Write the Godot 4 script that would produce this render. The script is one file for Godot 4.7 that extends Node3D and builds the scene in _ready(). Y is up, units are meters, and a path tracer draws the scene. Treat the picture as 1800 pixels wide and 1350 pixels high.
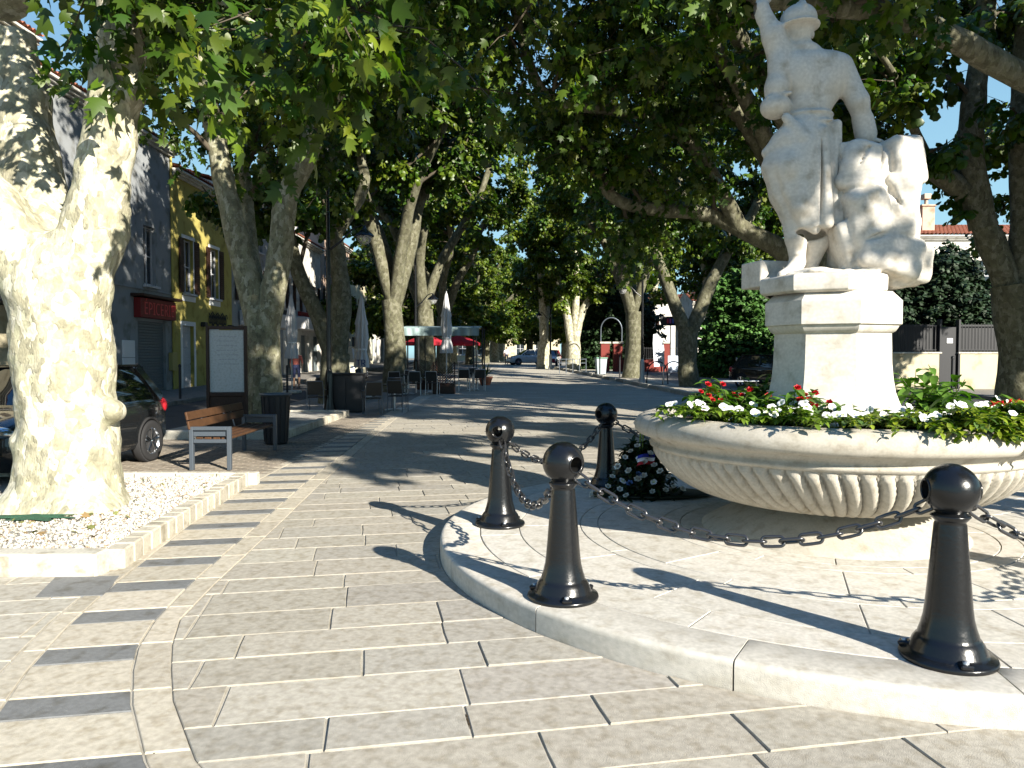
extends Node3D
# A tree-lined promenade with a war memorial in a round stone basin. Metres, y up; the camera looks along -z.

const CX := 2.62          # middle of the memorial
const CZ := -6.3
const PLAT := 0.14        # height of the round stone platform
const EYE := 1.55
const TILT := 0.0348      # the camera looks down by this much (radians)
var M := {}
var T := {}
var used := {}
var rng := RandomNumberGenerator.new()
var spray_near: ArrayMesh
var spray_far: ArrayMesh

# ---------- geometry collector: triangles counter-clockwise; vertices shared inside one strip are smooth ----------
class MB:
	var v := PackedVector3Array()
	var uv := PackedVector2Array()
	var c := PackedColorArray()
	var ix := PackedInt32Array()
	var col := Color(1, 1, 1)
	func rise(z: float) -> float:   # the ground climbs gently beyond 20 m
		return clampf((-z - 20.0) * 0.015, 0.0, 1.05)
	func vert(p: Vector3, t := Vector2.ZERO) -> int:
		v.append(p); uv.append(t); c.append(col)
		return v.size() - 1
	func tri(a: int, b: int, d: int) -> void:
		ix.append(a); ix.append(b); ix.append(d)
	func quad(a: int, b: int, d: int, e: int) -> void:
		tri(a, b, d); tri(a, d, e)
	func face(pts: Array) -> void:
		var f := v.size()
		for p in pts: vert(p)
		for i in range(1, pts.size() - 1): tri(f, f + i, f + i + 1)
	func grid(w: int, h: int, start: int, closed := false) -> void:
		for j in h - 1:
			for i in (w if closed else w - 1):
				var i2 := (i + 1) % w
				quad(start + j * w + i, start + j * w + i2, start + (j + 1) * w + i2, start + (j + 1) * w + i)
	# box with chamfered edges; b = basis of the box
	func box(at: Vector3, size: Vector3, bev := 0.0, b := Basis()) -> void:
		var h := size * 0.5
		if bev <= 0.0:
			for ax in 3:
				for s in [-1.0, 1.0]:
					var n := Vector3(); n[ax] = s
					var u := Vector3(); u[(ax + 1) % 3] = 1.0
					var w := n.cross(u)
					face([at + b * ((n - u - w) * h), at + b * ((n + u - w) * h), at + b * ((n + u + w) * h), at + b * ((n - u + w) * h)])
			return
		bev = minf(bev, minf(h.x, minf(h.y, h.z)) * 0.9)
		for ax in 3:
			for s in [-1.0, 1.0]:
				var n := Vector3(); n[ax] = s
				var u := Vector3(); u[(ax + 1) % 3] = 1.0
				var w := n.cross(u)
				var hi := h - Vector3(bev, bev, bev); hi[ax] = h[ax]
				face([at + b * ((n - u - w) * hi), at + b * ((n + u - w) * hi), at + b * ((n + u + w) * hi), at + b * ((n - u + w) * hi)])
		for ax in 3:
			var a1 := (ax + 1) % 3
			var a2 := (ax + 2) % 3
			for s1 in [-1.0, 1.0]:
				for s2 in [-1.0, 1.0]:
					var q := []
					for e in [[0, -1.0], [0, 1.0], [1, 1.0], [1, -1.0]]:
						var p := Vector3()
						p[ax] = e[1] * (h[ax] - bev)
						p[a1] = s1 * (h[a1] - (bev if e[0] == 1 else 0.0))
						p[a2] = s2 * (h[a2] - (bev if e[0] == 0 else 0.0))
						q.append(at + b * p)
					if s1 * s2 > 0: q.reverse()
					face(q)
		for sx in [-1.0, 1.0]:
			for sy in [-1.0, 1.0]:
				for sz in [-1.0, 1.0]:
					var q := [at + b * Vector3(sx * h.x, sy * (h.y - bev), sz * (h.z - bev)), at + b * Vector3(sx * (h.x - bev), sy * h.y, sz * (h.z - bev)), at + b * Vector3(sx * (h.x - bev), sy * (h.y - bev), sz * h.z)]
					if sx * sy * sz < 0: q.reverse()
					face(q)
	# beam between two points
	func beam(a: Vector3, d: Vector3, w: float, t: float, bev := 0.004, up := Vector3.UP) -> void:
		var z := (d - a).normalized()
		if absf(z.dot(up)) > 0.98: up = Vector3.RIGHT
		var x := up.cross(z).normalized()
		box((a + d) * 0.5, Vector3(w, t, a.distance_to(d)), bev, Basis(x, z.cross(x), z))
	# swept tube through pts with radii
	func tube(pts: Array, radii: Array, sides := 8, caps := true, bump := 0.0, noise: FastNoiseLite = null) -> void:
		var n := pts.size()
		var start := v.size()
		var side := Vector3.ZERO
		for i in n:
			var d: Vector3 = (pts[mini(i + 1, n - 1)] - pts[maxi(i - 1, 0)]).normalized()
			if side == Vector3.ZERO:
				side = (Vector3.RIGHT if absf(d.x) < 0.9 else Vector3.FORWARD)
			side = (side - d * side.dot(d)).normalized()
			var o := d.cross(side)
			for k in sides:
				var a := TAU * k / sides
				var r: float = radii[i]
				var dir := side * cos(a) + o * sin(a)
				if noise: r *= 1.0 + bump * noise.get_noise_3dv((pts[i] + dir * r) * 1.0)
				vert(pts[i] + dir * r, Vector2(float(k) / sides, i))
		grid(sides, n, start, true)
		if caps:
			for e in [0, n - 1]:
				var f := v.size()
				for k in sides: vert(v[start + e * sides + k])
				for k in range(1, sides - 1):
					if e == 0: tri(f, f + k + 1, f + k)
					else: tri(f, f + k, f + k + 1)
	# profile of (radius, height) turned about the y axis at `at`
	func lathe(prof: Array, segs := 24, at := Vector3.ZERO, b := Basis(), sharp := false) -> void:
		if sharp:
			for j in prof.size() - 1:
				lathe([prof[j], prof[j + 1]], segs, at, b)
			return
		var start := v.size()
		for p in prof:
			for k in segs:
				var a := -TAU * k / segs
				vert(at + b * Vector3(cos(a) * p.x, p.y, sin(a) * p.x), Vector2(float(k) / segs, p.y))
		grid(segs, prof.size(), start, true)
	func facets(prof: Array, n: int, at: Vector3, turn: float) -> void:   # lathe with flat sides
		for k in n:
			var a0 := turn - TAU * k / n
			var a1 := turn - TAU * (k + 1) / n
			var s := v.size()
			for p in prof:
				vert(at + Vector3(cos(a0) * p.x, p.y, sin(a0) * p.x)); vert(at + Vector3(cos(a1) * p.x, p.y, sin(a1) * p.x))
			grid(2, prof.size(), s)
	func blob(at: Vector3, r: Vector3, segs := 12, rings := 8, b := Basis()) -> void:
		var start := v.size()
		for j in rings + 1:
			var f := PI * j / rings - PI / 2
			for k in segs:
				var a := -TAU * k / segs
				vert(at + b * (Vector3(cos(a) * cos(f), sin(f), sin(a) * cos(f)) * r))
		grid(segs, rings + 1, start, true)
	# flat polygon (plan x,z) as a slab: top at y, thickness th, bevelled upper edge
	func slab(poly: PackedVector2Array, y: float, th: float, bev := 0.006, lift := false) -> void:
		var q := poly
		if Geometry2D.is_polygon_clockwise(q): q = PackedVector2Array(q); q.reverse()
		var n := q.size()
		if n < 3: return
		var inner := PackedVector2Array()
		for i in n:
			var e0 := (q[i] - q[(i + n - 1) % n]).normalized()
			var e1 := (q[(i + 1) % n] - q[i]).normalized()
			var m := (Vector2(-e0.y, e0.x) + Vector2(-e1.y, e1.x))
			inner.append(q[i] + m.normalized() * bev * minf(1.6, 1.0 / maxf(0.4, m.length() * 0.5)))
		var tris := Geometry2D.triangulate_polygon(inner)
		if tris.is_empty():
			inner = q; tris = Geometry2D.triangulate_polygon(q)
		var f := v.size()
		for p in inner: vert(Vector3(p.x, y + (rise(p.y) if lift else 0.0), p.y))
		for i in range(0, tris.size(), 3):
			var a := inner[tris[i]]; var b := inner[tris[i + 1]]; var d := inner[tris[i + 2]]
			if (b - a).cross(d - a) > 0: tri(f + tris[i], f + tris[i + 2], f + tris[i + 1])
			else: tri(f + tris[i], f + tris[i + 1], f + tris[i + 2])
		for ring in [[inner, 0.0, q, -bev], [q, -bev, q, -th]]:
			for i in n:
				var k := (i + 1) % n
				var a: Vector2 = ring[0][i]; var b: Vector2 = ring[0][k]; var d: Vector2 = ring[2][k]; var e: Vector2 = ring[2][i]
				var la := rise(a.y) if lift else 0.0
				var lb := rise(b.y) if lift else 0.0
				face([Vector3(a.x, y + ring[1] + la, a.y), Vector3(b.x, y + ring[1] + lb, b.y), Vector3(d.x, y + ring[3] + lb, d.y), Vector3(e.x, y + ring[3] + la, e.y)])
	func prism(poly: PackedVector2Array, depth: float, xf: Transform3D) -> void:   # outline in local x,y pushed along z by depth, both ends closed
		var q := poly
		if Geometry2D.is_polygon_clockwise(q): q = PackedVector2Array(q); q.reverse()
		var flip := Geometry2D.is_polygon_clockwise(q)
		var tris := Geometry2D.triangulate_polygon(q)
		for s in [0, 1]:
			var f := v.size()
			for p in q: vert(xf * Vector3(p.x, p.y, depth * s))
			for i in range(0, tris.size(), 3):
				var a := q[tris[i]]; var b := q[tris[i + 1]]; var d := q[tris[i + 2]]
				var ccw := (b - a).cross(d - a) > 0
				if ccw == (s == 1): tri(f + tris[i], f + tris[i + 1], f + tris[i + 2])
				else: tri(f + tris[i], f + tris[i + 2], f + tris[i + 1])
		var area := 0.0
		for i in q.size(): area += q[i].cross(q[(i + 1) % q.size()])
		for i in q.size():
			var a := q[i]; var b := q[(i + 1) % q.size()]
			var quadp := [xf * Vector3(a.x, a.y, 0), xf * Vector3(b.x, b.y, 0), xf * Vector3(b.x, b.y, depth), xf * Vector3(a.x, a.y, depth)]
			if area < 0: quadp.reverse()
			face(quadp)
	func mesh() -> ArrayMesh:
		var n := PackedVector3Array(); n.resize(v.size())
		var out := PackedInt32Array(); out.resize(ix.size())
		for i in range(0, ix.size(), 3):
			var a := ix[i]; var b := ix[i + 1]; var d := ix[i + 2]
			var f := (v[b] - v[a]).cross(v[d] - v[a])
			n[a] += f; n[b] += f; n[d] += f
			out[i] = a; out[i + 1] = d; out[i + 2] = b
		for i in n.size(): n[i] = n[i].normalized() if n[i].length_squared() > 0 else Vector3.UP
		var arr := []; arr.resize(Mesh.ARRAY_MAX)
		arr[Mesh.ARRAY_VERTEX] = v; arr[Mesh.ARRAY_NORMAL] = n; arr[Mesh.ARRAY_TEX_UV] = uv; arr[Mesh.ARRAY_COLOR] = c; arr[Mesh.ARRAY_INDEX] = out
		var am := ArrayMesh.new()
		if v.size() and ix.size(): am.add_surface_from_arrays(Mesh.PRIMITIVE_TRIANGLES, arr)
		return am

# ---------- distance field meshed as surface nets ----------
class Field:
	var kind := PackedInt32Array()       # 0 tapered capsule, 1 ellipsoid, 2 rounded box, 3 coat skirt, 4 cut away (ellipsoid)
	var a := PackedVector3Array()
	var b := PackedVector3Array()        # capsule end, or radii / half size
	var r1 := PackedFloat32Array()
	var r2 := PackedFloat32Array()
	var k := PackedFloat32Array()
	var inv: Array[Basis] = []
	var tone := PackedColorArray()
	var paint := Color(1, 1, 1)
	var knots := []                      # skirt: [y, centre x, half width, half depth, centre z]
	var noise: FastNoiseLite
	var amp := 0.0
	func _add(kd: int, p: Vector3, q: Vector3, x: float, y: float, kk: float, i: Basis) -> void:
		kind.append(kd); a.append(p); b.append(q); r1.append(x); r2.append(y); k.append(kk); inv.append(i); tone.append(paint)
	func cap(p: Vector3, q: Vector3, x: float, y: float, kk := 0.03) -> void: _add(0, p, q, x, y, kk, Basis())
	func ell(p: Vector3, r: Vector3, kk := 0.03, rot := Basis()) -> void: _add(1, p, r, 0, 0, kk, rot.inverse())
	func rbox(p: Vector3, h: Vector3, rr: float, kk := 0.03, rot := Basis()) -> void: _add(2, p, h, rr, 0, kk, rot.inverse())
	func cut(p: Vector3, r: Vector3, kk := 0.02, rot := Basis()) -> void: _add(4, p, r, 0, 0, kk, rot.inverse())
	func skirt(kn: Array, kk := 0.03) -> void:
		knots = kn; _add(3, Vector3(kn[2][1], kn[2][0], kn[2][4]), Vector3(), 0, 0, kk, Basis())
	func one(i: int, p: Vector3) -> float:
		match kind[i]:
			0:
				var ba := b[i] - a[i]
				var pa := p - a[i]
				var h := clampf(pa.dot(ba) / maxf(1e-9, ba.length_squared()), 0.0, 1.0)
				return (pa - ba * h).length() - lerpf(r1[i], r2[i], h)
			1, 4:
				var q := inv[i] * (p - a[i])
				var e := q / b[i]
				var k0 := e.length()
				var k1 := (e / b[i]).length()
				return (k0 * (k0 - 1.0) / k1) if k1 > 1e-6 else -minf(b[i].x, minf(b[i].y, b[i].z))
			2:
				var q := (inv[i] * (p - a[i])).abs() - b[i] + Vector3(r1[i], r1[i], r1[i])
				return Vector3(maxf(q.x, 0), maxf(q.y, 0), maxf(q.z, 0)).length() + minf(maxf(q.x, maxf(q.y, q.z)), 0.0) - r1[i]
			3:
				var n := knots.size()
				var y := clampf(p.y, knots[n - 1][0], knots[0][0])
				var j := 0
				while j < n - 2 and y < knots[j + 1][0]: j += 1
				var t: float = (knots[j][0] - y) / maxf(1e-6, knots[j][0] - knots[j + 1][0])
				t = t * t * (3.0 - 2.0 * t) * 0.5 + t * 0.5
				var cx: float = lerpf(knots[j][1], knots[j + 1][1], t); var hx: float = lerpf(knots[j][2], knots[j + 1][2], t)
				var hz: float = lerpf(knots[j][3], knots[j + 1][3], t); var cz: float = lerpf(knots[j][4], knots[j + 1][4], t)
				var th := atan2((p.x - cx) / hx, (p.z - cz) / hz)
				var f: float = (knots[0][0] - y) / (knots[0][0] - knots[n - 1][0])
				var w := 1.0 + f * (0.085 * (absf(sin(th * 4.0 + f * 1.3)) - 0.5) + 0.03 * sin(th * 13.0 - f * 3.0 + 1.0)) + (0.05 * smoothstep(0.25, 0.3, th) if th < 1.2 else 0.0) * smoothstep(0.1, 0.3, f)
				var e := Vector2((p.x - cx) / hx, (p.z - cz) / hz)
				var d: float = (e.length() / w - 1.0) * minf(hx, hz) * 0.9
				return maxf(d, absf(p.y - (knots[0][0] + knots[n - 1][0]) * 0.5) - (knots[0][0] - knots[n - 1][0]) * 0.5 + 0.01 * sin(th * 3.0))
		return 1e9
	func eval(p: Vector3, list: PackedInt32Array) -> float:
		var d := 1e9
		for i in list:
			var e := one(i, p)
			var kk := k[i]
			if kind[i] == 4:
				e = -e
				var h := clampf(0.5 + 0.5 * (e - d) / kk, 0.0, 1.0)
				d = lerpf(d, e, h) + kk * h * (1.0 - h)
			else:
				var h := clampf(0.5 + 0.5 * (d - e) / kk, 0.0, 1.0)
				d = lerpf(d, e, h) - kk * h * (1.0 - h)
		if amp > 0.0: d += amp * noise.get_noise_3dv(p)
		return d
	func net(lo: Vector3, hi: Vector3, cell: float, out: MB, coloured := false) -> void:
		const B := 5
		var nb := Vector3i(((hi - lo) / (cell * B)).ceil())
		var n := nb * B + Vector3i.ONE
		var sx := 1; var sy := n.x; var sz := n.x * n.y
		var val := PackedFloat32Array(); val.resize(n.x * n.y * n.z); val.fill(1e6)
		var vid := PackedInt32Array(); vid.resize(n.x * n.y * n.z); vid.fill(-1)
		var all := PackedInt32Array(range(kind.size()))
		var rad := cell * B * 0.9
		var live := []
		for bz in nb.z:
			for by in nb.y:
				for bx in nb.x:
					var c := lo + (Vector3(bx, by, bz) + Vector3(0.5, 0.5, 0.5)) * cell * B
					var list := PackedInt32Array()
					var best := 1e9
					var ds := PackedFloat32Array(); ds.resize(all.size())
					for i in all:
						var e := one(i, c)
						ds[i] = e
						if kind[i] != 4: best = minf(best, e)
					if best > rad * 1.6 + 0.06 + amp: continue
					for i in all:
						if ds[i] < best + rad * 2.2 + 0.08 or kind[i] == 3 and ds[i] < 0.3: list.append(i)
					var d := eval(c, list)
					if absf(d) > rad * 1.7 + 0.03 + amp: continue
					live.append(Vector3i(bx, by, bz) * B)
					for z in B + 1:
						for y in B + 1:
							for x in B + 1:
								var id := (bx * B + x) + (by * B + y) * sy + (bz * B + z) * sz
								if val[id] > 1e5: val[id] = eval(lo + Vector3(bx * B + x, by * B + y, bz * B + z) * cell, list)
		var start := out.v.size()
		var offs := PackedInt32Array([0, sx, sy, sx + sy, sz, sx + sz, sy + sz, sx + sy + sz])
		var cells := PackedInt32Array()
		for o in live:
			for z in B:
				for y in B:
					for x in B:
						var id: int = (o.x + x) + (o.y + y) * sy + (o.z + z) * sz
						var m := 0
						for q in 8:
							if val[id + offs[q]] < 0.0: m |= 1 << q
						if m == 0 or m == 255: continue
						var s := Vector3.ZERO
						var cnt := 0
						for q in 8:
							for ax in 3:
								var q2 := q | (1 << ax)
								if q2 == q: continue
								var va := val[id + offs[q]]; var vb := val[id + offs[q2]]
								if (va < 0.0) == (vb < 0.0): continue
								var p := Vector3(q & 1, (q >> 1) & 1, (q >> 2) & 1)
								p[ax] += va / (va - vb)
								s += p; cnt += 1
						var pos := lo + (Vector3(o.x + x, o.y + y, o.z + z) + s / cnt) * cell
						if coloured:
							var near := 1e9
							for i in all:
								if kind[i] == 4: continue
								var e := one(i, pos)
								if e < near: near = e; out.col = tone[i]
						vid[id] = out.vert(pos)
						cells.append(id)
		for id in cells:
			for ax in 3:
				var e: int = [sx, sy, sz][ax]
				var u: int = [sy, sz, sx][ax]
				var w: int = [sz, sx, sy][ax]
				var va := val[id]; var vb := val[id + e]
				if (va < 0.0) == (vb < 0.0): continue
				if id - u - w < 0: continue
				var i0 := vid[id]; var i1 := vid[id - u]; var i2 := vid[id - u - w]; var i3 := vid[id - w]
				if i1 < 0 or i2 < 0 or i3 < 0: continue
				if va < 0.0: out.quad(i0, i1, i2, i3)
				else: out.quad(i0, i3, i2, i1)
		out.col = Color(1, 1, 1)

# ---------- placing ----------
func gy(z: float) -> float:
	return clampf((-z - 20.0) * 0.015, 0.0, 1.05)

func at(px: float, py: float, depth: float) -> Vector3:   # a point of my survey sketch, `depth` metres in front of the eye
	var u := (px - 900.0) / 1350.0
	var w := (675.0 - py) / 1350.0
	var d := Vector3(u, w * cos(TILT) - sin(TILT), -cos(TILT) - w * sin(TILT))
	return Vector3(0, EYE, 0) + d * (depth / -d.z)

func gp(x: float, z: float, h := 0.0) -> Vector3:
	return Vector3(x, gy(z) + h, z)

func numbered(s: String) -> String:
	if not used.has(s):
		used[s] = 0
		return s
	used[s] += 1
	return "%s_%03d" % [s, used[s]]

func meta(o: Node, label: String, category: String, group := "", kind := "") -> void:
	if label: o.set_meta("label", label)
	if category: o.set_meta("category", category)
	if group: o.set_meta("group", group)
	if kind: o.set_meta("kind", kind)

func thing(called: String, label: String, category: String, where := Vector3.ZERO, turn := 0.0, group := "") -> Node3D:
	var o := Node3D.new()
	o.name = numbered(called)
	add_child(o)
	o.position = where
	o.rotation.y = turn
	meta(o, label, category, group)
	return o

func setting(called: String) -> Node3D:
	var o := Node3D.new()
	o.name = numbered(called)
	add_child(o)
	o.set_meta("kind", "structure")
	return o

func part(called: String, mesh, mat: Material, parent: Node, xf := Transform3D()) -> MeshInstance3D:
	var o := MeshInstance3D.new()
	o.name = called
	o.mesh = mesh.mesh() if mesh is MB else mesh
	o.material_override = mat
	o.transform = xf
	parent.add_child(o, true)
	return o

func copy(o: Node3D, where: Vector3, turn: float, label: String) -> Node3D:
	var c: Node3D = o.duplicate()
	c.name = numbered(String(o.name).get_slice("_0", 0))
	add_child(c)
	c.position = where
	c.rotation.y = turn
	c.set_meta("label", label)
	return c

func swarm(called: String, mesh: Mesh, mat: Material, places: Array, colors: PackedColorArray, parent: Node) -> MultiMeshInstance3D:
	var mm := MultiMesh.new()
	mm.transform_format = MultiMesh.TRANSFORM_3D
	mm.use_colors = true
	mm.mesh = mesh
	mm.instance_count = places.size()
	for i in places.size():
		mm.set_instance_transform(i, places[i])
		mm.set_instance_color(i, colors[i])
	var o := MultiMeshInstance3D.new()
	o.name = called
	o.multimesh = mm
	o.material_override = mat
	parent.add_child(o, true)
	return o

func letters(called: String, text: String, height: float, mat: Material, parent: Node, xf: Transform3D, font := "Droid Sans", depth := 0.01) -> MeshInstance3D:
	var t := TextMesh.new()
	var f := SystemFont.new()
	f.font_names = PackedStringArray([font])
	t.font = f
	t.text = text
	t.font_size = 64
	t.pixel_size = height / 64.0
	t.depth = depth
	return part(called, t, mat, parent, xf)

# ---------- materials ----------
func noise_tex(sz: int, freq: float, lo: float, hi: float, sd: int, kind := FastNoiseLite.TYPE_SIMPLEX_SMOOTH, oct := 4, tint := Color(1, 1, 1), mid := -1.0) -> NoiseTexture2D:
	var n := FastNoiseLite.new()
	n.noise_type = kind; n.frequency = freq; n.seed = sd; n.fractal_octaves = oct
	var t := NoiseTexture2D.new()
	t.width = sz; t.height = sz; t.seamless = true; t.noise = n
	var g := Gradient.new()
	g.set_color(0, Color(lo * tint.r, lo * tint.g, lo * tint.b)); g.set_color(1, Color(hi, hi, hi))
	if mid > 0.0: g.add_point(mid, Color(hi * 0.97, hi * 0.97, hi * 0.97))
	t.color_ramp = g
	return t

func mat(color: Color, rough := 0.8, tex: Texture2D = null, scale := 1.0, relief: Texture2D = null, cm := 0.2, coarse: Texture2D = null, cscale := 0.2) -> StandardMaterial3D:
	# colour is a real-world (linear) base colour
	var m := StandardMaterial3D.new()
	m.albedo_color = color.linear_to_srgb()
	m.vertex_color_use_as_albedo = true
	m.roughness = rough
	m.metallic_specular = 0.4
	m.cull_mode = BaseMaterial3D.CULL_DISABLED
	if tex or relief:
		m.uv1_triplanar = true; m.uv1_world_triplanar = true
		m.uv1_scale = Vector3(scale, scale, scale)
		if tex: m.albedo_texture = tex
		if relief:
			m.heightmap_enabled = true; m.heightmap_texture = relief; m.heightmap_scale = cm
	if coarse:
		m.detail_enabled = true; m.detail_albedo = coarse; m.detail_blend_mode = BaseMaterial3D.BLEND_MODE_MUL
		m.detail_uv_layer = BaseMaterial3D.DETAIL_UV_2
		m.uv2_triplanar = true; m.uv2_world_triplanar = true
		m.uv2_scale = Vector3(cscale, cscale, cscale)
	return m

func make_bark() -> void:
	var nz := []
	for s in 5:
		var n := FastNoiseLite.new()
		n.seed = 11 + s; n.noise_type = FastNoiseLite.TYPE_SIMPLEX_SMOOTH if s != 4 else FastNoiseLite.TYPE_CELLULAR
		n.frequency = [0.012, 0.02, 0.028, 0.09, 0.03][s]; n.fractal_octaves = [3, 3, 4, 3, 1][s]
		nz.append(n.get_seamless_image(512, 512))
	var im := Image.create(512, 512, false, Image.FORMAT_RGB8)
	var hm := Image.create(512, 512, false, Image.FORMAT_RGB8)
	for y in 512:
		for x in 512:
			var a: float = nz[0].get_pixel(x, y).r; var b: float = nz[1].get_pixel(x, y).r; var d: float = nz[2].get_pixel(x, y).r; var f: float = nz[3].get_pixel(x, y).r
			var c := Color(0.37, 0.35, 0.255)
			var h := 0.5
			if b > 0.56: c = Color(0.30, 0.285, 0.205); h = 0.62
			if d > 0.60: c = Color(0.235, 0.225, 0.165); h = 0.75
			if a > 0.57: c = Color(0.60, 0.575, 0.475); h = 0.32
			if a > 0.57 and d < 0.44: c = Color(0.70, 0.68, 0.58); h = 0.26
			if b < 0.36: c = Color(0.45, 0.445, 0.315); h = 0.4
			c = c * (0.78 + 0.44 * f)
			im.set_pixel(x, y, Color(c.r, c.g, c.b).linear_to_srgb())
			h += 0.25 * (f - 0.5)
			hm.set_pixel(x, y, Color(h, h, h))
	T.bark = ImageTexture.create_from_image(im)
	T.bark_h = ImageTexture.create_from_image(hm)

func materials() -> void:
	T.fine = noise_tex(512, 0.03, 0.86, 1.0, 1)
	T.grain = noise_tex(512, 0.12, 0.85, 1.0, 2)
	T.stain = noise_tex(512, 0.02, 0.74, 1.0, 3, FastNoiseLite.TYPE_SIMPLEX_SMOOTH, 6, Color(1.0, 0.97, 0.91), 0.42)
	T.pits = noise_tex(512, 0.2, 0.0, 1.0, 4)
	T.lump = noise_tex(512, 0.02, 0.0, 1.0, 5)
	make_bark()
	var wood := Image.create(256, 256, false, Image.FORMAT_RGB8)
	var wn := FastNoiseLite.new(); wn.seed = 9; wn.frequency = 0.02
	for y in 256:
		for x in 256:
			var g := 0.75 + 0.3 * wn.get_noise_2d(x * 9.0, y * 0.6) + 0.1 * wn.get_noise_2d(x * 30.0, y * 2.0)
			wood.set_pixel(x, y, Color(g, g, g))
	T.wood = ImageTexture.create_from_image(wood)
	T.faint = noise_tex(512, 0.03, 0.84, 1.0, 23, FastNoiseLite.TYPE_SIMPLEX_SMOOTH, 6, Color(1.0, 0.98, 0.94), 0.5)
	M.paving = mat(Color(1, 1, 1), 0.85, T.fine, 1.3, T.pits, 0.14, T.faint, 0.6)
	M.paving.metallic_specular = 0.2
	M.mortar = mat(Color(0.50, 0.47, 0.40), 0.9, T.grain, 3.0, T.pits, 0.3, T.stain, 0.4)
	M.slate = mat(Color(0.19, 0.195, 0.195), 0.62, T.fine, 1.6, T.pits, 0.15, T.stain, 0.5)
	M.soil = mat(Color(0.05, 0.035, 0.02), 0.95, T.grain, 3.0)
	M.kerb = mat(Color(0.58, 0.55, 0.47), 0.8, T.fine, 2.0, T.pits, 0.3, T.stain, 0.5)
	M.platform = mat(Color(1, 1, 1), 0.8, T.fine, 1.5, T.pits, 0.2, T.faint, 0.4)
	M.platform.metallic_specular = 0.25
	M.statue = mat(Color(0.66, 0.62, 0.55), 0.75, T.fine, 1.8, T.pits, 0.1, T.stain, 0.45)
	M.basin = mat(Color(0.56, 0.52, 0.44), 0.85, T.fine, 3.0, T.pits, 0.5, T.stain, 0.6)
	M.gravel = mat(Color(0.52, 0.50, 0.45), 0.9, T.grain, 6.0, T.pits, 1.2, T.stain, 0.6)
	M.pebble = mat(Color(1, 1, 1), 0.8)
	M.asphalt = mat(Color(0.065, 0.064, 0.062), 0.85, T.grain, 2.0, T.pits, 0.3, T.stain, 0.2)
	M.footway = mat(Color(0.24, 0.225, 0.20), 0.85, T.grain, 1.5, T.pits, 0.3, T.stain, 0.3)
	M.far_ground = mat(Color(0.22, 0.20, 0.16), 0.9, T.fine, 0.5, null, 0.0, T.stain, 0.05)
	M.iron = mat(Color(0.006, 0.0066, 0.0078), 0.23, T.fine, 3.0, T.lump, 0.08)
	M.iron.metallic_specular = 0.5
	M.chain = mat(Color(0.02, 0.02, 0.022), 0.28)
	M.chain.metallic_specular = 0.9
	M.bore = mat(Color(0.01, 0.01, 0.01), 0.6)
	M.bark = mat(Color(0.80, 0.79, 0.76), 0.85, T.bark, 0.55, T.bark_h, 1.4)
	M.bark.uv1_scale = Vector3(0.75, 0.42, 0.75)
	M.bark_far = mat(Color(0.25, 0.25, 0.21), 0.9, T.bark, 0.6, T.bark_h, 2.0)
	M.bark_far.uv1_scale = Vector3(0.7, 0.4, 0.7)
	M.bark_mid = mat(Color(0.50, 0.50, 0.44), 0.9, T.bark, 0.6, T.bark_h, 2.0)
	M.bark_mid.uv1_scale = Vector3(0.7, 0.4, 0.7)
	M.twig = mat(Color(0.07, 0.058, 0.04), 0.9)
	M.leaf = mat(Color(1, 1, 1), 0.42)
	M.leaf.backlight_enabled = true; M.leaf.backlight = Color(0.62, 0.8, 0.16)
	M.leaf.metallic_specular = 0.45
	M.hedge = mat(Color(1, 1, 1), 0.6)
	M.hedge.backlight_enabled = true; M.hedge.backlight = Color(0.3, 0.4, 0.1)
	M.petal = mat(Color(1, 1, 1), 0.6)
	M.petal.backlight_enabled = true; M.petal.backlight = Color(0.5, 0.5, 0.5)
	M.steel = mat(Color(0.10, 0.12, 0.145), 0.42); M.steel.metallic = 0.5
	M.galv = mat(Color(0.42, 0.44, 0.46), 0.4); M.galv.metallic = 0.6
	M.alu = mat(Color(0.55, 0.56, 0.58), 0.32); M.alu.metallic = 0.8
	M.dark = mat(Color(0.022, 0.023, 0.026), 0.5)
	M.weave = mat(Color(0.035, 0.033, 0.03), 0.75, T.grain, 8.0)
	M.wood = mat(Color(0.13, 0.062, 0.028), 0.5, T.wood, 2.0)
	M.darkwood = mat(Color(0.07, 0.032, 0.02), 0.45, T.wood, 2.0)
	M.white = mat(Color(0.72, 0.73, 0.74), 0.45)
	M.canvas = mat(Color(0.62, 0.62, 0.62), 0.9, T.grain, 4.0)
	M.canvas.backlight_enabled = true; M.canvas.backlight = Color(0.4, 0.4, 0.4)
	M.red_cloth = mat(Color(0.42, 0.02, 0.035), 0.8, T.grain, 4.0)
	M.red_cloth.backlight_enabled = true; M.red_cloth.backlight = Color(0.6, 0.3, 0.3)
	M.awning = mat(Color(0.30, 0.40, 0.40), 0.8, T.grain, 4.0)
	M.red_paint = mat(Color(0.20, 0.015, 0.015), 0.5, T.fine, 1.0)
	M.brick_red = mat(Color(0.20, 0.04, 0.032), 0.85, T.fine, 1.0, T.pits, 0.3)
	M.shutter = mat(Color(0.14, 0.17, 0.18), 0.55, T.fine, 0.6)
	M.plaster_grey = mat(Color(0.34, 0.36, 0.37), 0.9, T.grain, 0.8, T.pits, 0.4, T.stain, 0.12)
	M.plaster_yellow = mat(Color(0.50, 0.43, 0.12), 0.9, T.grain, 0.8, T.pits, 0.4, T.stain, 0.12)
	M.plaster_white = mat(Color(0.70, 0.68, 0.62), 0.9, T.grain, 0.8, T.pits, 0.4, T.stain, 0.12)
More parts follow.
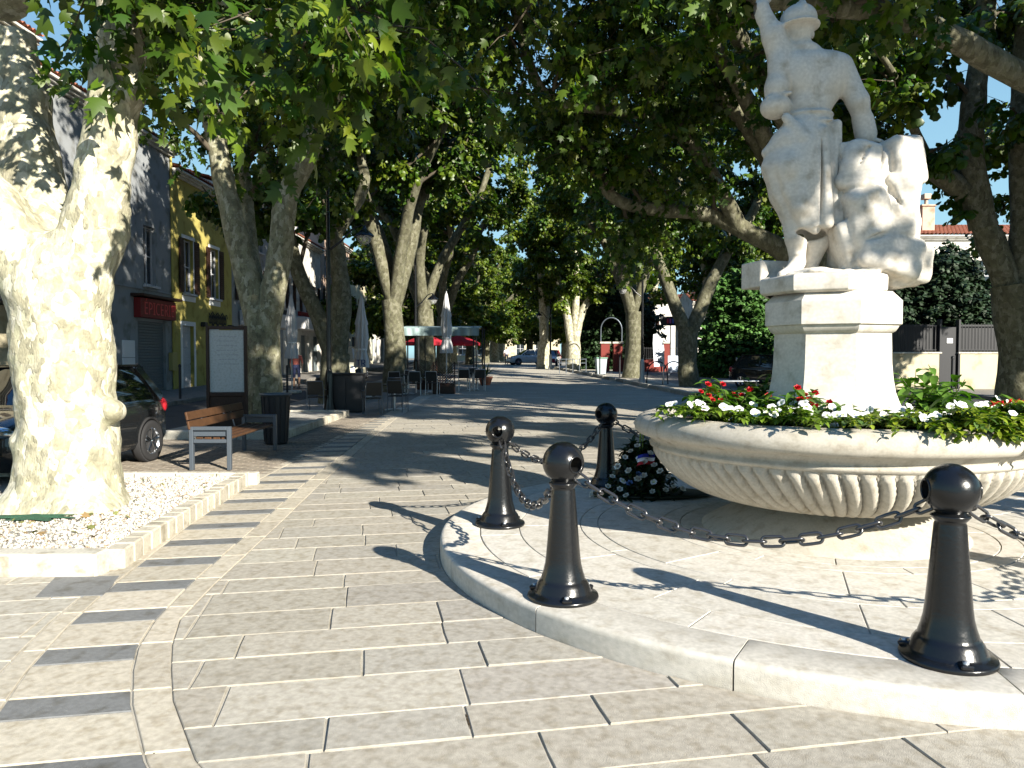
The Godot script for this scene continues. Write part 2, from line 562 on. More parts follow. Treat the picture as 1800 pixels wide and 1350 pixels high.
	M.plaster_pink = mat(Color(0.60, 0.44, 0.34), 0.9, T.grain, 0.8, T.pits, 0.4, T.stain, 0.12)
	M.plaster_cream = mat(Color(0.58, 0.52, 0.36), 0.9, T.grain, 0.8, T.pits, 0.4, T.stain, 0.12)
	M.trim = mat(Color(0.55, 0.56, 0.58), 0.7, T.fine, 0.6)
	M.tile = mat(Color(0.45, 0.16, 0.09), 0.85, T.fine, 0.9, T.pits, 0.4, T.stain, 0.3)
	M.window = mat(Color(0.02, 0.025, 0.03), 0.06); M.window.metallic_specular = 0.8
	M.car_glass = mat(Color(0.012, 0.015, 0.016), 0.03); M.car_glass.metallic_specular = 0.9
	M.rubber = mat(Color(0.02, 0.02, 0.021), 0.8)
	M.chrome = mat(Color(0.7, 0.71, 0.73), 0.18); M.chrome.metallic = 1.0
	M.lamp_glass = mat(Color(0.6, 0.6, 0.6), 0.1)
	M.lamp_glass.transparency = BaseMaterial3D.TRANSPARENCY_ALPHA; M.lamp_glass.albedo_color.a = 0.3
	M.clear = mat(Color(0.8, 0.85, 0.85), 0.05)
	M.clear.transparency = BaseMaterial3D.TRANSPARENCY_ALPHA; M.clear.albedo_color.a = 0.12
	M.plain = mat(Color(1, 1, 1), 0.7)
	M.skin_cloth = mat(Color(1, 1, 1), 0.8)

func paint(c: Color, rough := 0.25) -> StandardMaterial3D:
	var m := mat(c, rough)
	m.clearcoat_enabled = true; m.clearcoat = 1.0; m.clearcoat_roughness = 0.04
	return m

func _ready() -> void:
	rng.seed = 20240
	# camera
	var cam := Camera3D.new()
	cam.name = "camera"
	cam.fov = 53.13
	cam.far = 900.0
	cam.position = Vector3(0, EYE, 0)
	cam.rotation.x = -TILT
	cam.current = true
	add_child(cam)
	# sky and exposure
	var env := Environment.new()
	env.background_mode = Environment.BG_SKY
	var sky := ProceduralSkyMaterial.new()
	sky.sky_top_color = Color(0.07, 0.22, 0.56).linear_to_srgb()
	sky.sky_horizon_color = Color(0.52, 0.88, 0.96).linear_to_srgb()
	sky.sky_curve = 0.28
	sky.ground_bottom_color = Color(0.16, 0.15, 0.13).linear_to_srgb()
	sky.ground_horizon_color = Color(0.34, 0.42, 0.5).linear_to_srgb()
	sky.energy_multiplier = 0.40
	var s := Sky.new()
	s.sky_material = sky
	env.sky = s
	env.tonemap_mode = Environment.TONE_MAPPER_LINEAR
	env.tonemap_exposure = 2.8
	env.sdfgi_enabled = true; env.ssao_enabled = true; env.ssil_enabled = true
	var we := WorldEnvironment.new()
	we.name = "environment"
	we.environment = env
	add_child(we)
	# the low sun stands behind the camera, to the right
	var sun := DirectionalLight3D.new()
	sun.name = "sun"
	sun.light_energy = 1.6
	sun.light_color = Color(1.0, 0.97, 0.915)
	sun.light_angular_distance = 0.55
	sun.shadow_enabled = true
	add_child(sun)
	sun.look_at_from_position(Vector3.ZERO, Vector3(-1.21, -0.92, -1.53))
	materials()
	make_sprays()
	# large structure first
	ground()
	paving()
	platform()
	planters()
	facades()
	right_side()
	memorial()
	basin()
	trees()
	# objects
	bollards_and_chains()
	flowers()
	wreath()
	furniture()
	terrace()
	street_things()
	vehicles()
	people()

func strip(mb: MB, left: Array, right: Array, h: float) -> void:   # sheet between two plan polylines of (x, z)
	for i in left.size() - 1:
		var a: Vector2 = left[i]; var b: Vector2 = right[i]; var d: Vector2 = right[i + 1]; var e: Vector2 = left[i + 1]
		mb.face([Vector3(a.x, gy(a.y) + h, a.y), Vector3(b.x, gy(b.y) + h, b.y), Vector3(d.x, gy(d.y) + h, d.y), Vector3(e.x, gy(e.y) + h, e.y)])

func lane(x0: float, x1: float, z0: float, z1: float, h: float, mb: MB) -> void:
	var zs := [z0]
	for z in [-20.0, -90.0]:
		if z < z0 and z > z1: zs.append(z)
	zs.append(z1)
	var l := []; var r := []
	for z in zs: l.append(Vector2(x0, z)); r.append(Vector2(x1, z))
	strip(mb, l, r, h)

func ground() -> void:
	var mb := MB.new()
	lane(-300, 300, 120, -420, -0.06, mb)
	var g := part("ground", mb, M.far_ground, self)
	g.set_meta("kind", "structure")
	mb = MB.new()
	lane(-10.6, -7.2, 40, -130, -0.01, mb)
	var road := part("road", mb, M.asphalt, self)
	road.set_meta("kind", "structure")
	mb = MB.new()
	lane(12.6, 16.4, 40, -130, -0.01, mb)
	road = part("road_001", mb, M.asphalt, self)
	road.set_meta("kind", "structure")
	# raised footways in front of the houses, with a kerb
	for e in [[-13.6, -10.6, "pavement"], [16.4, 40.0, "pavement_001"]]:
		mb = MB.new()
		lane(e[0], e[1], 40, -130, 0.11, mb)
		var kx: float = e[1] if e[0] < 0 else e[0]
		for i in 60:
			var z := 10.0 - i * 1.5
			mb.box(Vector3(kx, gy(z) + 0.05, z), Vector3(0.16, 0.15, 1.47), 0.015)
		var f := part(e[2], mb, M.footway, self)
		f.set_meta("kind", "structure")
	# strip of small pavers where the cars park, with bedding sand under it
	var lot := setting("parking_strip")
	mb = MB.new()
	lane(-7.2, -3.3, -9.45, -130, -0.012, mb)
	part("bedding", mb, M.footway, lot)
	mb = MB.new()
	var r2 := RandomNumberGenerator.new(); r2.seed = 5
	var z := -9.5
	var row := 0
	while z > -19.5:
		var x := -7.2 + (0.11 if row % 2 else 0.0)
		while x < -3.45:
			var t := r2.randf_range(0.8, 1.15)
			mb.col = Color(0.28 * t, 0.245 * t, 0.20 * t)
			mb.box(Vector3(x + 0.1, -0.03 + r2.randf() * 0.003, z), Vector3(0.205, 0.06, 0.105), 0.006)
			x += 0.22
		z -= 0.115
		row += 1
	var pv := part("pavers", mb, M.paving, lot)
	pv.set_meta("kind", "stuff")
	# mortar bed of the promenade; it runs on to the far end
	mb = MB.new()
	lane(-3.45, 12.6, 6.0, -19.9, -0.009, mb)
	lane(-3.45, 8.0, -19.9, -130, -0.009, mb)
	lane(-30.0, -3.45, 6.0, -5.5, -0.009, mb)
	var bed := part("promenade_bed", mb, M.mortar, self)
	bed.set_meta("kind", "structure")
	mb = MB.new()
	lane(8.0, 12.6, -19.9, -130, -0.012, mb)
	var side := part("pavement_002", mb, M.footway, self)
	side.set_meta("kind", "structure")

# plan outlines of the inlaid bands, near to far
const IN_EDGE := [Vector2(-0.2, -1.9), Vector2(-0.95, -2.6), Vector2(-1.22, -2.91), Vector2(-1.53, -3.42), Vector2(-1.69, -3.76), Vector2(-1.83, -4.09), Vector2(-1.96, -4.49), Vector2(-2.03, -5.2), Vector2(-2.16, -7.02), Vector2(-2.35, -9.42), Vector2(-2.75, -16.0), Vector2(-2.95, -19.9)]
const BAND_R := [Vector2(-0.42, -1.8), Vector2(-1.15, -2.55), Vector2(-1.41, -2.9), Vector2(-1.7, -3.38), Vector2(-1.88, -3.75), Vector2(-2.0, -4.05), Vector2(-2.1, -4.45), Vector2(-2.2, -5.2), Vector2(-2.35, -7.02), Vector2(-2.55, -9.42), Vector2(-2.93, -16.0), Vector2(-3.12, -19.9)]
const BAND_L := [Vector2(-0.95, -1.4), Vector2(-1.7, -2.2), Vector2(-1.98, -2.7), Vector2(-2.23, -3.26), Vector2(-2.4, -3.75), Vector2(-2.48, -4.05), Vector2(-2.58, -4.45), Vector2(-2.72, -5.2), Vector2(-2.98, -7.02), Vector2(-3.2, -9.42), Vector2(-3.35, -16.0), Vector2(-3.45, -19.9)]

func ring_poly(r: float, n := 96) -> PackedVector2Array:
	var p := PackedVector2Array()
	for i in n: p.append(Vector2(CX + r * cos(TAU * i / n), CZ + r * sin(TAU * i / n)))
	return p

func between(a: Array, b: Array, inset := 0.0) -> PackedVector2Array:
	var p := PackedVector2Array()
	for q in a: p.append(q - Vector2(inset, 0))
	for i in b.size(): p.append(b[b.size() - 1 - i] + Vector2(inset, 0))
	return p

func in_frame(p: Vector2) -> bool:
	return p.y < -2.4 and absf(p.x) < -p.y * 0.69 + 0.5

func paving() -> void:
	var pave := setting("promenade")
	var r := RandomNumberGenerator.new(); r.seed = 77
	# regions: [outline, course direction, course width range, slab length range, tones]
	var main := PackedVector2Array(IN_EDGE)
	main.append(Vector2(-2.95, -45.0)); main.append(Vector2(7.0, -45.0)); main.append(Vector2(8.0, -19.9)); main.append(Vector2(12.4, -19.9)); main.append(Vector2(12.4, -1.6))
	var left := PackedVector2Array([Vector2(-12.0, -5.42), Vector2(-12, -1.2), Vector2(-0.8, -1.2)])
	for q in BAND_L.slice(0, 8): left.append(q - Vector2(0.13, 0))
	left.append(Vector2(-2.9, -5.42))
	var hole := ring_poly(3.2 + 0.006)
	var cracks := []
	var near := []     # [size in picture, poly, colour, material]
	var far_mb := MB.new()
	for reg in [main, left]:
		var ang := -0.19
		var u := Vector2(cos(ang), sin(ang)); var n := Vector2(-u.y, u.x)
		var c := -52.0
		while c < 4.0:
			var w: float = r.randf_range(0.28, 0.43)
			var x := -16.0 + r.randf() * 0.6
			while x < 20.0:
				var l := r.randf_range(0.55, 1.15)
				var mid := u * (x + l * 0.5) + n * (c + w * 0.5)
				if mid.x > -12.5 and mid.x < 13.0 and mid.y < -1.0 and mid.y > -46.0:
					var g := 0.0048
					var q := PackedVector2Array()
					for e in [[x + g, c + g], [x + l * 0.35, c + g], [x + l * 0.7, c + g], [x + l - g, c + g], [x + l - g, c + w * 0.5], [x + l - g, c + w - g], [x + l * 0.6, c + w - g], [x + l * 0.25, c + w - g], [x + g, c + w - g], [x + g, c + w * 0.5]]:
						q.append(u * (e[0] + r.randf_range(-0.0035, 0.0035)) + n * (e[1] + r.randf_range(-0.0035, 0.0035)))
					if r.randf() < 0.16 and in_frame(mid) and mid.y > -6.5 and mid.x > -1.5 and mid.distance_to(Vector2(CX, CZ)) > 3.7 and reg == main and cracks.size() < 40:
						cracks.append([u * x + n * c, u * x + n * (c + w)])
					var t := r.randf_range(0.93, 1.07)
					var tone := Color(0.415 * t, 0.385 * t, 0.325 * t)
					if r.randf() < 0.2: tone = Color(0.385 * t, 0.362 * t, 0.315 * t)
					if reg == left or r.randf() < 0.06: tone = Color(0.46 * t, 0.43 * t, 0.365 * t)
					for piece in Geometry2D.intersect_polygons(q, reg):
						for p2 in (Geometry2D.clip_polygons(piece, hole) if mid.distance_to(Vector2(CX, CZ)) < 4.5 else [piece]):
							if absf(area2(p2)) < 0.006: continue
							if in_frame(mid) and mid.y > -9.8: near.append([absf(area2(p2)) / pow(mid.length(), 3.0), p2, tone, M.paving])
							elif mid.y > -45.0:
								far_mb.col = tone
								far_mb.slab(p2, r.randf_range(-0.0015, 0.0015), 0.02, 0.004, true)
				x += l
			c += w
	# border strip and the band of pale stone and dark slate
	var strip_poly := between(IN_EDGE, BAND_R, 0.006)
	var band_poly := between(BAND_R, BAND_L, 0.006)
	var edge := []
	for q in BAND_L: edge.append(q - Vector2(0.12, 0))
	var edge_poly := between(BAND_L, edge, 0.006)
	var z := -1.4
	var k := 0
	while z > -19.6:
		var l := 0.23 if k % 2 else 0.40
		for e in [[band_poly, true], [strip_poly, false], [edge_poly, false]]:
			var zz: float = z
			var ll: float = l
			if not e[1]:
				if k % 2: continue
				ll = 0.63
			var sk := 0.19
			var q := PackedVector2Array([Vector2(-6, zz - 0.006 + 3.0 * sk), Vector2(1, zz - 0.006 - 4.0 * sk), Vector2(1, zz - ll + 0.006 - 4.0 * sk), Vector2(-6, zz - ll + 0.006 + 3.0 * sk)])
			for p2 in Geometry2D.intersect_polygons(q, e[0]):
				if absf(area2(p2)) < 0.004: continue
				var mid := Vector2.ZERO
				for p in p2: mid += p / p2.size()
				var t := r.randf_range(0.88, 1.1)
				var dark: bool = e[1] and k % 2 == 1
				var tone := Color(t, t, t) if dark else Color(0.50 * t, 0.455 * t, 0.37 * t)
				near.append([absf(area2(p2)) / pow(mid.length(), 3.0), p2, tone, M.slate if dark else M.paving])
		z -= l
		k += 1
	for q in [PackedVector2Array([Vector2(-3.22, -5.36), Vector2(-2.78, -5.4), Vector2(-2.66, -4.95), Vector2(-3.08, -4.9)])]:
		near.append([1.0, q, Color(1, 1, 1), M.slate])
	near.sort_custom(func(a, b): return a[0] > b[0])
	var count := 0
	for e in near:
		var mid := Vector2.ZERO
		for p in e[1]: mid += p / e[1].size()
		if count < 298 and in_frame(mid):
			var mb := MB.new()
			mb.col = e[2]
			mb.slab(e[1], r.randf_range(-0.0015, 0.0025) + (0.0005 if e[3] == M.slate else 0.0), 0.02, 0.004, true)
			part("slab", mb, e[3], pave)
			count += 1
		else:
			far_mb.col = e[2] * (Color(0.15, 0.16, 0.165) if e[3] == M.slate else Color(1, 1, 1))
			far_mb.slab(e[1], 0.0, 0.02, 0.004, true)
	var fs := part("far_slabs", far_mb, M.paving, pave)
	fs.set_meta("kind", "stuff")
	# open joints where the mortar has crumbled away: dark earth in jagged gaps
	for e in cracks:
		var cr := MB.new()
		var d: Vector2 = e[1] - e[0]
		var nn := Vector2(-d.y, d.x).normalized()
		var l1 := []; var l2 := []
		var n0 := r.randf_range(0.0, 0.4); var n1 := r.randf_range(0.6, 1.0)
		for i in 11:
			var p: Vector2 = e[0] + d * lerpf(n0, n1, i / 10.0)
			var w := (0.006 + 0.004 * sin(i * 2.3 + e[0].x * 9.0)) * sin(PI * (i + 0.4) / 10.8)
			l1.append(p - nn * w); l2.append(p + nn * w)
		strip(cr, l1, l2, -0.0045)
		part("open_joint", cr, M.soil, pave)
	print("slabs ", count, " of ", near.size())

func area2(p: PackedVector2Array) -> float:
	var s := 0.0
	for i in p.size(): s += p[i].cross(p[(i + 1) % p.size()])
	return s * 0.5

func sector(r0: float, r1: float, a0: float, a1: float, n: int) -> PackedVector2Array:
	var p := PackedVector2Array()
	for i in n + 1:
		var a := lerpf(a0, a1, float(i) / n)
		p.append(Vector2(CX + r1 * cos(a), CZ + r1 * sin(a)))
	for i in n + 1:
		var a := lerpf(a1, a0, float(i) / n)
		p.append(Vector2(CX + r0 * cos(a), CZ + r0 * sin(a)))
	return p

func platform() -> void:
	var pl := setting("round_platform")
	var bed := MB.new()
	bed.slab(ring_poly(3.17), PLAT - 0.008, 0.2, 0.0)
	part("bed", bed, M.mortar, pl)
	var r := RandomNumberGenerator.new(); r.seed = 31
	for e in [[2.88, 3.2, 17, "kerb_stone"], [2.56, 2.88, 14, "slab"], [2.05, 2.56, 15, "slab"], [1.9, 2.05, 12, "slab"], [1.35, 1.9, 11, "slab"], [1.2, 1.35, 9, "slab"], [0.6, 1.2, 7, "slab"]]:
		var a := r.randf()
		var cutsa := []
		for i in e[2]: cutsa.append(a + TAU * i / e[2] + (r.randf_range(-0.06, 0.06) if e[3] == "slab" else 0.0))
		cutsa.append(cutsa[0] + TAU)
		for i in e[2]:
			var a0: float = cutsa[i]
			var a1: float = cutsa[i + 1]
			var g0: float = 0.0045 / e[1]
			var mb := MB.new()
			var t := r.randf_range(0.92, 1.06)
			mb.col = Color(0.61 * t, 0.58 * t, 0.515 * t)
			if e[3] == "kerb_stone":
				# rounded outer arris: a swept profile
				var prof := [Vector2(2.8855, PLAT - 0.1), Vector2(2.8855, PLAT), Vector2(3.165, PLAT + 0.001), Vector2(3.186, PLAT - 0.004), Vector2(3.197, PLAT - 0.016), Vector2(3.2, PLAT - 0.034), Vector2(3.2, -0.03)]
				var st := mb.v.size()
				var n := 10
				for j in prof.size():
					for q in n + 1:
						var an: float = lerpf(a0 + g0, a1 - g0, float(q) / n)
						mb.vert(Vector3(CX + prof[j].x * cos(an), prof[j].y, CZ + prof[j].x * sin(an)))
				mb.grid(n + 1, prof.size(), st)
				for s in [0, n]:
					var cap := []
					for j in prof.size(): cap.append(mb.v[st + j * (n + 1) + s])
					mb.face(cap)
			else:
				mb.slab(sector(e[0] + 0.0035, e[1] - 0.0035, a0 + g0, a1 - g0, 7), PLAT + r.randf_range(-0.001, 0.001), 0.02, 0.003)
			part(e[3], mb, M.platform, pl)

func planters() -> void:
	# gravel bed round the near tree, edged with stone
	for e in [[-6.6, -3.0, -5.55, -9.35, true], [-6.9, -4.35, -14.6, -20.4, false]]:
		var o := setting("tree_bed")
		var mb := MB.new()
		var r := RandomNumberGenerator.new(); r.seed = 3
		var far_x: float = e[1] - (0.27 if e[4] else 0.1)
		if e[4]: mb.face([Vector3(e[0], 0.1, e[2]), Vector3(-2.95, 0.1, e[2]), Vector3(-3.32, 0.1, e[3]), Vector3(e[0], 0.1, e[3])])
		else: mb.face([Vector3(e[0], 0.1, e[2]), Vector3(e[1], 0.1, e[2]), Vector3(e[1], 0.1, e[3]), Vector3(e[0], 0.1, e[3])])
		part("gravel_bed", mb, M.gravel, o)
		# edging stones: long pale ones in front, small setts along the side
		var x: float = e[0]
		while x < -3.1 if e[4] else x < e[1]:
			var l := r.randf_range(0.75, 1.0)
			var x1 := minf(x + l, -2.86 if e[4] else e[1] + 0.0)
			mb = MB.new()
			var t := r.randf_range(0.95, 1.1)
			mb.col = Color(t, t, t)
			mb.box(Vector3((x + x1) * 0.5, 0.06, e[2] + 0.08), Vector3(x1 - x - 0.008, 0.2, 0.19), 0.014)
			part("edging_stone", mb, M.kerb, o)
			x += l
		var a := Vector2(-2.92 if e[4] else e[1], e[2] - 0.02); var b := Vector2(-3.28 if e[4] else e[1] - 0.05, e[3])
		var n := int(a.distance_to(b) / 0.185)
		for i in n:
			var p := a.lerp(b, (i + 0.5) / n)
			mb = MB.new()
			var t := r.randf_range(0.72, 1.0)
			mb.col = Color(t, t * 0.97, t * 0.92)
			mb.box(Vector3(p.x + r.randf_range(-0.006, 0.006), 0.055 + r.randf_range(-0.006, 0.006), p.y), Vector3(0.15, 0.19, a.distance_to(b) / n - 0.012), 0.012, Basis(Vector3.UP, atan2(b.x - a.x, b.y - a.y)))
			part("sett", mb, M.kerb, o)
		x = e[0]
		while x < (-3.4 if e[4] else e[1] - 0.2):
			mb = MB.new()
			mb.box(Vector3(x + 0.25, 0.05, e[3]), Vector3(0.49, 0.19, 0.13), 0.012)
			part("edging_stone", mb, M.kerb, o)
			x += 0.5
		if not e[4]: continue
		# loose gravel
		var st := MB.new()
		st.lathe([Vector2(0.0, -0.5), Vector2(0.85, -0.2), Vector2(1.0, 0.15), Vector2(0.55, 0.5), Vector2(0, 0.55)], 5)
		var pl := []; var cl := PackedColorArray()
		for i in 11000:
			var u := r.randf(); var w := r.randf()
			var z := lerpf(e[2] - 0.03, e[3] + 0.08, w)
			var xe := lerpf(-3.02, -3.38, w)
			var p := Vector3(lerpf(-5.6, xe, sqrt(u)), 0.1 + r.randf() * 0.008, z)
			if Vector2(p.x + 4.34, p.z + 7.55).length() < 0.5: continue
			var s := r.randf_range(0.007, 0.018)
			pl.append(Transform3D(Basis.from_euler(Vector3(r.randf() * 6, r.randf() * 6, r.randf() * 6)) * Basis.from_scale(Vector3(s, s * 0.7, s * r.randf_range(0.6, 1.2))), p))
			var t := r.randf_range(0.55, 1.25)
			cl.append(Color(0.50 * t, 0.475 * t, 0.42 * t) if r.randf() < 0.9 else Color(0.3 * t, 0.22 * t, 0.15 * t))
		var gv := swarm("gravel", st.mesh(), M.pebble, pl, cl, o)
		gv.set_meta("kind", "stuff")
		# dry leaves lying on the gravel and by the edging
		var lf := MB.new()
		leaf(lf, Vector3.ZERO, Basis(), 0.09, 0.35)
		pl = []; cl = PackedColorArray()
		for i in 170:
			var p := Vector3(lerpf(-5.4, -3.1, r.randf()), 0.118, lerpf(-5.7, -9.2, r.randf()))
			if i < 90: p = Vector3(-4.5 + r.randfn() * 0.5, 0.118, -6.75 + r.randfn() * 0.35)
			if p.x > -3.1 or p.z > -5.6: continue
			pl.append(Transform3D(Basis.from_euler(Vector3(r.randfn() * 0.3, r.randf() * TAU, r.randfn() * 0.3)) * Basis.from_scale(Vector3.ONE * r.randf_range(0.4, 1.0)), p))
			var t := r.randf_range(0.6, 1.2)
			cl.append(Color(0.24 * t, 0.16 * t, 0.07 * t) if r.randf() < 0.6 else Color(0.16 * t, 0.17 * t, 0.05 * t))
		var lt := swarm("fallen_leaves", lf.mesh(), M.pebble, pl, cl, o)
		lt.set_meta("kind", "stuff")
	# green netting showing at the foot of the near trunk
	var net := MB.new()
	var r3 := RandomNumberGenerator.new(); r3.seed = 8
	net.col = Color(0.045, 0.13, 0.075)
	var ctr := Vector3(-4.28, 0.122, -6.82)
	for i in 22:
		var a0 := TAU * i / 22.0; var a1 := TAU * (i + 1) / 22.0
		var ra := 0.75 + 0.3 * sin(i * 2.1) + 0.15 * sin(i * 5.3); var rb := 0.75 + 0.3 * sin(((i + 1) % 22) * 2.1) + 0.15 * sin(((i + 1) % 22) * 5.3)
		net.face([ctr + Vector3(0, 0.025, 0), ctr + Vector3(cos(a1) * 0.5 * rb, 0.0, sin(a1) * 0.17 * rb), ctr + Vector3(cos(a0) * 0.5 * ra, 0.0, sin(a0) * 0.17 * ra)])
	var nt := part("root_netting", net, mat(Color(1, 1, 1), 0.85, T.grain, 9.0, T.pits, 0.8), self)
	meta(nt, "scrap of dark green netting lying on gravel at foot of pale trunk", "netting")

# ---------- foliage ----------
const LEAF := [Vector2(0.0, 0.0), Vector2(0.26, 0.06), Vector2(0.52, 0.26), Vector2(0.27, 0.34), Vector2(0.45, 0.68), Vector2(0.16, 0.60), Vector2(0.0, 1.0), Vector2(-0.16, 0.60), Vector2(-0.45, 0.68), Vector2(-0.27, 0.34), Vector2(-0.52, 0.26), Vector2(-0.26, 0.06)]

func leaf(mb: MB, o: Vector3, b: Basis, size: float, curl := 0.25, simple := false) -> void:
	var f := mb.v.size()
	mb.vert(o + b * (Vector3(0, 0.02, 0.36) * size))
	var pts := LEAF
	if simple: pts = [LEAF[0], LEAF[2], LEAF[4], LEAF[6], LEAF[8], LEAF[10]]
	for p in pts:
		mb.vert(o + b * (Vector3(p.x, -curl * (p.x * p.x * 1.6 + (p.y - 0.36) * (p.y - 0.36)), p.y) * size))
	for i in pts.size():
		mb.tri(f, f + 1 + (i + 1) % pts.size(), f + 1 + i)

func blade(mb: MB, o: Vector3, b: Basis, length: float, width: float, curl := 0.3) -> void:   # pointed oval leaf
	var f := mb.v.size()
	for i in 5:
		var t := i / 4.0
		var w := width * sin(PI * clampf(t * 0.92 + 0.06, 0.0, 1.0)) * (1.0 if i < 4 else 0.1)
		var y := -curl * t * t * length
		mb.vert(o + b * Vector3(-w, y + w * 0.35, t * length)); mb.vert(o + b * Vector3(0, y, t * length)); mb.vert(o + b * Vector3(w, y + w * 0.35, t * length))
	for i in 4:
		for k in 2:
			var a := f + i * 3 + k
			mb.quad(a, a + 3, a + 4, a + 1)

func make_sprays() -> void:
	for far in 2:
		var mb := MB.new()
		var r := RandomNumberGenerator.new(); r.seed = 40 + far
		var n := 10 if far == 0 else 16
		for i in n:
			var t := (i + 0.5) / n
			var side := 1.0 if i % 2 else -1.0
			var b := Basis(Vector3.UP, side * r.randf_range(0.4, 1.5)) * Basis(Vector3.RIGHT, r.randf_range(0.0, 1.0)) * Basis(Vector3.BACK, r.randfn() * 0.5)
			var o := Vector3(side * r.randf_range(0.03, 0.10), r.randf_range(-0.06, 0.08), t * 0.55)
			var w := r.randf_range(0.7, 1.3)
			mb.col = Color(w * r.randf_range(0.85, 1.2), w, w * 0.9)
			leaf(mb, o, b, r.randf_range(0.11, 0.2) * (1.15 if far else 1.0), r.randf_range(0.1, 0.6), far == 1)
		if far == 0: spray_near = mb.mesh()
		else: spray_far = mb.mesh()

func smooth_path(pts: Array, per := 4) -> Array:
	var out := []
	for i in pts.size() - 1:
		var p0: Vector3 = pts[maxi(i - 1, 0)]; var p1: Vector3 = pts[i]; var p2: Vector3 = pts[i + 1]; var p3: Vector3 = pts[mini(i + 2, pts.size() - 1)]
		for k in per: out.append(p1.cubic_interpolate(p2, p0, p3, float(k) / per))
	out.append(pts[-1])
	return out

func limb_mesh(mb: MB, pts: Array, r0: float, r1: float, sides: int, nz: FastNoiseLite, per := 4) -> Array:
	var p := smooth_path(pts, per)
	var rr := []
	for i in p.size():
		var t := float(i) / (p.size() - 1)
		rr.append(lerpf(r0, r1, t) * (1.0 + 0.10 * nz.get_noise_3dv(p[i] * 2.0)))
	mb.tube(p, rr, sides, true, 0.22, nz)
	return p

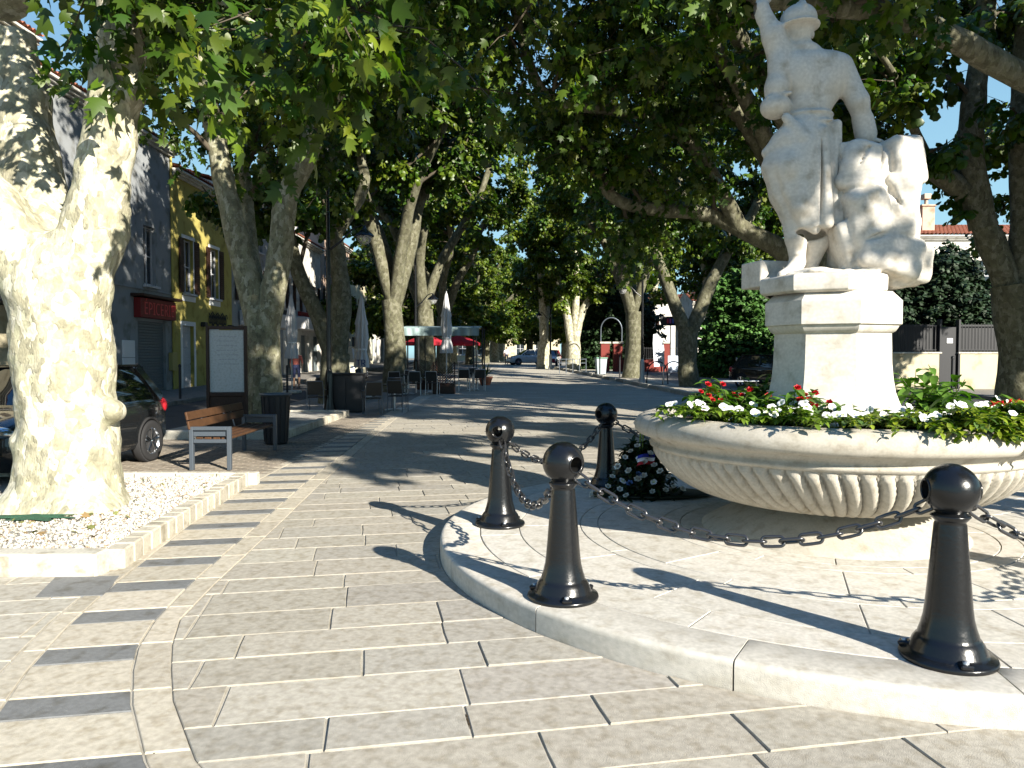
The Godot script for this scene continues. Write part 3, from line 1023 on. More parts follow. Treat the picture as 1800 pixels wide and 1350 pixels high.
# A plane tree. limbs: arrays of world points, first point on the trunk. o: options
func plane_tree(label: String, base: Vector3, trunk: Array, tr: Array, limbs: Array, o := {}) -> Node3D:
	var root := thing("plane_tree", label, "tree", base, 0.0, o.get("group", "plane trees along the promenade"))
	var r := RandomNumberGenerator.new(); r.seed = o.get("seed", 1)
	var nz := FastNoiseLite.new(); nz.seed = r.randi() % 1000; nz.frequency = 1.3
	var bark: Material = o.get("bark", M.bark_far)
	var loc := func(a: Array) -> Array: return a.map(func(p): return p - base)
	if trunk.size():
		var mb := MB.new()
		var tp := smooth_path(loc.call(trunk), 4)
		var rr := []
		for i in tp.size():
			var f := float(i) / (tp.size() - 1) * (tr.size() - 1)
			rr.append(lerpf(tr[int(f)], tr[mini(int(f) + 1, tr.size() - 1)], f - int(f)))
		mb.tube(tp, rr, 20, true, 0.16, nz)
		part("trunk", mb, bark, root)
	var twigs := MB.new()
	twigs.col = Color(1, 1, 1)
	var places := []; var cols := PackedColorArray()
	var nb: int = o.get("branches", 10)
	var hue: float = o.get("hue", 1.0)
	var reach: float = o.get("reach", 2.6)
	for li in limbs.size():
		var L: Dictionary = limbs[li]
		var p: Array
		if o.get("tall", 0.0) > 0.0 and L.r0 > 0.15 and not L.get("low", false):
			var e0: Vector3 = L.pts[-1]; var e1: Vector3 = L.pts[-2]
			var hd := Vector3(e0.x - e1.x, 0, e0.z - e1.z).limit_length(0.8)
			L.pts = L.pts + [e0 + hd + Vector3(0, o.tall * 0.5, 0), e0 + hd * 1.4 + Vector3(r.randfn() * 0.4, o.tall, r.randfn() * 0.4)]
			L.n = int(L.get("n", nb) * 1.5)
		if L.get("drawn", true):
			var mb := MB.new()
			p = limb_mesh(mb, loc.call(L.pts), L.r0, L.r1, 12, nz)
			part("limb", mb, bark, root)
		else:
			p = smooth_path(loc.call(L.pts), 4)
		var count: int = L.get("n", nb)
		for b in count:
			var t: float = lerpf(L.get("from", 0.3), 1.0, (b + r.randf()) / count)
			var fi := t * (p.size() - 1)
			var i0 := mini(int(fi), p.size() - 2)
			var s: Vector3 = p[i0].lerp(p[i0 + 1], fi - i0)
			var ld: Vector3 = (p[i0 + 1] - p[i0]).normalized()
			var out := Vector3(r.randfn(), r.randfn() * 0.5 + o.get("lift", 0.25), r.randfn()).normalized()
			if L.has("pull"): out = (out + L.pull * 0.8).normalized()
			var d := (out + ld * 0.45).normalized()
			var len := reach * r.randf_range(0.55, 1.2)
			if b == count - 1: d = ld; s = p[-1]
			var bp := [s]
			var q := s
			for k in 4:
				d = (d + Vector3(r.randfn() * 0.22, r.randfn() * 0.16 + 0.05, r.randfn() * 0.22)).normalized()
				q += d * len * 0.25
				if q.y < o.get("floor", 2.9): q.y = o.get("floor", 2.9) + r.randf() * 0.4; d.y = absf(d.y)
				bp.append(q)
			var br: float = lerpf(L.r0, L.r1, t) * 0.42
			br = clampf(br, 0.018, 0.075)
			twigs.tube(bp, [br, br * 0.8, br * 0.6, br * 0.42, br * 0.25], 5, false)
			for w in o.get("twigs", 6):
				var tt := lerpf(0.25, 1.0, (w + r.randf()) / float(o.get("twigs", 6)))
				var bi := mini(int(tt * 4), 3)
				var ws: Vector3 = bp[bi].lerp(bp[bi + 1], tt * 4 - bi)
				var wd: Vector3 = ((bp[bi + 1] - bp[bi]).normalized() * 0.5 + Vector3(r.randfn(), r.randfn() * 0.6 + 0.15, r.randfn()).normalized()).normalized()
				var wl := r.randf_range(0.5, 1.15)
				var we: Vector3 = ws + wd * wl + Vector3(0, -0.12, 0)
				twigs.tube([ws, (ws + we) * 0.5 + Vector3(0, 0.06, 0), we], [0.014, 0.009, 0.004], 3, false)
				for g in o.get("sprays", 5):
					var u: float = (g + 0.6) / float(o.get("sprays", 5))
					var sp: Vector3 = ws.lerp(we, u) + Vector3(r.randfn(), r.randfn(), r.randfn()) * 0.07
					var yaw := r.randf() * TAU
					var bs := Basis(Vector3.UP, yaw) * Basis(Vector3.RIGHT, r.randf_range(0.0, 1.25)) * Basis(Vector3.BACK, r.randfn() * 0.5)
					bs = bs.scaled_local(Vector3.ONE * r.randf_range(0.75, 1.25) * o.get("leaf", 1.0))
					places.append(Transform3D(bs, sp))
					var tone := r.randf_range(0.7, 1.3)
					var yel := r.randf()
					var lc := Color(0.034, 0.080, 0.006).lerp(Color(0.118, 0.155, 0.012), minf(1.0, pow(yel, 2.2 / hue)))
					cols.append(Color(lc.r * tone, lc.g * tone, lc.b * tone))
	part("branchwork", twigs, M.twig, root).set_meta("kind", "stuff")
	var cr := swarm("crown", spray_far if o.get("far", true) else spray_near, M.leaf, places, cols, root)
	cr.set_meta("kind", "stuff")
	return root

func auto_limbs(base: Vector3, fork: float, top: float, spread: float, n: int, sd: int, r0 := 0.26) -> Array:
	var r := RandomNumberGenerator.new(); r.seed = sd
	var out := []
	var a0 := r.randf() * TAU
	for i in n:
		var a := a0 + TAU * i / n + r.randfn() * 0.25
		var d := Vector3(cos(a), 0, sin(a))
		var s := spread * r.randf_range(0.75, 1.15)
		var h := (top - fork)
		var f := base + Vector3(0, fork, 0)
		var j := func(k): return Vector3(r.randfn(), r.randfn() * 0.5, r.randfn()) * k
		out.append({"pts": [f - Vector3(0, 0.25, 0), f + d * s * 0.22 + Vector3(0, h * 0.28, 0) + j.call(0.12), f + d * s * 0.5 + Vector3(0, h * 0.52, 0) + j.call(0.25), f + d * s * 0.75 + Vector3(0, h * 0.74, 0) + j.call(0.35), f + d * s + Vector3(0, h * r.randf_range(0.8, 1.0), 0) + j.call(0.3)], "r0": r0 * r.randf_range(0.8, 1.1), "r1": 0.06})
	return out

func trees() -> void:
	# the near tree: its pale trunk is one smooth body with three limbs
	var B := Vector3(-4.34, 0.0, -7.55)
	var f := Field.new()
	var q := func(px, py, d := 7.55): return at(px, py, d)
	f.cap(Vector3(-4.36, 0.02, -7.55), q.call(122, 800), 0.54, 0.44, 0.1)
	f.cap(q.call(122, 800), q.call(112, 640), 0.435, 0.435, 0.1)
	f.cap(q.call(112, 640), q.call(104, 520), 0.435, 0.455, 0.1)
	f.cap(q.call(104, 520), q.call(112, 470), 0.42, 0.36, 0.1)
	f.cap(q.call(130, 500), q.call(168, 400), 0.33, 0.285, 0.10)
	f.cap(q.call(168, 400), q.call(190, 260), 0.285, 0.235, 0.06)
	f.cap(q.call(190, 260), q.call(208, 130), 0.235, 0.225, 0.06)
	f.cap(q.call(208, 130), q.call(222, 0), 0.225, 0.235, 0.06)
	f.cap(q.call(222, 0), q.call(226, -130), 0.23, 0.2, 0.06)
	f.cap(q.call(80, 510), q.call(18, 420), 0.34, 0.31, 0.10)
	f.cap(q.call(18, 420), q.call(-60, 310), 0.31, 0.27, 0.06)
	f.cap(q.call(-60, 310), q.call(-130, 150), 0.27, 0.22, 0.06)
	f.cap(q.call(95, 480, 7.7), q.call(62, 350, 8.2), 0.3, 0.31, 0.08)
	f.cap(q.call(62, 350, 8.2), q.call(38, 180, 8.5), 0.31, 0.27, 0.06)
	f.cap(q.call(38, 180, 8.5), q.call(8, 0, 8.7), 0.27, 0.22, 0.06)
	f.ell(q.call(196, 722, 7.5), Vector3(0.13, 0.12, 0.15), 0.12)          # knobs left by lopped branches
	f.ell(q.call(42, 775, 7.45), Vector3(0.12, 0.10, 0.14), 0.10)
	f.ell(q.call(236, 160, 7.5), Vector3(0.10, 0.16, 0.14), 0.10)
	f.ell(Vector3(-4.6, 0.05, -7.35), Vector3(0.4, 0.2, 0.4), 0.15)
	f.ell(Vector3(-4.1, 0.05, -7.3), Vector3(0.35, 0.18, 0.4), 0.15)
	f.noise = FastNoiseLite.new(); f.noise.frequency = 2.2; f.noise.fractal_octaves = 4; f.amp = 0.05
	var mb := MB.new()
	f.net(Vector3(-7.2, 0.02, -9.2), Vector3(-3.0, 5.0, -6.4), 0.033, mb)
	for i in mb.v.size(): mb.v[i] -= B
	var tops := [q.call(222, -100), q.call(-130, 160), q.call(8, 10, 8.7)]
	var limbs := [
		{"pts": [tops[0], q.call(235, -260, 7.8), q.call(330, -400, 8.6), q.call(430, -480, 9.6)], "r0": 0.2, "r1": 0.06, "from": 0.1, "n": 12},
		{"pts": [tops[0], q.call(230, -200), q.call(200, -350, 8.0), q.call(230, -520, 9)], "r0": 0.18, "r1": 0.06, "from": 0.1},
		{"pts": [tops[1], Vector3(-6.6, 5.0, -7.4), Vector3(-7.4, 6.2, -7.0), Vector3(-8.2, 7.4, -6.6)], "r0": 0.22, "r1": 0.06},
		{"pts": [tops[2], q.call(-20, -160, 9.2), q.call(40, -280, 10.2), q.call(120, -330, 11.2)], "r0": 0.22, "r1": 0.06},
		{"pts": [tops[0], q.call(300, -230, 8.6), Vector3(-2.4, 6.6, -10.4), Vector3(-1.3, 7.3, -11.8), Vector3(-0.6, 8.2, -12.8)], "r0": 0.17, "r1": 0.05, "from": 0.4, "n": 13},
		# low hanging boughs over the promenade edge
		{"pts": [q.call(240, -160, 7.6), q.call(300, -80, 7.4), q.call(370, -10, 7.2), q.call(460, 50, 7.0)], "r0": 0.06, "r1": 0.02, "n": 7, "from": 0.45},
		{"pts": [q.call(235, -180, 7.8), q.call(330, -100, 7.9), q.call(440, -40, 7.9), q.call(560, 0, 7.8)], "r0": 0.06, "r1": 0.02, "n": 7, "from": 0.4},
	]
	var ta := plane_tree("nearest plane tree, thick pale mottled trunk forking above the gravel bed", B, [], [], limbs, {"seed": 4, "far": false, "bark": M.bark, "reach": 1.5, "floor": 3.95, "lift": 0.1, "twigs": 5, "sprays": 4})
	part("trunk", mb, M.bark, ta)
	# second tree of the left row
	var b2 := Vector3(-5.5, 0.06, -17.0)
	var q2 := func(px, py, d := 17.0): return at(px, py, d)
	limbs = [
		{"pts": [q2.call(455, 560), q2.call(425, 450), q2.call(398, 340), q2.call(375, 220), q2.call(345, 90), q2.call(330, -80)], "r0": 0.30, "r1": 0.09},
		{"pts": [q2.call(470, 560), q2.call(492, 450), q2.call(503, 350), q2.call(548, 250), q2.call(540, 140), q2.call(590, 40), q2.call(680, -60, 15.5)], "r0": 0.30, "r1": 0.08},
		{"pts": [q2.call(460, 540), q2.call(440, 440, 17.6), q2.call(432, 330, 18.4), q2.call(420, 200, 19.2), q2.call(440, 60, 20)], "r0": 0.2, "r1": 0.08},
		{"pts": [q2.call(545, 245), q2.call(600, 160, 16.4), q2.call(680, 130, 15.6), q2.call(790, 150, 15.0)], "r0": 0.14, "r1": 0.05, "n": 9},
	]
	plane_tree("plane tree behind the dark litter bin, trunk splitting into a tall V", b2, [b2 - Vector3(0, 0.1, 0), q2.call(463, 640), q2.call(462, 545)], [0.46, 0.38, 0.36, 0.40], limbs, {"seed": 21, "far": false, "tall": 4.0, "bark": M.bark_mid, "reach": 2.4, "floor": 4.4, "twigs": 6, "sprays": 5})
	# third and fourth of the left row
	var b3 := Vector3(-5.75, 0.08, -25.0)
	var q3 := func(px, py, d := 25.0): return at(px, py, d)
	limbs = [
		{"pts": [q3.call(590, 640), q3.call(560, 560), q3.call(525, 480), q3.call(500, 380), q3.call(470, 250)], "r0": 0.30, "r1": 0.09},
		{"pts": [q3.call(592, 620), q3.call(600, 520), q3.call(588, 420), q3.call(575, 320), q3.call(620, 210), q3.call(625, 90)], "r0": 0.36, "r1": 0.1},
		{"pts": [q3.call(588, 420), q3.call(640, 330), q3.call(635, 270), q3.call(665, 180), q3.call(740, 110, 23)], "r0": 0.2, "r1": 0.07},
	]
	plane_tree("leaning plane tree with dark trunk beside the tall street lamp", b3, [b3 - Vector3(0, 0.1, 0), q3.call(588, 660), q3.call(590, 620)], [0.55, 0.48, 0.44], limbs, {"seed": 33, "tall": 5.0, "branches": 12, "reach": 2.8, "floor": 5.6})
	var b4 := Vector3(-4.75, 0.16, -31.0)
	limbs = auto_limbs(b4, 3.6, 12.0, 3.6, 4, 12, 0.28)
	plane_tree("plane tree with straight dark trunk between the two closed parasols", b4, [b4 - Vector3(0, 0.1, 0), b4 + Vector3(0.05, 1.8, 0), b4 + Vector3(-0.1, 3.7, 0)], [0.52, 0.42, 0.4], limbs, {"seed": 44, "tall": 4.5, "branches": 12, "reach": 2.8, "floor": 6.4})
	# right side: the tree hidden by the statue, with long boughs reaching left
	var r2 := Vector3(7.6, 0.02, -19.5)
	var q5 := func(px, py, d := 19.5): return at(px, py, d)
	limbs = [
		{"pts": [q5.call(1425, 520), q5.call(1385, 450), q5.call(1320, 410), q5.call(1240, 375), q5.call(1150, 368, 18.5), q5.call(1070, 340, 18)], "r0": 0.30, "r1": 0.07, "n": 12, "from": 0.35},
		{"pts": [q5.call(1300, 400), q5.call(1240, 290, 18.8), q5.call(1160, 210, 18), q5.call(1060, 190, 17), q5.call(960, 170, 16)], "r0": 0.2, "r1": 0.06, "n": 14, "from": 0.2},
		{"pts": [q5.call(1425, 520), q5.call(1410, 400), q5.call(1330, 250, 18.5), q5.call(1230, 120, 17.5), q5.call(1130, 30, 16)], "r0": 0.26, "r1": 0.06, "n": 14},
		{"pts": [q5.call(1428, 520), q5.call(1450, 380), q5.call(1500, 230), q5.call(1560, 60), q5.call(1590, -80)], "r0": 0.26, "r1": 0.06, "n": 8},
		{"pts": [q5.call(1425, 500), q5.call(1420, 320, 19), q5.call(1330, 120, 16), q5.call(1200, -60, 14), q5.call(1050, -160, 12.5)], "r0": 0.24, "r1": 0.05, "n": 14},
		{"pts": [q5.call(1410, 420), Vector3(5.4, 7.2, -17.6), Vector3(3.0, 9.2, -15.6), Vector3(0.6, 10.4, -14.0), Vector3(-1.6, 11.0, -13.6)], "r0": 0.2, "r1": 0.06, "n": 19, "from": 0.35},
	]
	plane_tree("dark plane tree standing behind the statue, long boughs reaching left", r2, [r2 - Vector3(0, 0.1, 0), q5.call(1425, 600), q5.call(1425, 510)], [0.5, 0.4, 0.42], limbs, {"seed": 52, "far": false, "tall": 3.0, "reach": 2.3, "floor": 4.1, "twigs": 7, "sprays": 5})
	# the tree at the right edge
	var r1 := Vector3(12.75, 0.02, -19.2)
	var q6 := func(px, py, d := 19.2): return at(px, py, d)
	limbs = [
		{"pts": [q6.call(1778, 520), q6.call(1740, 420), q6.call(1705, 350), q6.call(1640, 300), q6.call(1570, 275), q6.call(1500, 262)], "r0": 0.34, "r1": 0.1, "n": 7, "from": 0.45},
		{"pts": [q6.call(1730, 400), q6.call(1705, 280), q6.call(1715, 150), q6.call(1735, 20), q6.call(1720, -120)], "r0": 0.34, "r1": 0.1, "n": 7},
		{"pts": [q6.call(1790, 540), q6.call(1800, 400), q6.call(1795, 250), q6.call(1800, 80), q6.call(1820, -100)], "r0": 0.36, "r1": 0.1, "n": 7},
		{"pts": [q6.call(1640, 300), q6.call(1600, 210, 18), q6.call(1570, 130, 17), q6.call(1520, 60, 16)], "r0": 0.13, "r1": 0.05, "n": 7},
	]
	plane_tree("massive plane tree with knotted trunk at the right edge by the fence", r1, [r1 - Vector3(0, 0.1, 0), q6.call(1795, 620), q6.call(1782, 500)], [0.62, 0.5, 0.52], limbs, {"seed": 61, "tall": 3.0, "reach": 1.9, "floor": 5.2, "twigs": 5, "sprays": 4})
	# trees of the right row further on
	var b7 := Vector3(8.15, 0.2, -35.0)
	var q7 := func(px, py, d := 35.0): return at(px, py, d)
	limbs = [
		{"pts": [q7.call(1208, 590), q7.call(1180, 520), q7.call(1150, 440), q7.call(1110, 360), q7.call(1060, 300)], "r0": 0.32, "r1": 0.08},
		{"pts": [q7.call(1212, 590), q7.call(1240, 520), q7.call(1275, 450), q7.call(1320, 380), q7.call(1345, 320)], "r0": 0.34, "r1": 0.08},
		{"pts": [q7.call(1150, 440), q7.call(1170, 380), q7.call(1200, 300), q7.call(1210, 220)], "r0": 0.18, "r1": 0.07},
	]
	plane_tree("plane tree with forked trunk left of the planted basin", b7, [b7 - Vector3(0, 0.1, 0), q7.call(1208, 640), q7.call(1210, 575)], [0.52, 0.42, 0.46], limbs, {"seed": 71, "tall": 2.0, "reach": 2.8, "floor": 6.2, "branches": 12})
	var b8 := Vector3(6.95, 0.37, -44.5)
	limbs = auto_limbs(b8, 3.8, 12.0, 4.0, 4, 81, 0.3)
	var t8 := plane_tree("thick plane tree standing beside the lamp post with the splayed foot", b8, [b8 - Vector3(0, 0.1, 0), b8 + Vector3(0.1, 1.8, 0), b8 + Vector3(0.05, 3.8, 0)], [0.62, 0.46, 0.44], limbs, {"seed": 82, "tall": 1.5, "branches": 13, "reach": 2.6, "floor": 6.8, "hue": 2.0})
	var b9 := gp(4.65, -58.5)
	limbs = [
		{"pts": [at(1005, 610, 58.5), at(998, 560, 58.5), at(990, 520, 58.5), at(975, 470, 58.5), at(955, 420, 58.5)], "r0": 0.36, "r1": 0.1},
		{"pts": [at(1010, 610, 58.5), at(1018, 565, 58.5), at(1030, 535, 58.5), at(1060, 500, 58.5), at(1085, 470, 58.5)], "r0": 0.34, "r1": 0.1},
		{"pts": [at(1010, 590, 58.5), at(1012, 540, 58.5), at(1015, 490, 58.5), at(1010, 430, 58.5)], "r0": 0.3, "r1": 0.1},
	]
	var t9 := plane_tree("sunlit pale plane tree with twin stems in front of the silver car", b9, [b9 - Vector3(0, 0.1, 0), at(1008, 630, 58.5), at(1008, 600, 58.5)], [0.62, 0.55, 0.52], limbs, {"seed": 92, "tall": 1.0, "bark": M.bark, "branches": 14, "reach": 3.2, "floor": 3.0, "hue": 2.6, "lift": 0.0})
	# broad low-branched tree, the kind that closes the far end
	var b0 := gp(-4.2, -76.0)
	limbs = auto_limbs(b0, 3.2, 10.5, 4.6, 5, 301, 0.26) + auto_limbs(b0, 2.9, 5.0, 5.0, 6, 302, 0.16)
	var t10 := plane_tree("broad low-hanging plane tree on the left before the white parked car", b0, [b0 - Vector3(0, 0.1, 0), b0 + Vector3(0.05, 1.6, 0), b0 + Vector3(0, 3.3, 0)], [0.5, 0.4, 0.38], limbs, {"seed": 303, "branches": 10, "reach": 2.4, "floor": 2.6, "lift": -0.1, "hue": 3.0, "leaf": 1.15})
	for e in [[-2.9, -84.0, 1.0, "low-hanging yellow-green tree at the far end, just right of the left row"], [2.2, -94.0, 2.2, "low-hanging yellow-green tree behind the distant white car"], [-8.5, -58.0, 3.0, "low-hanging tree over the left street behind the terrace"], [7.6, -88.0, 4.1, "low-hanging tree behind the distant red car"]]:
		copy(t10, gp(e[0], e[1]), e[2], e[3])
	# copies further down both rows and beyond the street
	var spots := [
		[-4.7, -41.0, 0.7, "plane tree just behind the terrace awning on the left row"],
		[-4.6, -52.0, 2.1, "plane tree of the left row beyond the terrace, half hidden by leaves"],
		[2.6, -62.5, 1.3, "plane tree behind the distant red car on the right row"],
		[-6.5, -83.0, 1.7, "far yellow-green plane tree left of the vanishing point"],
		[-2.0, -88.0, 3.6, "far yellow-green plane tree in the middle of the vanishing point"],
		[15.9, -15.6, 4.4, "tree off the right side shading the knotted trunk"],
		[-9.5, -90.0, 0.2, "far plane tree closing the street on the left"],
		[-1.5, -98.0, 2.9, "far plane tree closing the middle of the promenade"],
		[6.5, -93.0, 1.9, "far plane tree right of the promenade's vanishing point"],
		[14.5, -56.0, 0.9, "broad tree over the red gateway across the right street"],
		[12.5, -74.0, 3.3, "distant tree beyond the red gateway"],
		[19.0, -50.0, 5.5, "bushy tree left of the statue's legs beyond the street"],
		[-14.0, -74.0, 2.4, "distant tree at the end of the house row"],
		[17.6, -12.5, 0.4, "second tree off the right side, beyond the street"],
		[20.5, -22.0, 2.6, "third tree off the right side, beyond the street"],
		[25.0, -62.0, 1.1, "tree behind the tiled house on the right"]]
	var i := 0
	for s in spots:
		copy(t8 if i < 2 or s[0] < 15.0 and (i % 2 == 0 and s[1] > -60.0) else t9, gp(s[0], s[1]), s[2], s[3])
		i += 1
	# trees beside and behind the camera that throw the shade
	var b10 := Vector3(10.5, 0, -0.6)
	limbs = [
		{"pts": [b10 + Vector3(0, 3.2, 0), Vector3(9.8, 4.8, -0.9), Vector3(8.9, 6.2, -1.0), Vector3(7.9, 7.3, -0.7), Vector3(6.7, 7.9, -0.8)], "r0": 0.26, "r1": 0.06, "n": 15, "from": 0.45},
		{"pts": [b10 + Vector3(0, 3.2, 0), Vector3(10.2, 5.2, -0.3), Vector3(9.7, 6.9, 0.2), Vector3(9.0, 8.4, 0.7), Vector3(8.2, 9.6, 0.9)], "r0": 0.26, "r1": 0.06, "n": 13, "from": 0.5},
		{"pts": [b10 + Vector3(0, 3.2, 0), Vector3(10.9, 5.0, -1.4), Vector3(11.2, 6.6, -2.2), Vector3(11.2, 8.2, -3.2)], "r0": 0.26, "r1": 0.06, "n": 11},
	]
	plane_tree("plane tree beside the camera on the right, outside the view", b10, [b10 - Vector3(0, 0.1, 0), b10 + Vector3(0, 1.8, 0), b10 + Vector3(0, 3.3, 0)], [0.5, 0.4, 0.42], limbs, {"seed": 101, "tall": 4.5, "reach": 2.0, "floor": 4.9, "twigs": 6, "sprays": 5, "group": "trees beside the view"})
	var b11 := Vector3(11.2, 0, -10.8)
	limbs = auto_limbs(b11, 3.4, 10.5, 4.2, 3, 111, 0.28)
	limbs.append({"pts": [b11 + Vector3(0, 3.6, 0), at(1790, 130, 11.5), at(1690, 75, 11.2), at(1570, 25, 11), at(1440, 5, 10.8), at(1300, -40, 10.5)], "r0": 0.22, "r1": 0.08, "n": 10, "from": 0.45})
	limbs.append({"pts": [b11 + Vector3(0, 3.6, 0), Vector3(9.6, 6.0, -10.4), Vector3(7.4, 8.2, -9.8), Vector3(4.6, 9.4, -9.2), Vector3(1.8, 10.0, -8.8)], "r0": 0.24, "r1": 0.06, "n": 17, "from": 0.45})
	limbs.append({"pts": [b11 + Vector3(0, 3.6, 0), Vector3(9.4, 6.4, -11.6), Vector3(6.8, 8.8, -12.4), Vector3(4.0, 10.4, -12.8), Vector3(1.4, 11.4, -12.4)], "r0": 0.24, "r1": 0.06, "n": 16, "from": 0.45})
	plane_tree("plane tree off the right side whose bough crosses behind the helmet", b11, [b11 - Vector3(0, 0.1, 0), b11 + Vector3(0, 1.8, 0), b11 + Vector3(0, 3.6, 0)], [0.5, 0.4, 0.42], limbs, {"seed": 112, "far": false, "tall": 4.5, "reach": 2.2, "floor": 5.3, "twigs": 6, "sprays": 5, "group": "trees beside the view"})
	# tall dark evergreen hedge behind the fence, and garden greenery across the street
	hedge("evergreen_hedge", "tall dark evergreen mass behind the fence right of the statue", Vector3(18.6, 0.2, -36.5), Vector3(5.2, 6.6, 2.6), 5200, Color(0.016, 0.034, 0.014), 1)
	hedge("evergreen_hedge", "second dark evergreen mass farther right behind the fence", Vector3(28.5, 0.2, -36.0), Vector3(5.4, 6.2, 2.6), 3600, Color(0.018, 0.038, 0.014), 5)
	hedge("garden_shrub", "round bright green shrub tree left of the statue's plinth", Vector3(14.2, 0.4, -46.0), Vector3(2.9, 6.4, 2.6), 3600, Color(0.055, 0.13, 0.025), 2)
	hedge("garden_shrub", "dark hedge between the red gate pillars and the distant street", Vector3(8.6, 0.6, -62.0), Vector3(3.4, 7.4, 2.5), 3000, Color(0.02, 0.045, 0.014), 3)

func hedge(called: String, label: String, base: Vector3, size: Vector3, n: int, c: Color, sd: int) -> void:
	var root := thing(called, label, "hedge" if called == "evergreen_hedge" else "shrub", base)
	var r := RandomNumberGenerator.new(); r.seed = sd
	var nz := FastNoiseLite.new(); nz.seed = sd; nz.frequency = 0.35
	var pl := []; var cl := PackedColorArray()
	for i in n:
		var d := Vector3(r.randfn(), absf(r.randfn()), r.randfn()).normalized()
		var k := 1.0 - 0.45 * pow(r.randf(), 2.0)
		k *= 1.0 + 0.32 * nz.get_noise_3dv(d * 4.0)
		var p := Vector3(d.x * size.x, d.y * size.y, d.z * size.z) * k
		if r.randf() < 0.3: p.y *= r.randf()
		var b := Basis(Vector3.UP, r.randf() * TAU) * Basis(Vector3.RIGHT, r.randf_range(-0.6, 1.0))
		pl.append(Transform3D(b.scaled_local(Vector3.ONE * r.randf_range(0.8, 1.3)), p))
		var t := r.randf_range(0.6, 1.4)
		cl.append(Color(c.r * t, c.g * t, c.b * t))
	swarm("crown", spray_far, M.hedge, pl, cl, root).set_meta("kind", "stuff")
	var mb := MB.new()
	for i in 4:
		var a := TAU * i / 4.0
		mb.tube([Vector3(cos(a) * 0.3, -0.1, sin(a) * 0.2), Vector3(cos(a) * 0.7, size.y * 0.4, sin(a) * 0.5), Vector3(cos(a) * size.x * 0.4, size.y * 0.75, sin(a) * size.z * 0.4)], [0.12, 0.08, 0.03], 6)
	part("stem", mb, M.twig, root)

const SC := 6.3 / 1350.0      # metres per unit of my sketch of the memorial
func sk(px: float, py: float, z := 0.0) -> Vector3:   # sketch point, z metres towards the viewer of the statue's middle plane; local to the memorial
	return at(px, py, -CZ) + Vector3(0, 0, z) - Vector3(CX, 0, CZ)

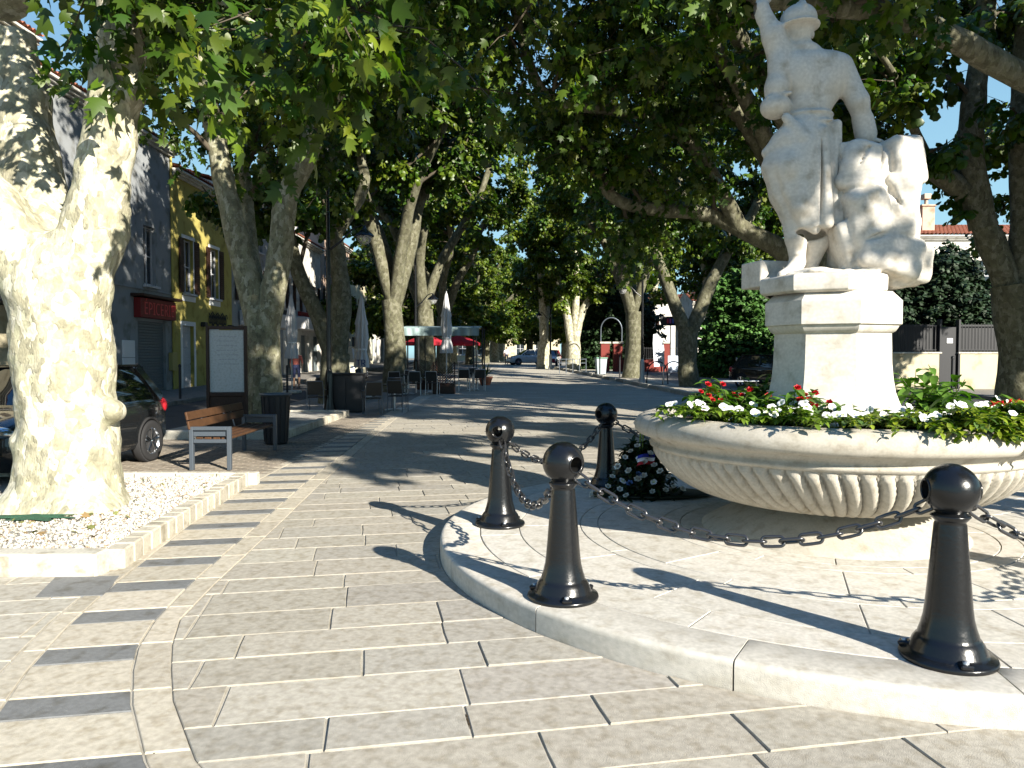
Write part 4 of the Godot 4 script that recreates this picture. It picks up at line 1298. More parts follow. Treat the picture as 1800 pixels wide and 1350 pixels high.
func memorial() -> void:
	var root := thing("war_memorial", "white stone soldier statue leaning on a rock, on an octagonal pedestal", "statue", Vector3(CX, 0, CZ))
	# pedestal, tier by tier
	var mb := MB.new()
	var turn := PI / 2 + 0.02
	var shaft := []
	for p in [[0.63, 0.98], [0.63, 1.08], [0.60, 1.10], [0.57, 1.13], [0.535, 1.20], [0.505, 1.28], [0.487, 1.38], [0.475, 1.5], [0.468, 1.74]]: shaft.append(Vector2(p[0], p[1]))
	mb.facets(shaft, 8, Vector3.ZERO, turn)
	part("shaft", mb, M.statue, root)
	mb = MB.new()
	mb.facets([Vector2(0.46, 1.735), Vector2(0.475, 1.738), Vector2(0.50, 1.755), Vector2(0.52, 1.785), Vector2(0.522, 1.80)], 8, Vector3.ZERO, turn)
	mb.facets([Vector2(0.522, 1.80), Vector2(0.54, 1.802), Vector2(0.545, 1.808), Vector2(0.545, 1.985), Vector2(0.538, 1.992), Vector2(0.50, 2.03), Vector2(0.47, 2.06)], 8, Vector3.ZERO, turn)
	mb.facets([Vector2(0.47, 2.06), Vector2(0.0, 2.065)], 8, Vector3.ZERO, turn)
	part("collar", mb, M.statue, root)
	mb = MB.new()
	mb.facets([Vector2(0.46, 2.05), Vector2(0.495, 2.06), Vector2(0.51, 2.075), Vector2(0.512, 2.165), Vector2(0.505, 2.185), Vector2(0.47, 2.2), Vector2(0.0, 2.21)], 8, Vector3(-0.08, 0, 0), turn)
	part("plinth", mb, M.statue, root)
	# the block standing beside the far foot
	mb = MB.new()
	mb.box(sk(1372, 478, -0.3), Vector3(0.34, 0.22, 0.3), 0.008, Basis(Vector3.UP, 0.25))
	part("side_block", mb, M.statue, root)
	# figure
	var f := Field.new()
	var c := func(a, b, r1, r2, k := 0.03): f.cap(a, b, r1 * SC, r2 * SC, k)
	var e := func(p, rx, ry, rz, k := 0.03, rot := Basis()): f.ell(p, Vector3(rx * SC, ry * SC, rz), k, rot)
	# legs and boots
	c.call(sk(1398, 370, 0.0), sk(1398, 420, 0.02), 25, 19, 0.03)
	c.call(sk(1398, 420, 0.02), sk(1402, 458, 0.0), 18, 13, 0.02)
	c.call(sk(1402, 462, -0.01), sk(1388, 478, 0.06), 14, 13, 0.02)
	c.call(sk(1388, 478, 0.06), sk(1364, 488, 0.14), 12, 9, 0.02)
	c.call(sk(1440, 385, -0.05), sk(1439, 422, -0.06), 27, 24, 0.03)
	c.call(sk(1439, 422, -0.06), sk(1430, 466, -0.08), 23, 14, 0.02)
	c.call(sk(1430, 470, -0.08), sk(1436, 482, -0.2), 13, 11, 0.02)
	# puttee wraps
	for i in 5: f.ell(sk(1400, 415 + i * 8.0, 0.015), Vector3((18.5 - i * 1.1) * SC, 2.6 * SC, (18.5 - i * 1.1) * SC), 0.006, Basis(Vector3.BACK, 0.2))
	# coat
	f.skirt([[sk(1421, 206).y, sk(1421, 206).x, 37 * SC, 0.150, 0.0], [sk(1410, 245).y, sk(1409, 245).x, 53 * SC, 0.19, 0.01], [sk(1403, 295).y, sk(1402, 295).x, 62 * SC, 0.21, 0.01], [sk(1406, 340).y, sk(1409, 340).x, 56 * SC, 0.21, 0.0], [sk(1418, 380).y, sk(1418, 380).x, 45 * SC, 0.20, 0.0], [sk(1420, 404).y, sk(1424, 404).x, 39 * SC, 0.19, 0.0]], 0.03)
	f.cap(sk(1348, 292, 0.02), sk(1380, 300, 0.1), 8 * SC, 26 * SC, 0.04)      # wind-blown coat corner
	f.cap(sk(1346, 268, 0.0), sk(1378, 250, 0.08), 7 * SC, 22 * SC, 0.04)
	f.cap(sk(1432, 240, 0.165), sk(1437, 398, 0.185), 9 * SC, 12 * SC, 0.02)   # edge of the back vent
	f.cap(sk(1462, 225, 0.10), sk(1464, 395, 0.12), 8 * SC, 9 * SC, 0.03)
	f.cap(sk(1405, 260, 0.18), sk(1396, 370, 0.17), 8 * SC, 15 * SC, 0.05)
	f.cut(sk(1418, 412, 0.0), Vector3(0.15, 0.05, 0.15), 0.02)
	c.call(sk(1411, 398, 0.13), sk(1422, 408, 0.13), 12, 9, 0.02)
	# trunk of the body
	e.call(sk(1421, 212), 39, 26, 0.15)
	e.call(sk(1421, 190), 37, 30, 0.145)
	e.call(sk(1429, 150), 49, 52, 0.165, 0.05)
	e.call(sk(1429, 116, 0.01), 57, 26, 0.14, 0.05)
	e.call(sk(1458, 132, 0.09), 22, 30, 0.07, 0.06)     # shoulder blades
	e.call(sk(1400, 132, 0.09), 22, 30, 0.07, 0.06)
	f.cut(sk(1428, 165, 0.19), Vector3(0.022, 0.2, 0.035), 0.06)  # furrow of the back
	# belt and buckles
	f.ell(sk(1421, 205), Vector3(42 * SC, 8 * SC, 0.172), 0.004)
	f.cut(sk(1427, 325, 0.215), Vector3(0.009, 0.38, 0.06), 0.008)      # slit of the coat
	f.cut(sk(1463, 315, 0.17), Vector3(0.012, 0.36, 0.05), 0.01)
	f.rbox(sk(1413, 219, 0.155), Vector3(9 * SC, 3 * SC, 0.012), 0.006, 0.008)
	f.rbox(sk(1437, 221, 0.155), Vector3(12 * SC, 3 * SC, 0.012), 0.006, 0.008)
	# collar, neck, head
	e.call(sk(1411, 89, 0.0), 29, 13, 0.115, 0.04)
	c.call(sk(1408, 88), sk(1405, 62), 18, 17, 0.03)
	e.call(sk(1404, 52, -0.015), 24, 29, 0.125, 0.02)
	f.ell(sk(1404, 57, -0.14), Vector3(0.02, 0.035, 0.03), 0.015)              # nose
	f.cap(sk(1396, 68, -0.115), sk(1412, 68, -0.115), 0.014, 0.014, 0.012)     # mouth
	f.ell(sk(1404, 76, -0.10), Vector3(0.045, 0.03, 0.04), 0.02)               # chin
	for s in [-1, 1]:
		f.ell(sk(1404 + s * 25, 60, -0.01), Vector3(0.014, 0.036, 0.026), 0.01)   # ears
		f.cut(sk(1404 + s * 10, 52, -0.135), Vector3(0.02, 0.012, 0.02), 0.012)
		f.ell(sk(1404 + s * 10, 52, -0.118), Vector3(0.014, 0.009, 0.012), 0.005)
	# helmet with brim and crest
	e.call(sk(1403, 37, 0.0), 30.5, 27, 0.165, 0.012)
	f.ell(sk(1403, 49, 0.0), Vector3(35 * SC, 4.6 * SC, 0.2), 0.008)
	for i in 6:
		var a0 := lerpf(-1.1, 1.1, i / 6.0); var a1 := lerpf(-1.1, 1.1, (i + 1) / 6.0)
		var hc := sk(1403, 37)
		f.cap(hc + Vector3(0, cos(a0) * 0.132, sin(a0) * 0.168), hc + Vector3(0, cos(a1) * 0.132, sin(a1) * 0.168), 0.016, 0.016, 0.015)
	# right arm, leaning on the rock
	c.call(sk(1476, 120, 0.0), sk(1503, 182, 0.05), 23, 18, 0.05)
	c.call(sk(1503, 182, 0.05), sk(1521, 230, 0.0), 18, 14, 0.03)
	c.call(sk(1515, 212, 0.015), sk(1522, 236, 0.0), 18, 18.5, 0.012)
	c.call(sk(1524, 236, 0.0), sk(1532, 248, -0.02), 11, 10, 0.015)
	for i in 4: c.call(sk(1530, 247, -0.045 + i * 0.024), sk(1549 + [0, 4, 3, -2][i], 250, -0.055 + i * 0.028), 4.2, 3.4, 0.006)
	c.call(sk(1528, 246, 0.03), sk(1538, 252, 0.075), 4.5, 3.8, 0.008)
	# left arm, raised
	c.call(sk(1376, 108, 0.0), sk(1358, 66, 0.02), 24, 19, 0.05)
	c.call(sk(1358, 66, 0.02), sk(1340, 16, 0.0), 18.5, 11.5, 0.03)
	c.call(sk(1343, 32, 0.0), sk(1338, 14, 0.0), 13, 13.5, 0.012)
	c.call(sk(1339, 14, 0.0), sk(1341, -4, -0.01), 9.5, 11, 0.015)
	for i in 4:
		c.call(sk(1334 + i * 5.0, -8, -0.015), sk(1333 + i * 5.5, -24 - [0, 4, 5, 1][i], -0.02), 3.9, 3.4, 0.005)
		c.call(sk(1333 + i * 5.5, -24 - [0, 4, 5, 1][i], -0.02), sk(1335 + i * 5.2, -36 - [0, 5, 6, 1][i], -0.05), 3.4, 2.8, 0.004)
	c.call(sk(1352, 0, -0.02), sk(1360, -16, -0.05), 4.4, 3.4, 0.008)
	# sleeve cloth and the knapsack hanging at the left side
	e.call(sk(1368, 128, 0.03), 19, 40, 0.11, 0.03, Basis(Vector3.BACK, 0.08))
	e.call(sk(1363, 158, 0.03), 20, 30, 0.12, 0.025)
	e.call(sk(1361, 190, 0.03), 25.5, 21, 0.135, 0.02)
	f.cap(sk(1344, 178, 0.1), sk(1378, 174, 0.15), 3 * SC, 3 * SC, 0.012)
	f.cap(sk(1372, 215, 0.13), sk(1398, 252, 0.16), 8 * SC, 13 * SC, 0.02)      # canteen and bag flap at the hip
	e.call(sk(1393, 255, 0.13), 14, 12, 0.07, 0.015)
	f.cap(sk(1384, 236, 0.17), sk(1406, 246, 0.185), 5 * SC, 4 * SC, 0.008)
	f.noise = FastNoiseLite.new(); f.noise.frequency = 3.2; f.noise.fractal_octaves = 3; f.noise.seed = 4; f.amp = 0.004
	mb = MB.new()
	f.net(Vector3(-0.66, 2.16, -0.42), Vector3(0.5, 4.75, 0.42), 0.0125, mb)
	part("soldier", mb, M.statue, root)
	# rock
	var g := Field.new()
	var re := func(p, rx, ry, rz, k := 0.03, rot := Basis()): g.ell(p, Vector3(rx * SC, ry * SC, rz), k, rot)
	var rb := func(px, py, z, hx, hy, hz, rr, k, rot): g.rbox(sk(px, py, z), Vector3(hx * SC, hy * SC, hz), rr, k, rot)
	rb.call(1540, 392, -0.06, 58, 114, 0.26, 0.05, 0.02, Basis(Vector3.UP, 0.25))
	rb.call(1564, 294, -0.01, 36, 45, 0.26, 0.07, 0.015, Basis(Vector3.BACK, 0.13) * Basis(Vector3.UP, 0.35))
	rb.call(1503, 306, 0.03, 34, 46, 0.24, 0.07, 0.015, Basis(Vector3.BACK, -0.32) * Basis(Vector3.UP, -0.25))
	rb.call(1490, 268, -0.05, 28, 14, 0.2, 0.03, 0.03, Basis(Vector3.BACK, 0.1))
	rb.call(1506, 392, 0.12, 37, 56, 0.19, 0.09, 0.012, Basis(Vector3.BACK, 0.22) * Basis(Vector3.RIGHT, 0.12))
	rb.call(1566, 372, 0.10, 30, 56, 0.2, 0.06, 0.012, Basis(Vector3.BACK, -0.1) * Basis(Vector3.UP, -0.3))
	rb.call(1586, 350, -0.04, 15, 88, 0.24, 0.05, 0.015, Basis(Vector3.BACK, -0.03))
	rb.call(1540, 456, 0.15, 54, 38, 0.18, 0.08, 0.015, Basis(Vector3.BACK, -0.3) * Basis(Vector3.RIGHT, -0.15))
	rb.call(1480, 438, 0.05, 22, 46, 0.18, 0.05, 0.02, Basis(Vector3.BACK, 0.3))
	rb.call(1588, 468, 0.02, 20, 34, 0.23, 0.05, 0.02, Basis(Vector3.BACK, -0.12) * Basis(Vector3.UP, 0.3))
	rb.call(1574, 495, 0.02, 32, 13, 0.2, 0.04, 0.02, Basis(Vector3.BACK, 0.18))
	g.cut(sk(1526, 300, 0.28), Vector3(0.012, 0.2, 0.08), 0.015, Basis(Vector3.BACK, -0.15))
	g.cut(sk(1543, 352, 0.31), Vector3(0.016, 0.14, 0.09), 0.015, Basis(Vector3.BACK, 0.5))
	g.cut(sk(1490, 296, 0.27), Vector3(0.01, 0.12, 0.05), 0.012, Basis(Vector3.BACK, -0.5))
	g.cut(sk(1512, 425, 0.33), Vector3(0.16, 0.012, 0.05), 0.012, Basis(Vector3.BACK, 0.35))
	# ground of the scene on top of the plinth
	for t in [[1385, 490, 26, 0.22], [1415, 484, 40, 0.3], [1455, 486, 40, 0.32], [1500, 486, 34, 0.3], [1525, 492, 14, 0.2]]:
		re.call(sk(t[0], t[1], 0.05), t[2], 11, t[3], 0.03)
	g.noise = FastNoiseLite.new(); g.noise.frequency = 2.6; g.noise.fractal_octaves = 5; g.noise.seed = 14; g.noise.fractal_type = FastNoiseLite.FRACTAL_RIDGED; g.amp = 0.02
	mb = MB.new()
	g.net(Vector3(-0.62, 2.04, -0.5), Vector3(0.8, 3.5, 0.5), 0.016, mb)
	part("rock", mb, M.statue, root)

func basin() -> void:
	var root := thing("stone_basin", "large round stone planter basin with fluted bowl around the pedestal", "planter", Vector3(CX, 0, CZ))
	var mb := MB.new()
	var prof := []
	for p in [[0.5, 1.0], [1.20, 1.0], [1.24, 1.02], [1.28, 1.055], [1.36, 1.085], [1.45, 1.09], [1.52, 1.075], [1.57, 1.045], [1.595, 1.0], [1.59, 0.955], [1.565, 0.925], [1.53, 0.912], [1.50, 0.905]]:
		prof.push_front(Vector2(p[0], p[1]))
	mb.lathe(prof, 128)
	part("rim", mb, M.basin, root)
	mb = MB.new()
	mb.lathe([Vector2(1.435, 0.80), Vector2(1.46, 0.815), Vector2(1.468, 0.835), Vector2(1.45, 0.85), Vector2(1.455, 0.87), Vector2(1.49, 0.90), Vector2(1.505, 0.912)], 128)
	part("moulding", mb, M.basin, root)
	# bowl with slanting flutes
	mb = MB.new()
	var bowl := [[0.62, 0.365], [0.74, 0.385], [0.87, 0.415], [0.98, 0.45], [1.08, 0.49], [1.17, 0.535], [1.24, 0.58], [1.30, 0.63], [1.345, 0.675], [1.38, 0.72], [1.405, 0.755], [1.42, 0.782], [1.43, 0.802]]
	var n := 78
	var segs := n * 8
	var st := mb.v.size()
	for j in bowl.size():
		var t := float(j) / (bowl.size() - 1)
		for k in segs:
			var a := -TAU * k / segs
			var ph := fposmod(a * n / TAU + (1.0 - t) * 1.5, 1.0)
			var shape := sqrt(maxf(0.0, sin(PI * ph)))
			var dep := 0.046 * smoothstep(0.02, 0.35, t) * smoothstep(1.0, 0.90, t)
			var r: float = bowl[j][0] - dep * (1.0 - shape) + dep * 0.35
			mb.vert(Vector3(cos(a) * r, bowl[j][1] - dep * 0.5 * (shape), sin(a) * r))
	mb.grid(segs, bowl.size(), st, true)
	part("bowl", mb, M.basin, root)
	mb = MB.new()
	mb.lathe([Vector2(1.02, PLAT - 0.02), Vector2(1.02, PLAT + 0.01), Vector2(0.96, PLAT + 0.05), Vector2(0.86, PLAT + 0.10), Vector2(0.76, PLAT + 0.15), Vector2(0.68, PLAT + 0.19), Vector2(0.62, PLAT + 0.215), Vector2(0.61, PLAT + 0.235)], 96)
	part("foot", mb, M.basin, root)
	mb = MB.new()
	mb.lathe([Vector2(1.27, 1.012), Vector2(1.0, 1.03), Vector2(0.5, 1.04)], 48)
	part("soil", mb, M.soil, root)

func bollards_and_chains() -> void:
	var spots := [Vector2(2.04, -3.55), Vector2(0.3, -4.47), Vector2(-0.1, -6.43), Vector2(1.02, -8.3), Vector2(3.05, -9.15), Vector2(5.02, -8.05), Vector2(5.55, -5.9), Vector2(4.35, -4.05)]
	var words := ["nearest black iron bollard in front of the basin at the right", "black iron bollard at the platform edge, second nearest, chain hole facing the camera", "black iron bollard leftmost on the platform edge", "dark iron bollard beside the bouquet of white flowers", "iron bollard hidden behind the flower basin", "iron bollard behind the basin at the right, only its dark foot showing", "iron bollard off the right side of the picture behind the basin", "iron bollard just outside the right edge of the picture"]
	var body := MB.new()
	body.lathe([Vector2(0.205, 0.0), Vector2(0.21, 0.012), Vector2(0.205, 0.026), Vector2(0.175, 0.034), Vector2(0.165, 0.05), Vector2(0.152, 0.085), Vector2(0.138, 0.105), Vector2(0.13, 0.112), Vector2(0.128, 0.125), Vector2(0.118, 0.155), Vector2(0.107, 0.20), Vector2(0.101, 0.25), Vector2(0.094, 0.33), Vector2(0.084, 0.45), Vector2(0.075, 0.56), Vector2(0.069, 0.635), Vector2(0.064, 0.645), Vector2(0.07, 0.652), Vector2(0.086, 0.672), Vector2(0.083, 0.68), Vector2(0.062, 0.69), Vector2(0.055, 0.71)], 40)
	var ball := MB.new()
	var prof := []
	var R := 0.122; var bore := 0.047
	var a0 := asin(bore / R)
	for i in 27:
		var a := lerpf(a0, PI - a0, i / 26.0)
		prof.push_front(Vector2(sin(a) * R, cos(a) * R))
	ball.lathe(prof, 36, Vector3.ZERO, Basis(Vector3.BACK, PI / 2))
	var rim := MB.new()
	for s in [-1.0, 1.0]:
		var ring := []
		for k in 24: ring.append(Vector3(s * cos(a0) * R, cos(TAU * k / 24) * bore, sin(TAU * k / 24) * bore))
		ring.append(ring[0])
		var rr := []; rr.resize(25); rr.fill(0.006)
		rim.tube(ring, rr, 6, false)
	var hole := MB.new()
	hole.lathe([Vector2(bore, -cos(a0) * R), Vector2(bore, cos(a0) * R)], 24, Vector3.ZERO, Basis(Vector3.BACK, PI / 2))
	var lug := MB.new()
	lug.box(Vector3(0.165, 0.04, 0), Vector3(0.09, 0.022, 0.055), 0.006, Basis(Vector3.BACK, -0.12))
	var bolt := MB.new()
	bolt.lathe([Vector2(0.014, 0.0), Vector2(0.014, 0.012), Vector2(0.0, 0.014)], 6, Vector3(0.185, 0.046, 0))
	var bm := body.mesh(); var ballm := ball.mesh(); var rm := rim.mesh(); var hm := hole.mesh(); var lm := lug.mesh(); var btm := bolt.mesh()
	for i in spots.size():
		var p: Vector2 = spots[i]
		var prev: Vector2 = spots[(i + 1) % spots.size()]; var nxt: Vector2 = spots[(i + spots.size() - 1) % spots.size()]
		var d := (nxt - prev).normalized()
		var o := thing("bollard", words[i], "bollard", Vector3(p.x, PLAT + 0.0005, p.y), atan2(-d.y, d.x), "iron bollards round the memorial")
		part("post", bm, M.iron, o)
		var bl := part("ball", ballm, M.iron, o, Transform3D(Basis(), Vector3(0, 0.795, 0)))
		part("hole_rim", rm, M.iron, bl)
		part("bore", hm, M.bore, bl)
		for k in 3:
			var b := Basis(Vector3.UP, TAU * k / 3 + 0.5 + i)
			var l := part("lug", lm, M.iron, o, Transform3D(b, Vector3.ZERO))
			part("bolt", btm, M.galv, l)
	# chain of oval links between neighbours
	var link := MB.new()
	var ring := []
	for k in 20:
		var a := TAU * k / 20
		ring.append(Vector3(cos(a) * 0.024 + signf(cos(a)) * (0.034 if absf(cos(a)) > 0.01 else 0.0), sin(a) * 0.026, 0))
	ring.append(ring[0])
	var rr := []; rr.resize(21); rr.fill(0.0085)
	link.tube(ring, rr, 8, false)
	var lmesh := link.mesh()
	var cw := ["black chain hanging between the nearest bollard and the one left of it", "black chain between the two front left bollards", "black chain from the leftmost bollard to the one by the bouquet", "black chain running from the bouquet bollard behind the basin", "black chain hidden behind the flower basin", "black chain behind the basin at the right", "black chain outside the right edge of the picture", "black chain leaving the nearest bollard towards the right edge"]
	for i in spots.size():
		var p: Vector2 = spots[i]; var q: Vector2 = spots[(i + 1) % spots.size()]
		var a := Vector3(p.x, PLAT + 0.775, p.y); var b := Vector3(q.x, PLAT + 0.775, q.y)
		var o := thing("chain", cw[i], "chain", a, 0.0, "chains between the bollards")
		var span := Vector2(b.x - a.x, b.z - a.z).length()
		var sag := span * (0.165 if i != 1 else 0.20)
		var pts := []
		for k in 201:
			var t := k / 200.0
			pts.append(a.lerp(b, t) - Vector3(0, sag * 4.0 * t * (1.0 - t), 0) - a)
		var pitch := 0.093
		var run := 0.0
		var next := 0.02
		var cnt := 0
		for k in 200:
			var seg: float = pts[k].distance_to(pts[k + 1])
			while run + seg >= next:
				var c: Vector3 = pts[k].lerp(pts[k + 1], (next - run) / seg)
				var x: Vector3 = (pts[k + 1] - pts[k]).normalized()
				var y := Vector3.UP.cross(x).normalized().cross(x) * -1.0
				var bs := Basis(x, y, x.cross(y)) * Basis(Vector3.RIGHT, (0.35 if cnt % 2 else 0.35 + PI / 2) + 0.18 * sin(cnt * 1.7))
				part("link", lmesh, M.chain, o, Transform3D(bs, c))
				cnt += 1
				next += pitch
			run += seg

# ---------- planting ----------
func petunia(mb: MB, r: float) -> void:   # open trumpet with five lobes, facing +y
	var f := mb.v.size()
	mb.col = Color(0.5, 0.55, 0.3)
	mb.vert(Vector3(0, -r * 0.5, 0))
	var n := 20
	for ring in 3:
		for k in n:
			var a := TAU * k / n
			var lobe := 0.86 + 0.14 * absf(cos(a * 2.5))
			var rr: float = [0.18, 0.62, 1.0][ring] * r * (lobe if ring > 0 else 1.0)
			mb.col = [Color(0.45, 0.5, 0.25), Color(0.62, 0.62, 0.62), Color(0.70, 0.70, 0.70)][ring]
			mb.vert(Vector3(cos(a) * rr, [-0.2, 0.02, -0.03][ring] * r + 0.07 * r * sin(a * 5.0) * (ring * 0.5), sin(a) * rr))
	for k in n: mb.tri(f, f + 1 + (k + 1) % n, f + 1 + k)
	for ring in 2:
		for k in n:
			var k2 := (k + 1) % n
			mb.quad(f + 1 + ring * n + k, f + 1 + ring * n + k2, f + 1 + (ring + 1) * n + k2, f + 1 + (ring + 1) * n + k)
	mb.col = Color(1, 1, 1)

func ruffle(mb: MB, r: float, c: Color, layers := 3) -> void:   # small double flower
	for l in layers:
		for k in 6:
			var a := TAU * (k + l * 0.5) / 6
			mb.col = c * (1.0 - 0.14 * l)
			var b := Basis(Vector3.UP, a) * Basis(Vector3.RIGHT, -0.25 - 0.4 * l)
			blade(mb, Vector3(0, 0.1 * r * l, 0), b, r * (1.0 - 0.22 * l), r * 0.42, -0.3)
	mb.col = Color(1, 1, 1)

func flowers() -> void:
	var r := RandomNumberGenerator.new(); r.seed = 900
	var pet := MB.new(); petunia(pet, 0.034)
	var pm := pet.mesh()
	var red := MB.new(); ruffle(red, 0.034, Color(0.50, 0.012, 0.02))
	var redm := red.mesh()
	var polar := func(px, rad): # angle on the basin seen at sketch x, radius
		return px
	# kinds: w white petunia, r red-flowered leafy plant, g trailing greenery, b big-leaved plant
	var plants := [
		["r", -1.08, 0.25, 0.42, "leafy plant with small red flowers at the left end of the basin"],
		["r", -0.72, 0.10, 0.34, "low leafy plant with red flowers left of the pedestal"],
		["r", -0.42, 0.55, 0.30, "leafy plant with one bright red bloom in front of the pedestal's left face"],
		["w", -0.80, 0.72, 0.22, "white petunia clump at the front left of the basin"],
		["w", -0.42, 0.92, 0.20, "white petunia clump spilling over the rim left of centre"],
		["w", -0.05, 0.80, 0.22, "white petunia clump directly before the pedestal foot"],
		["w", 0.12, 1.12, 0.18, "white petunia clump drooping over the middle of the rim"],
		["w", 0.36, 0.86, 0.22, "white petunia clump right of the middle, below the lit pedestal face"],
		["g", 0.24, 1.10, 0.24, "yellow-green trailing plant in the middle of the basin front"],
		["g", 0.52, 1.08, 0.26, "trailing green plant hanging over the rim beside the nearest bollard's ball"],
		["w", 0.82, 0.80, 0.22, "white petunia clump at the right of the basin"],
		["g", 0.78, 0.98, 0.22, "low trailing greenery right of the hanging plant"],
		["b", 0.72, 0.36, 0.52, "tall plant with broad pointed green leaves right of the pedestal"],
		["b", 0.98, -0.10, 0.40, "dark leafy plant in shade at the back right of the basin"],
		["c", 1.10, 0.66, 0.26, "bright red cockscomb flower at the right end of the basin"],
		["b", -0.30, -0.75, 0.40, "leafy plant behind the pedestal at the back of the basin"],
		["w", -1.0, 0.50, 0.22, "white petunia among red flowers near the left end"],
		["w", -0.62, 1.0, 0.20, "white petunia clump at the rim between the left clump and the centre"],
		["w", 0.0, 1.12, 0.20, "white petunia clump at the rim exactly below the pedestal corner"],
		["g", -0.15, 1.05, 0.22, "yellow-green trailing plant among petunias left of centre"],
		["w", 0.55, 0.72, 0.26, "white petunia clump at the right corner of the pedestal foot"],
		["w", 1.02, 0.42, 0.24, "small white petunia beside the broad-leaved plant"],
	]
	for e in plants:
		var base := Vector3(CX + e[1], 1.035, CZ + e[2])
		var kind: String = e[0]
		var nm: String = {"w": "petunia", "r": "begonia", "g": "trailing_plant", "b": "leafy_plant", "c": "cockscomb"}[kind]
		var o := thing(nm, e[4], "plant", base, 0.0, "plants in the memorial basin")
		var mb := MB.new()
		var H: float = e[3]
		var out := Vector3(e[1], 0, e[2]).normalized()
		var reach := Vector3(e[1], 0, e[2]).length()
		if kind == "w" or kind == "g":
			var nst := 17 if kind == "w" else 34
			for s in nst:
				var d := (Vector3(r.randfn(), 0, r.randfn()) * 0.7 + out * (0.55 if kind == "w" else 0.7)).normalized()
				var L := r.randf_range(0.18, 0.48) * (1.0 if kind == "w" else 1.35)
				if kind == "g" and e[1] == 0.52 and s % 3 == 0: L = r.randf_range(0.7, 1.0); d = out
				if kind == "g" and e[1] == 0.24 and s % 4 == 0: L = r.randf_range(0.5, 0.7); d = (out + Vector3(r.randfn() * 0.3, 0, 0)).normalized()
				var p := Vector3(r.randfn() * 0.05, 0.0, r.randfn() * 0.05)
				var pts := [p]
				var vy := H * r.randf_range(3.2, 6.6)
				var n := 6 + int(L * 14)
				for k in n:
					vy -= H * 9.0 / n * 0.9
					p += (d * L + Vector3(0, vy * 0.28, 0)) / n
					var rr := Vector2(base.x + p.x - CX, base.z + p.z - CZ).length()
					var floor_y := 0.0 if rr < 1.25 else (0.09 if rr < 1.5 else (0.09 - (rr - 1.5) * 0.9 if rr < 1.6 else -9.0))
					if rr >= 1.58: d = Vector3(d.x * 0.25, 0, d.z * 0.25); vy = -H * 5.0
					if p.y < floor_y + 0.015: p.y = floor_y + 0.015
					pts.append(p)
					var tone := r.randf_range(0.7, 1.35)
					for q in 5:
						mb.col = Color(0.125 * tone, 0.195 * tone, 0.02 * tone) if kind == "w" else Color(0.19 * tone, 0.24 * tone, 0.022 * tone)
						if kind == "g" and r.randf() < 0.3: mb.col = Color(0.07 * tone, 0.13 * tone, 0.03 * tone)
						var b := Basis(Vector3.UP, r.randf() * TAU) * Basis(Vector3.RIGHT, r.randf_range(-0.7, 0.6))
						blade(mb, p, b, r.randf_range(0.035, 0.07), r.randf_range(0.011, 0.021), 0.3)
				mb.col = Color(0.08, 0.12, 0.03)
				var rad := []; rad.resize(pts.size()); rad.fill(0.003)
				mb.tube(pts, rad, 3, false)
				if (kind == "w" and s % 4 != 3) or s % 9 == 0:
					var top: Vector3 = pts[int(pts.size() * 0.7)] + Vector3(0, 0.03, 0)
					var fb := Basis(Vector3.UP, r.randf() * TAU) * Basis(Vector3.RIGHT, r.randf_range(0.2, 1.0))
					fb = Basis(Quaternion(Vector3.UP, (Vector3(r.randfn() * 0.4, 0.75, 0.8 + r.randfn() * 0.3)).normalized())) * Basis(Vector3.UP, r.randf() * TAU)
					part("flower", pm, M.petal, o, Transform3D(fb.scaled_local(Vector3.ONE * r.randf_range(0.8, 1.15)), top))
		elif kind == "r" or kind == "b":
			var nst := 15 if kind == "r" else 8
			for s in nst:
				var d := Vector3(r.randfn() * 0.55, 1.0, r.randfn() * 0.55).normalized()
				var L := H * r.randf_range(0.55, 1.05)
				var p := Vector3(r.randfn() * 0.09, 0, r.randfn() * 0.09)
				var pe := p + d * L
				mb.col = Color(0.10, 0.12, 0.04)
				mb.tube([p, p.lerp(pe, 0.5) + Vector3(r.randfn(), 0, r.randfn()) * 0.02, pe], [0.005, 0.004, 0.003], 4, false)
				var nl := 15 if kind == "r" else 12
				for k in nl:
					var t := lerpf(0.25, 1.0, float(k) / nl)
					var tone := r.randf_range(0.65, 1.3)
					mb.col = Color(0.095 * tone, 0.185 * tone, 0.028 * tone)
					var b := Basis(Vector3.UP, r.randf() * TAU) * Basis(Vector3.RIGHT, r.randf_range(-0.7, 0.35))
					var ll := r.randf_range(0.07, 0.13) if kind == "r" else r.randf_range(0.12, 0.22)
					blade(mb, p.lerp(pe, t), b, ll, ll * (0.27 if kind == "r" else 0.2), 0.45)
				if kind == "r" and s % 3 == 0:
					var fb := Basis(Quaternion(Vector3.UP, Vector3(r.randfn() * 0.4, 0.8, 0.7).normalized()))
					part("flower", redm, M.petal, o, Transform3D(fb, p.lerp(pe, 0.92) + Vector3(0, 0.0, 0.03)))
					part("flower", redm, M.petal, o, Transform3D(fb.scaled_local(Vector3.ONE * 0.8), p.lerp(pe, 0.7) + Vector3(r.randfn() * 0.06, 0.02, 0.07)))
		else:
			var plume := MB.new()
			for k in 90:
				var t := r.randf_range(0.6, 1.25)
				plume.col = Color(0.50 * t, 0.012 * t, 0.02 * t)
				var p := Vector3(r.randfn() * 0.09, 0.12 + r.randf() * 0.06, r.randfn() * 0.03)
				blade(plume, p, Basis(Vector3.UP, r.randf() * TAU) * Basis(Vector3.RIGHT, r.randf_range(-1.4, -0.2)), 0.045, 0.012, 0.2)
			part("plume", plume, M.petal, o).set_meta("kind", "stuff")
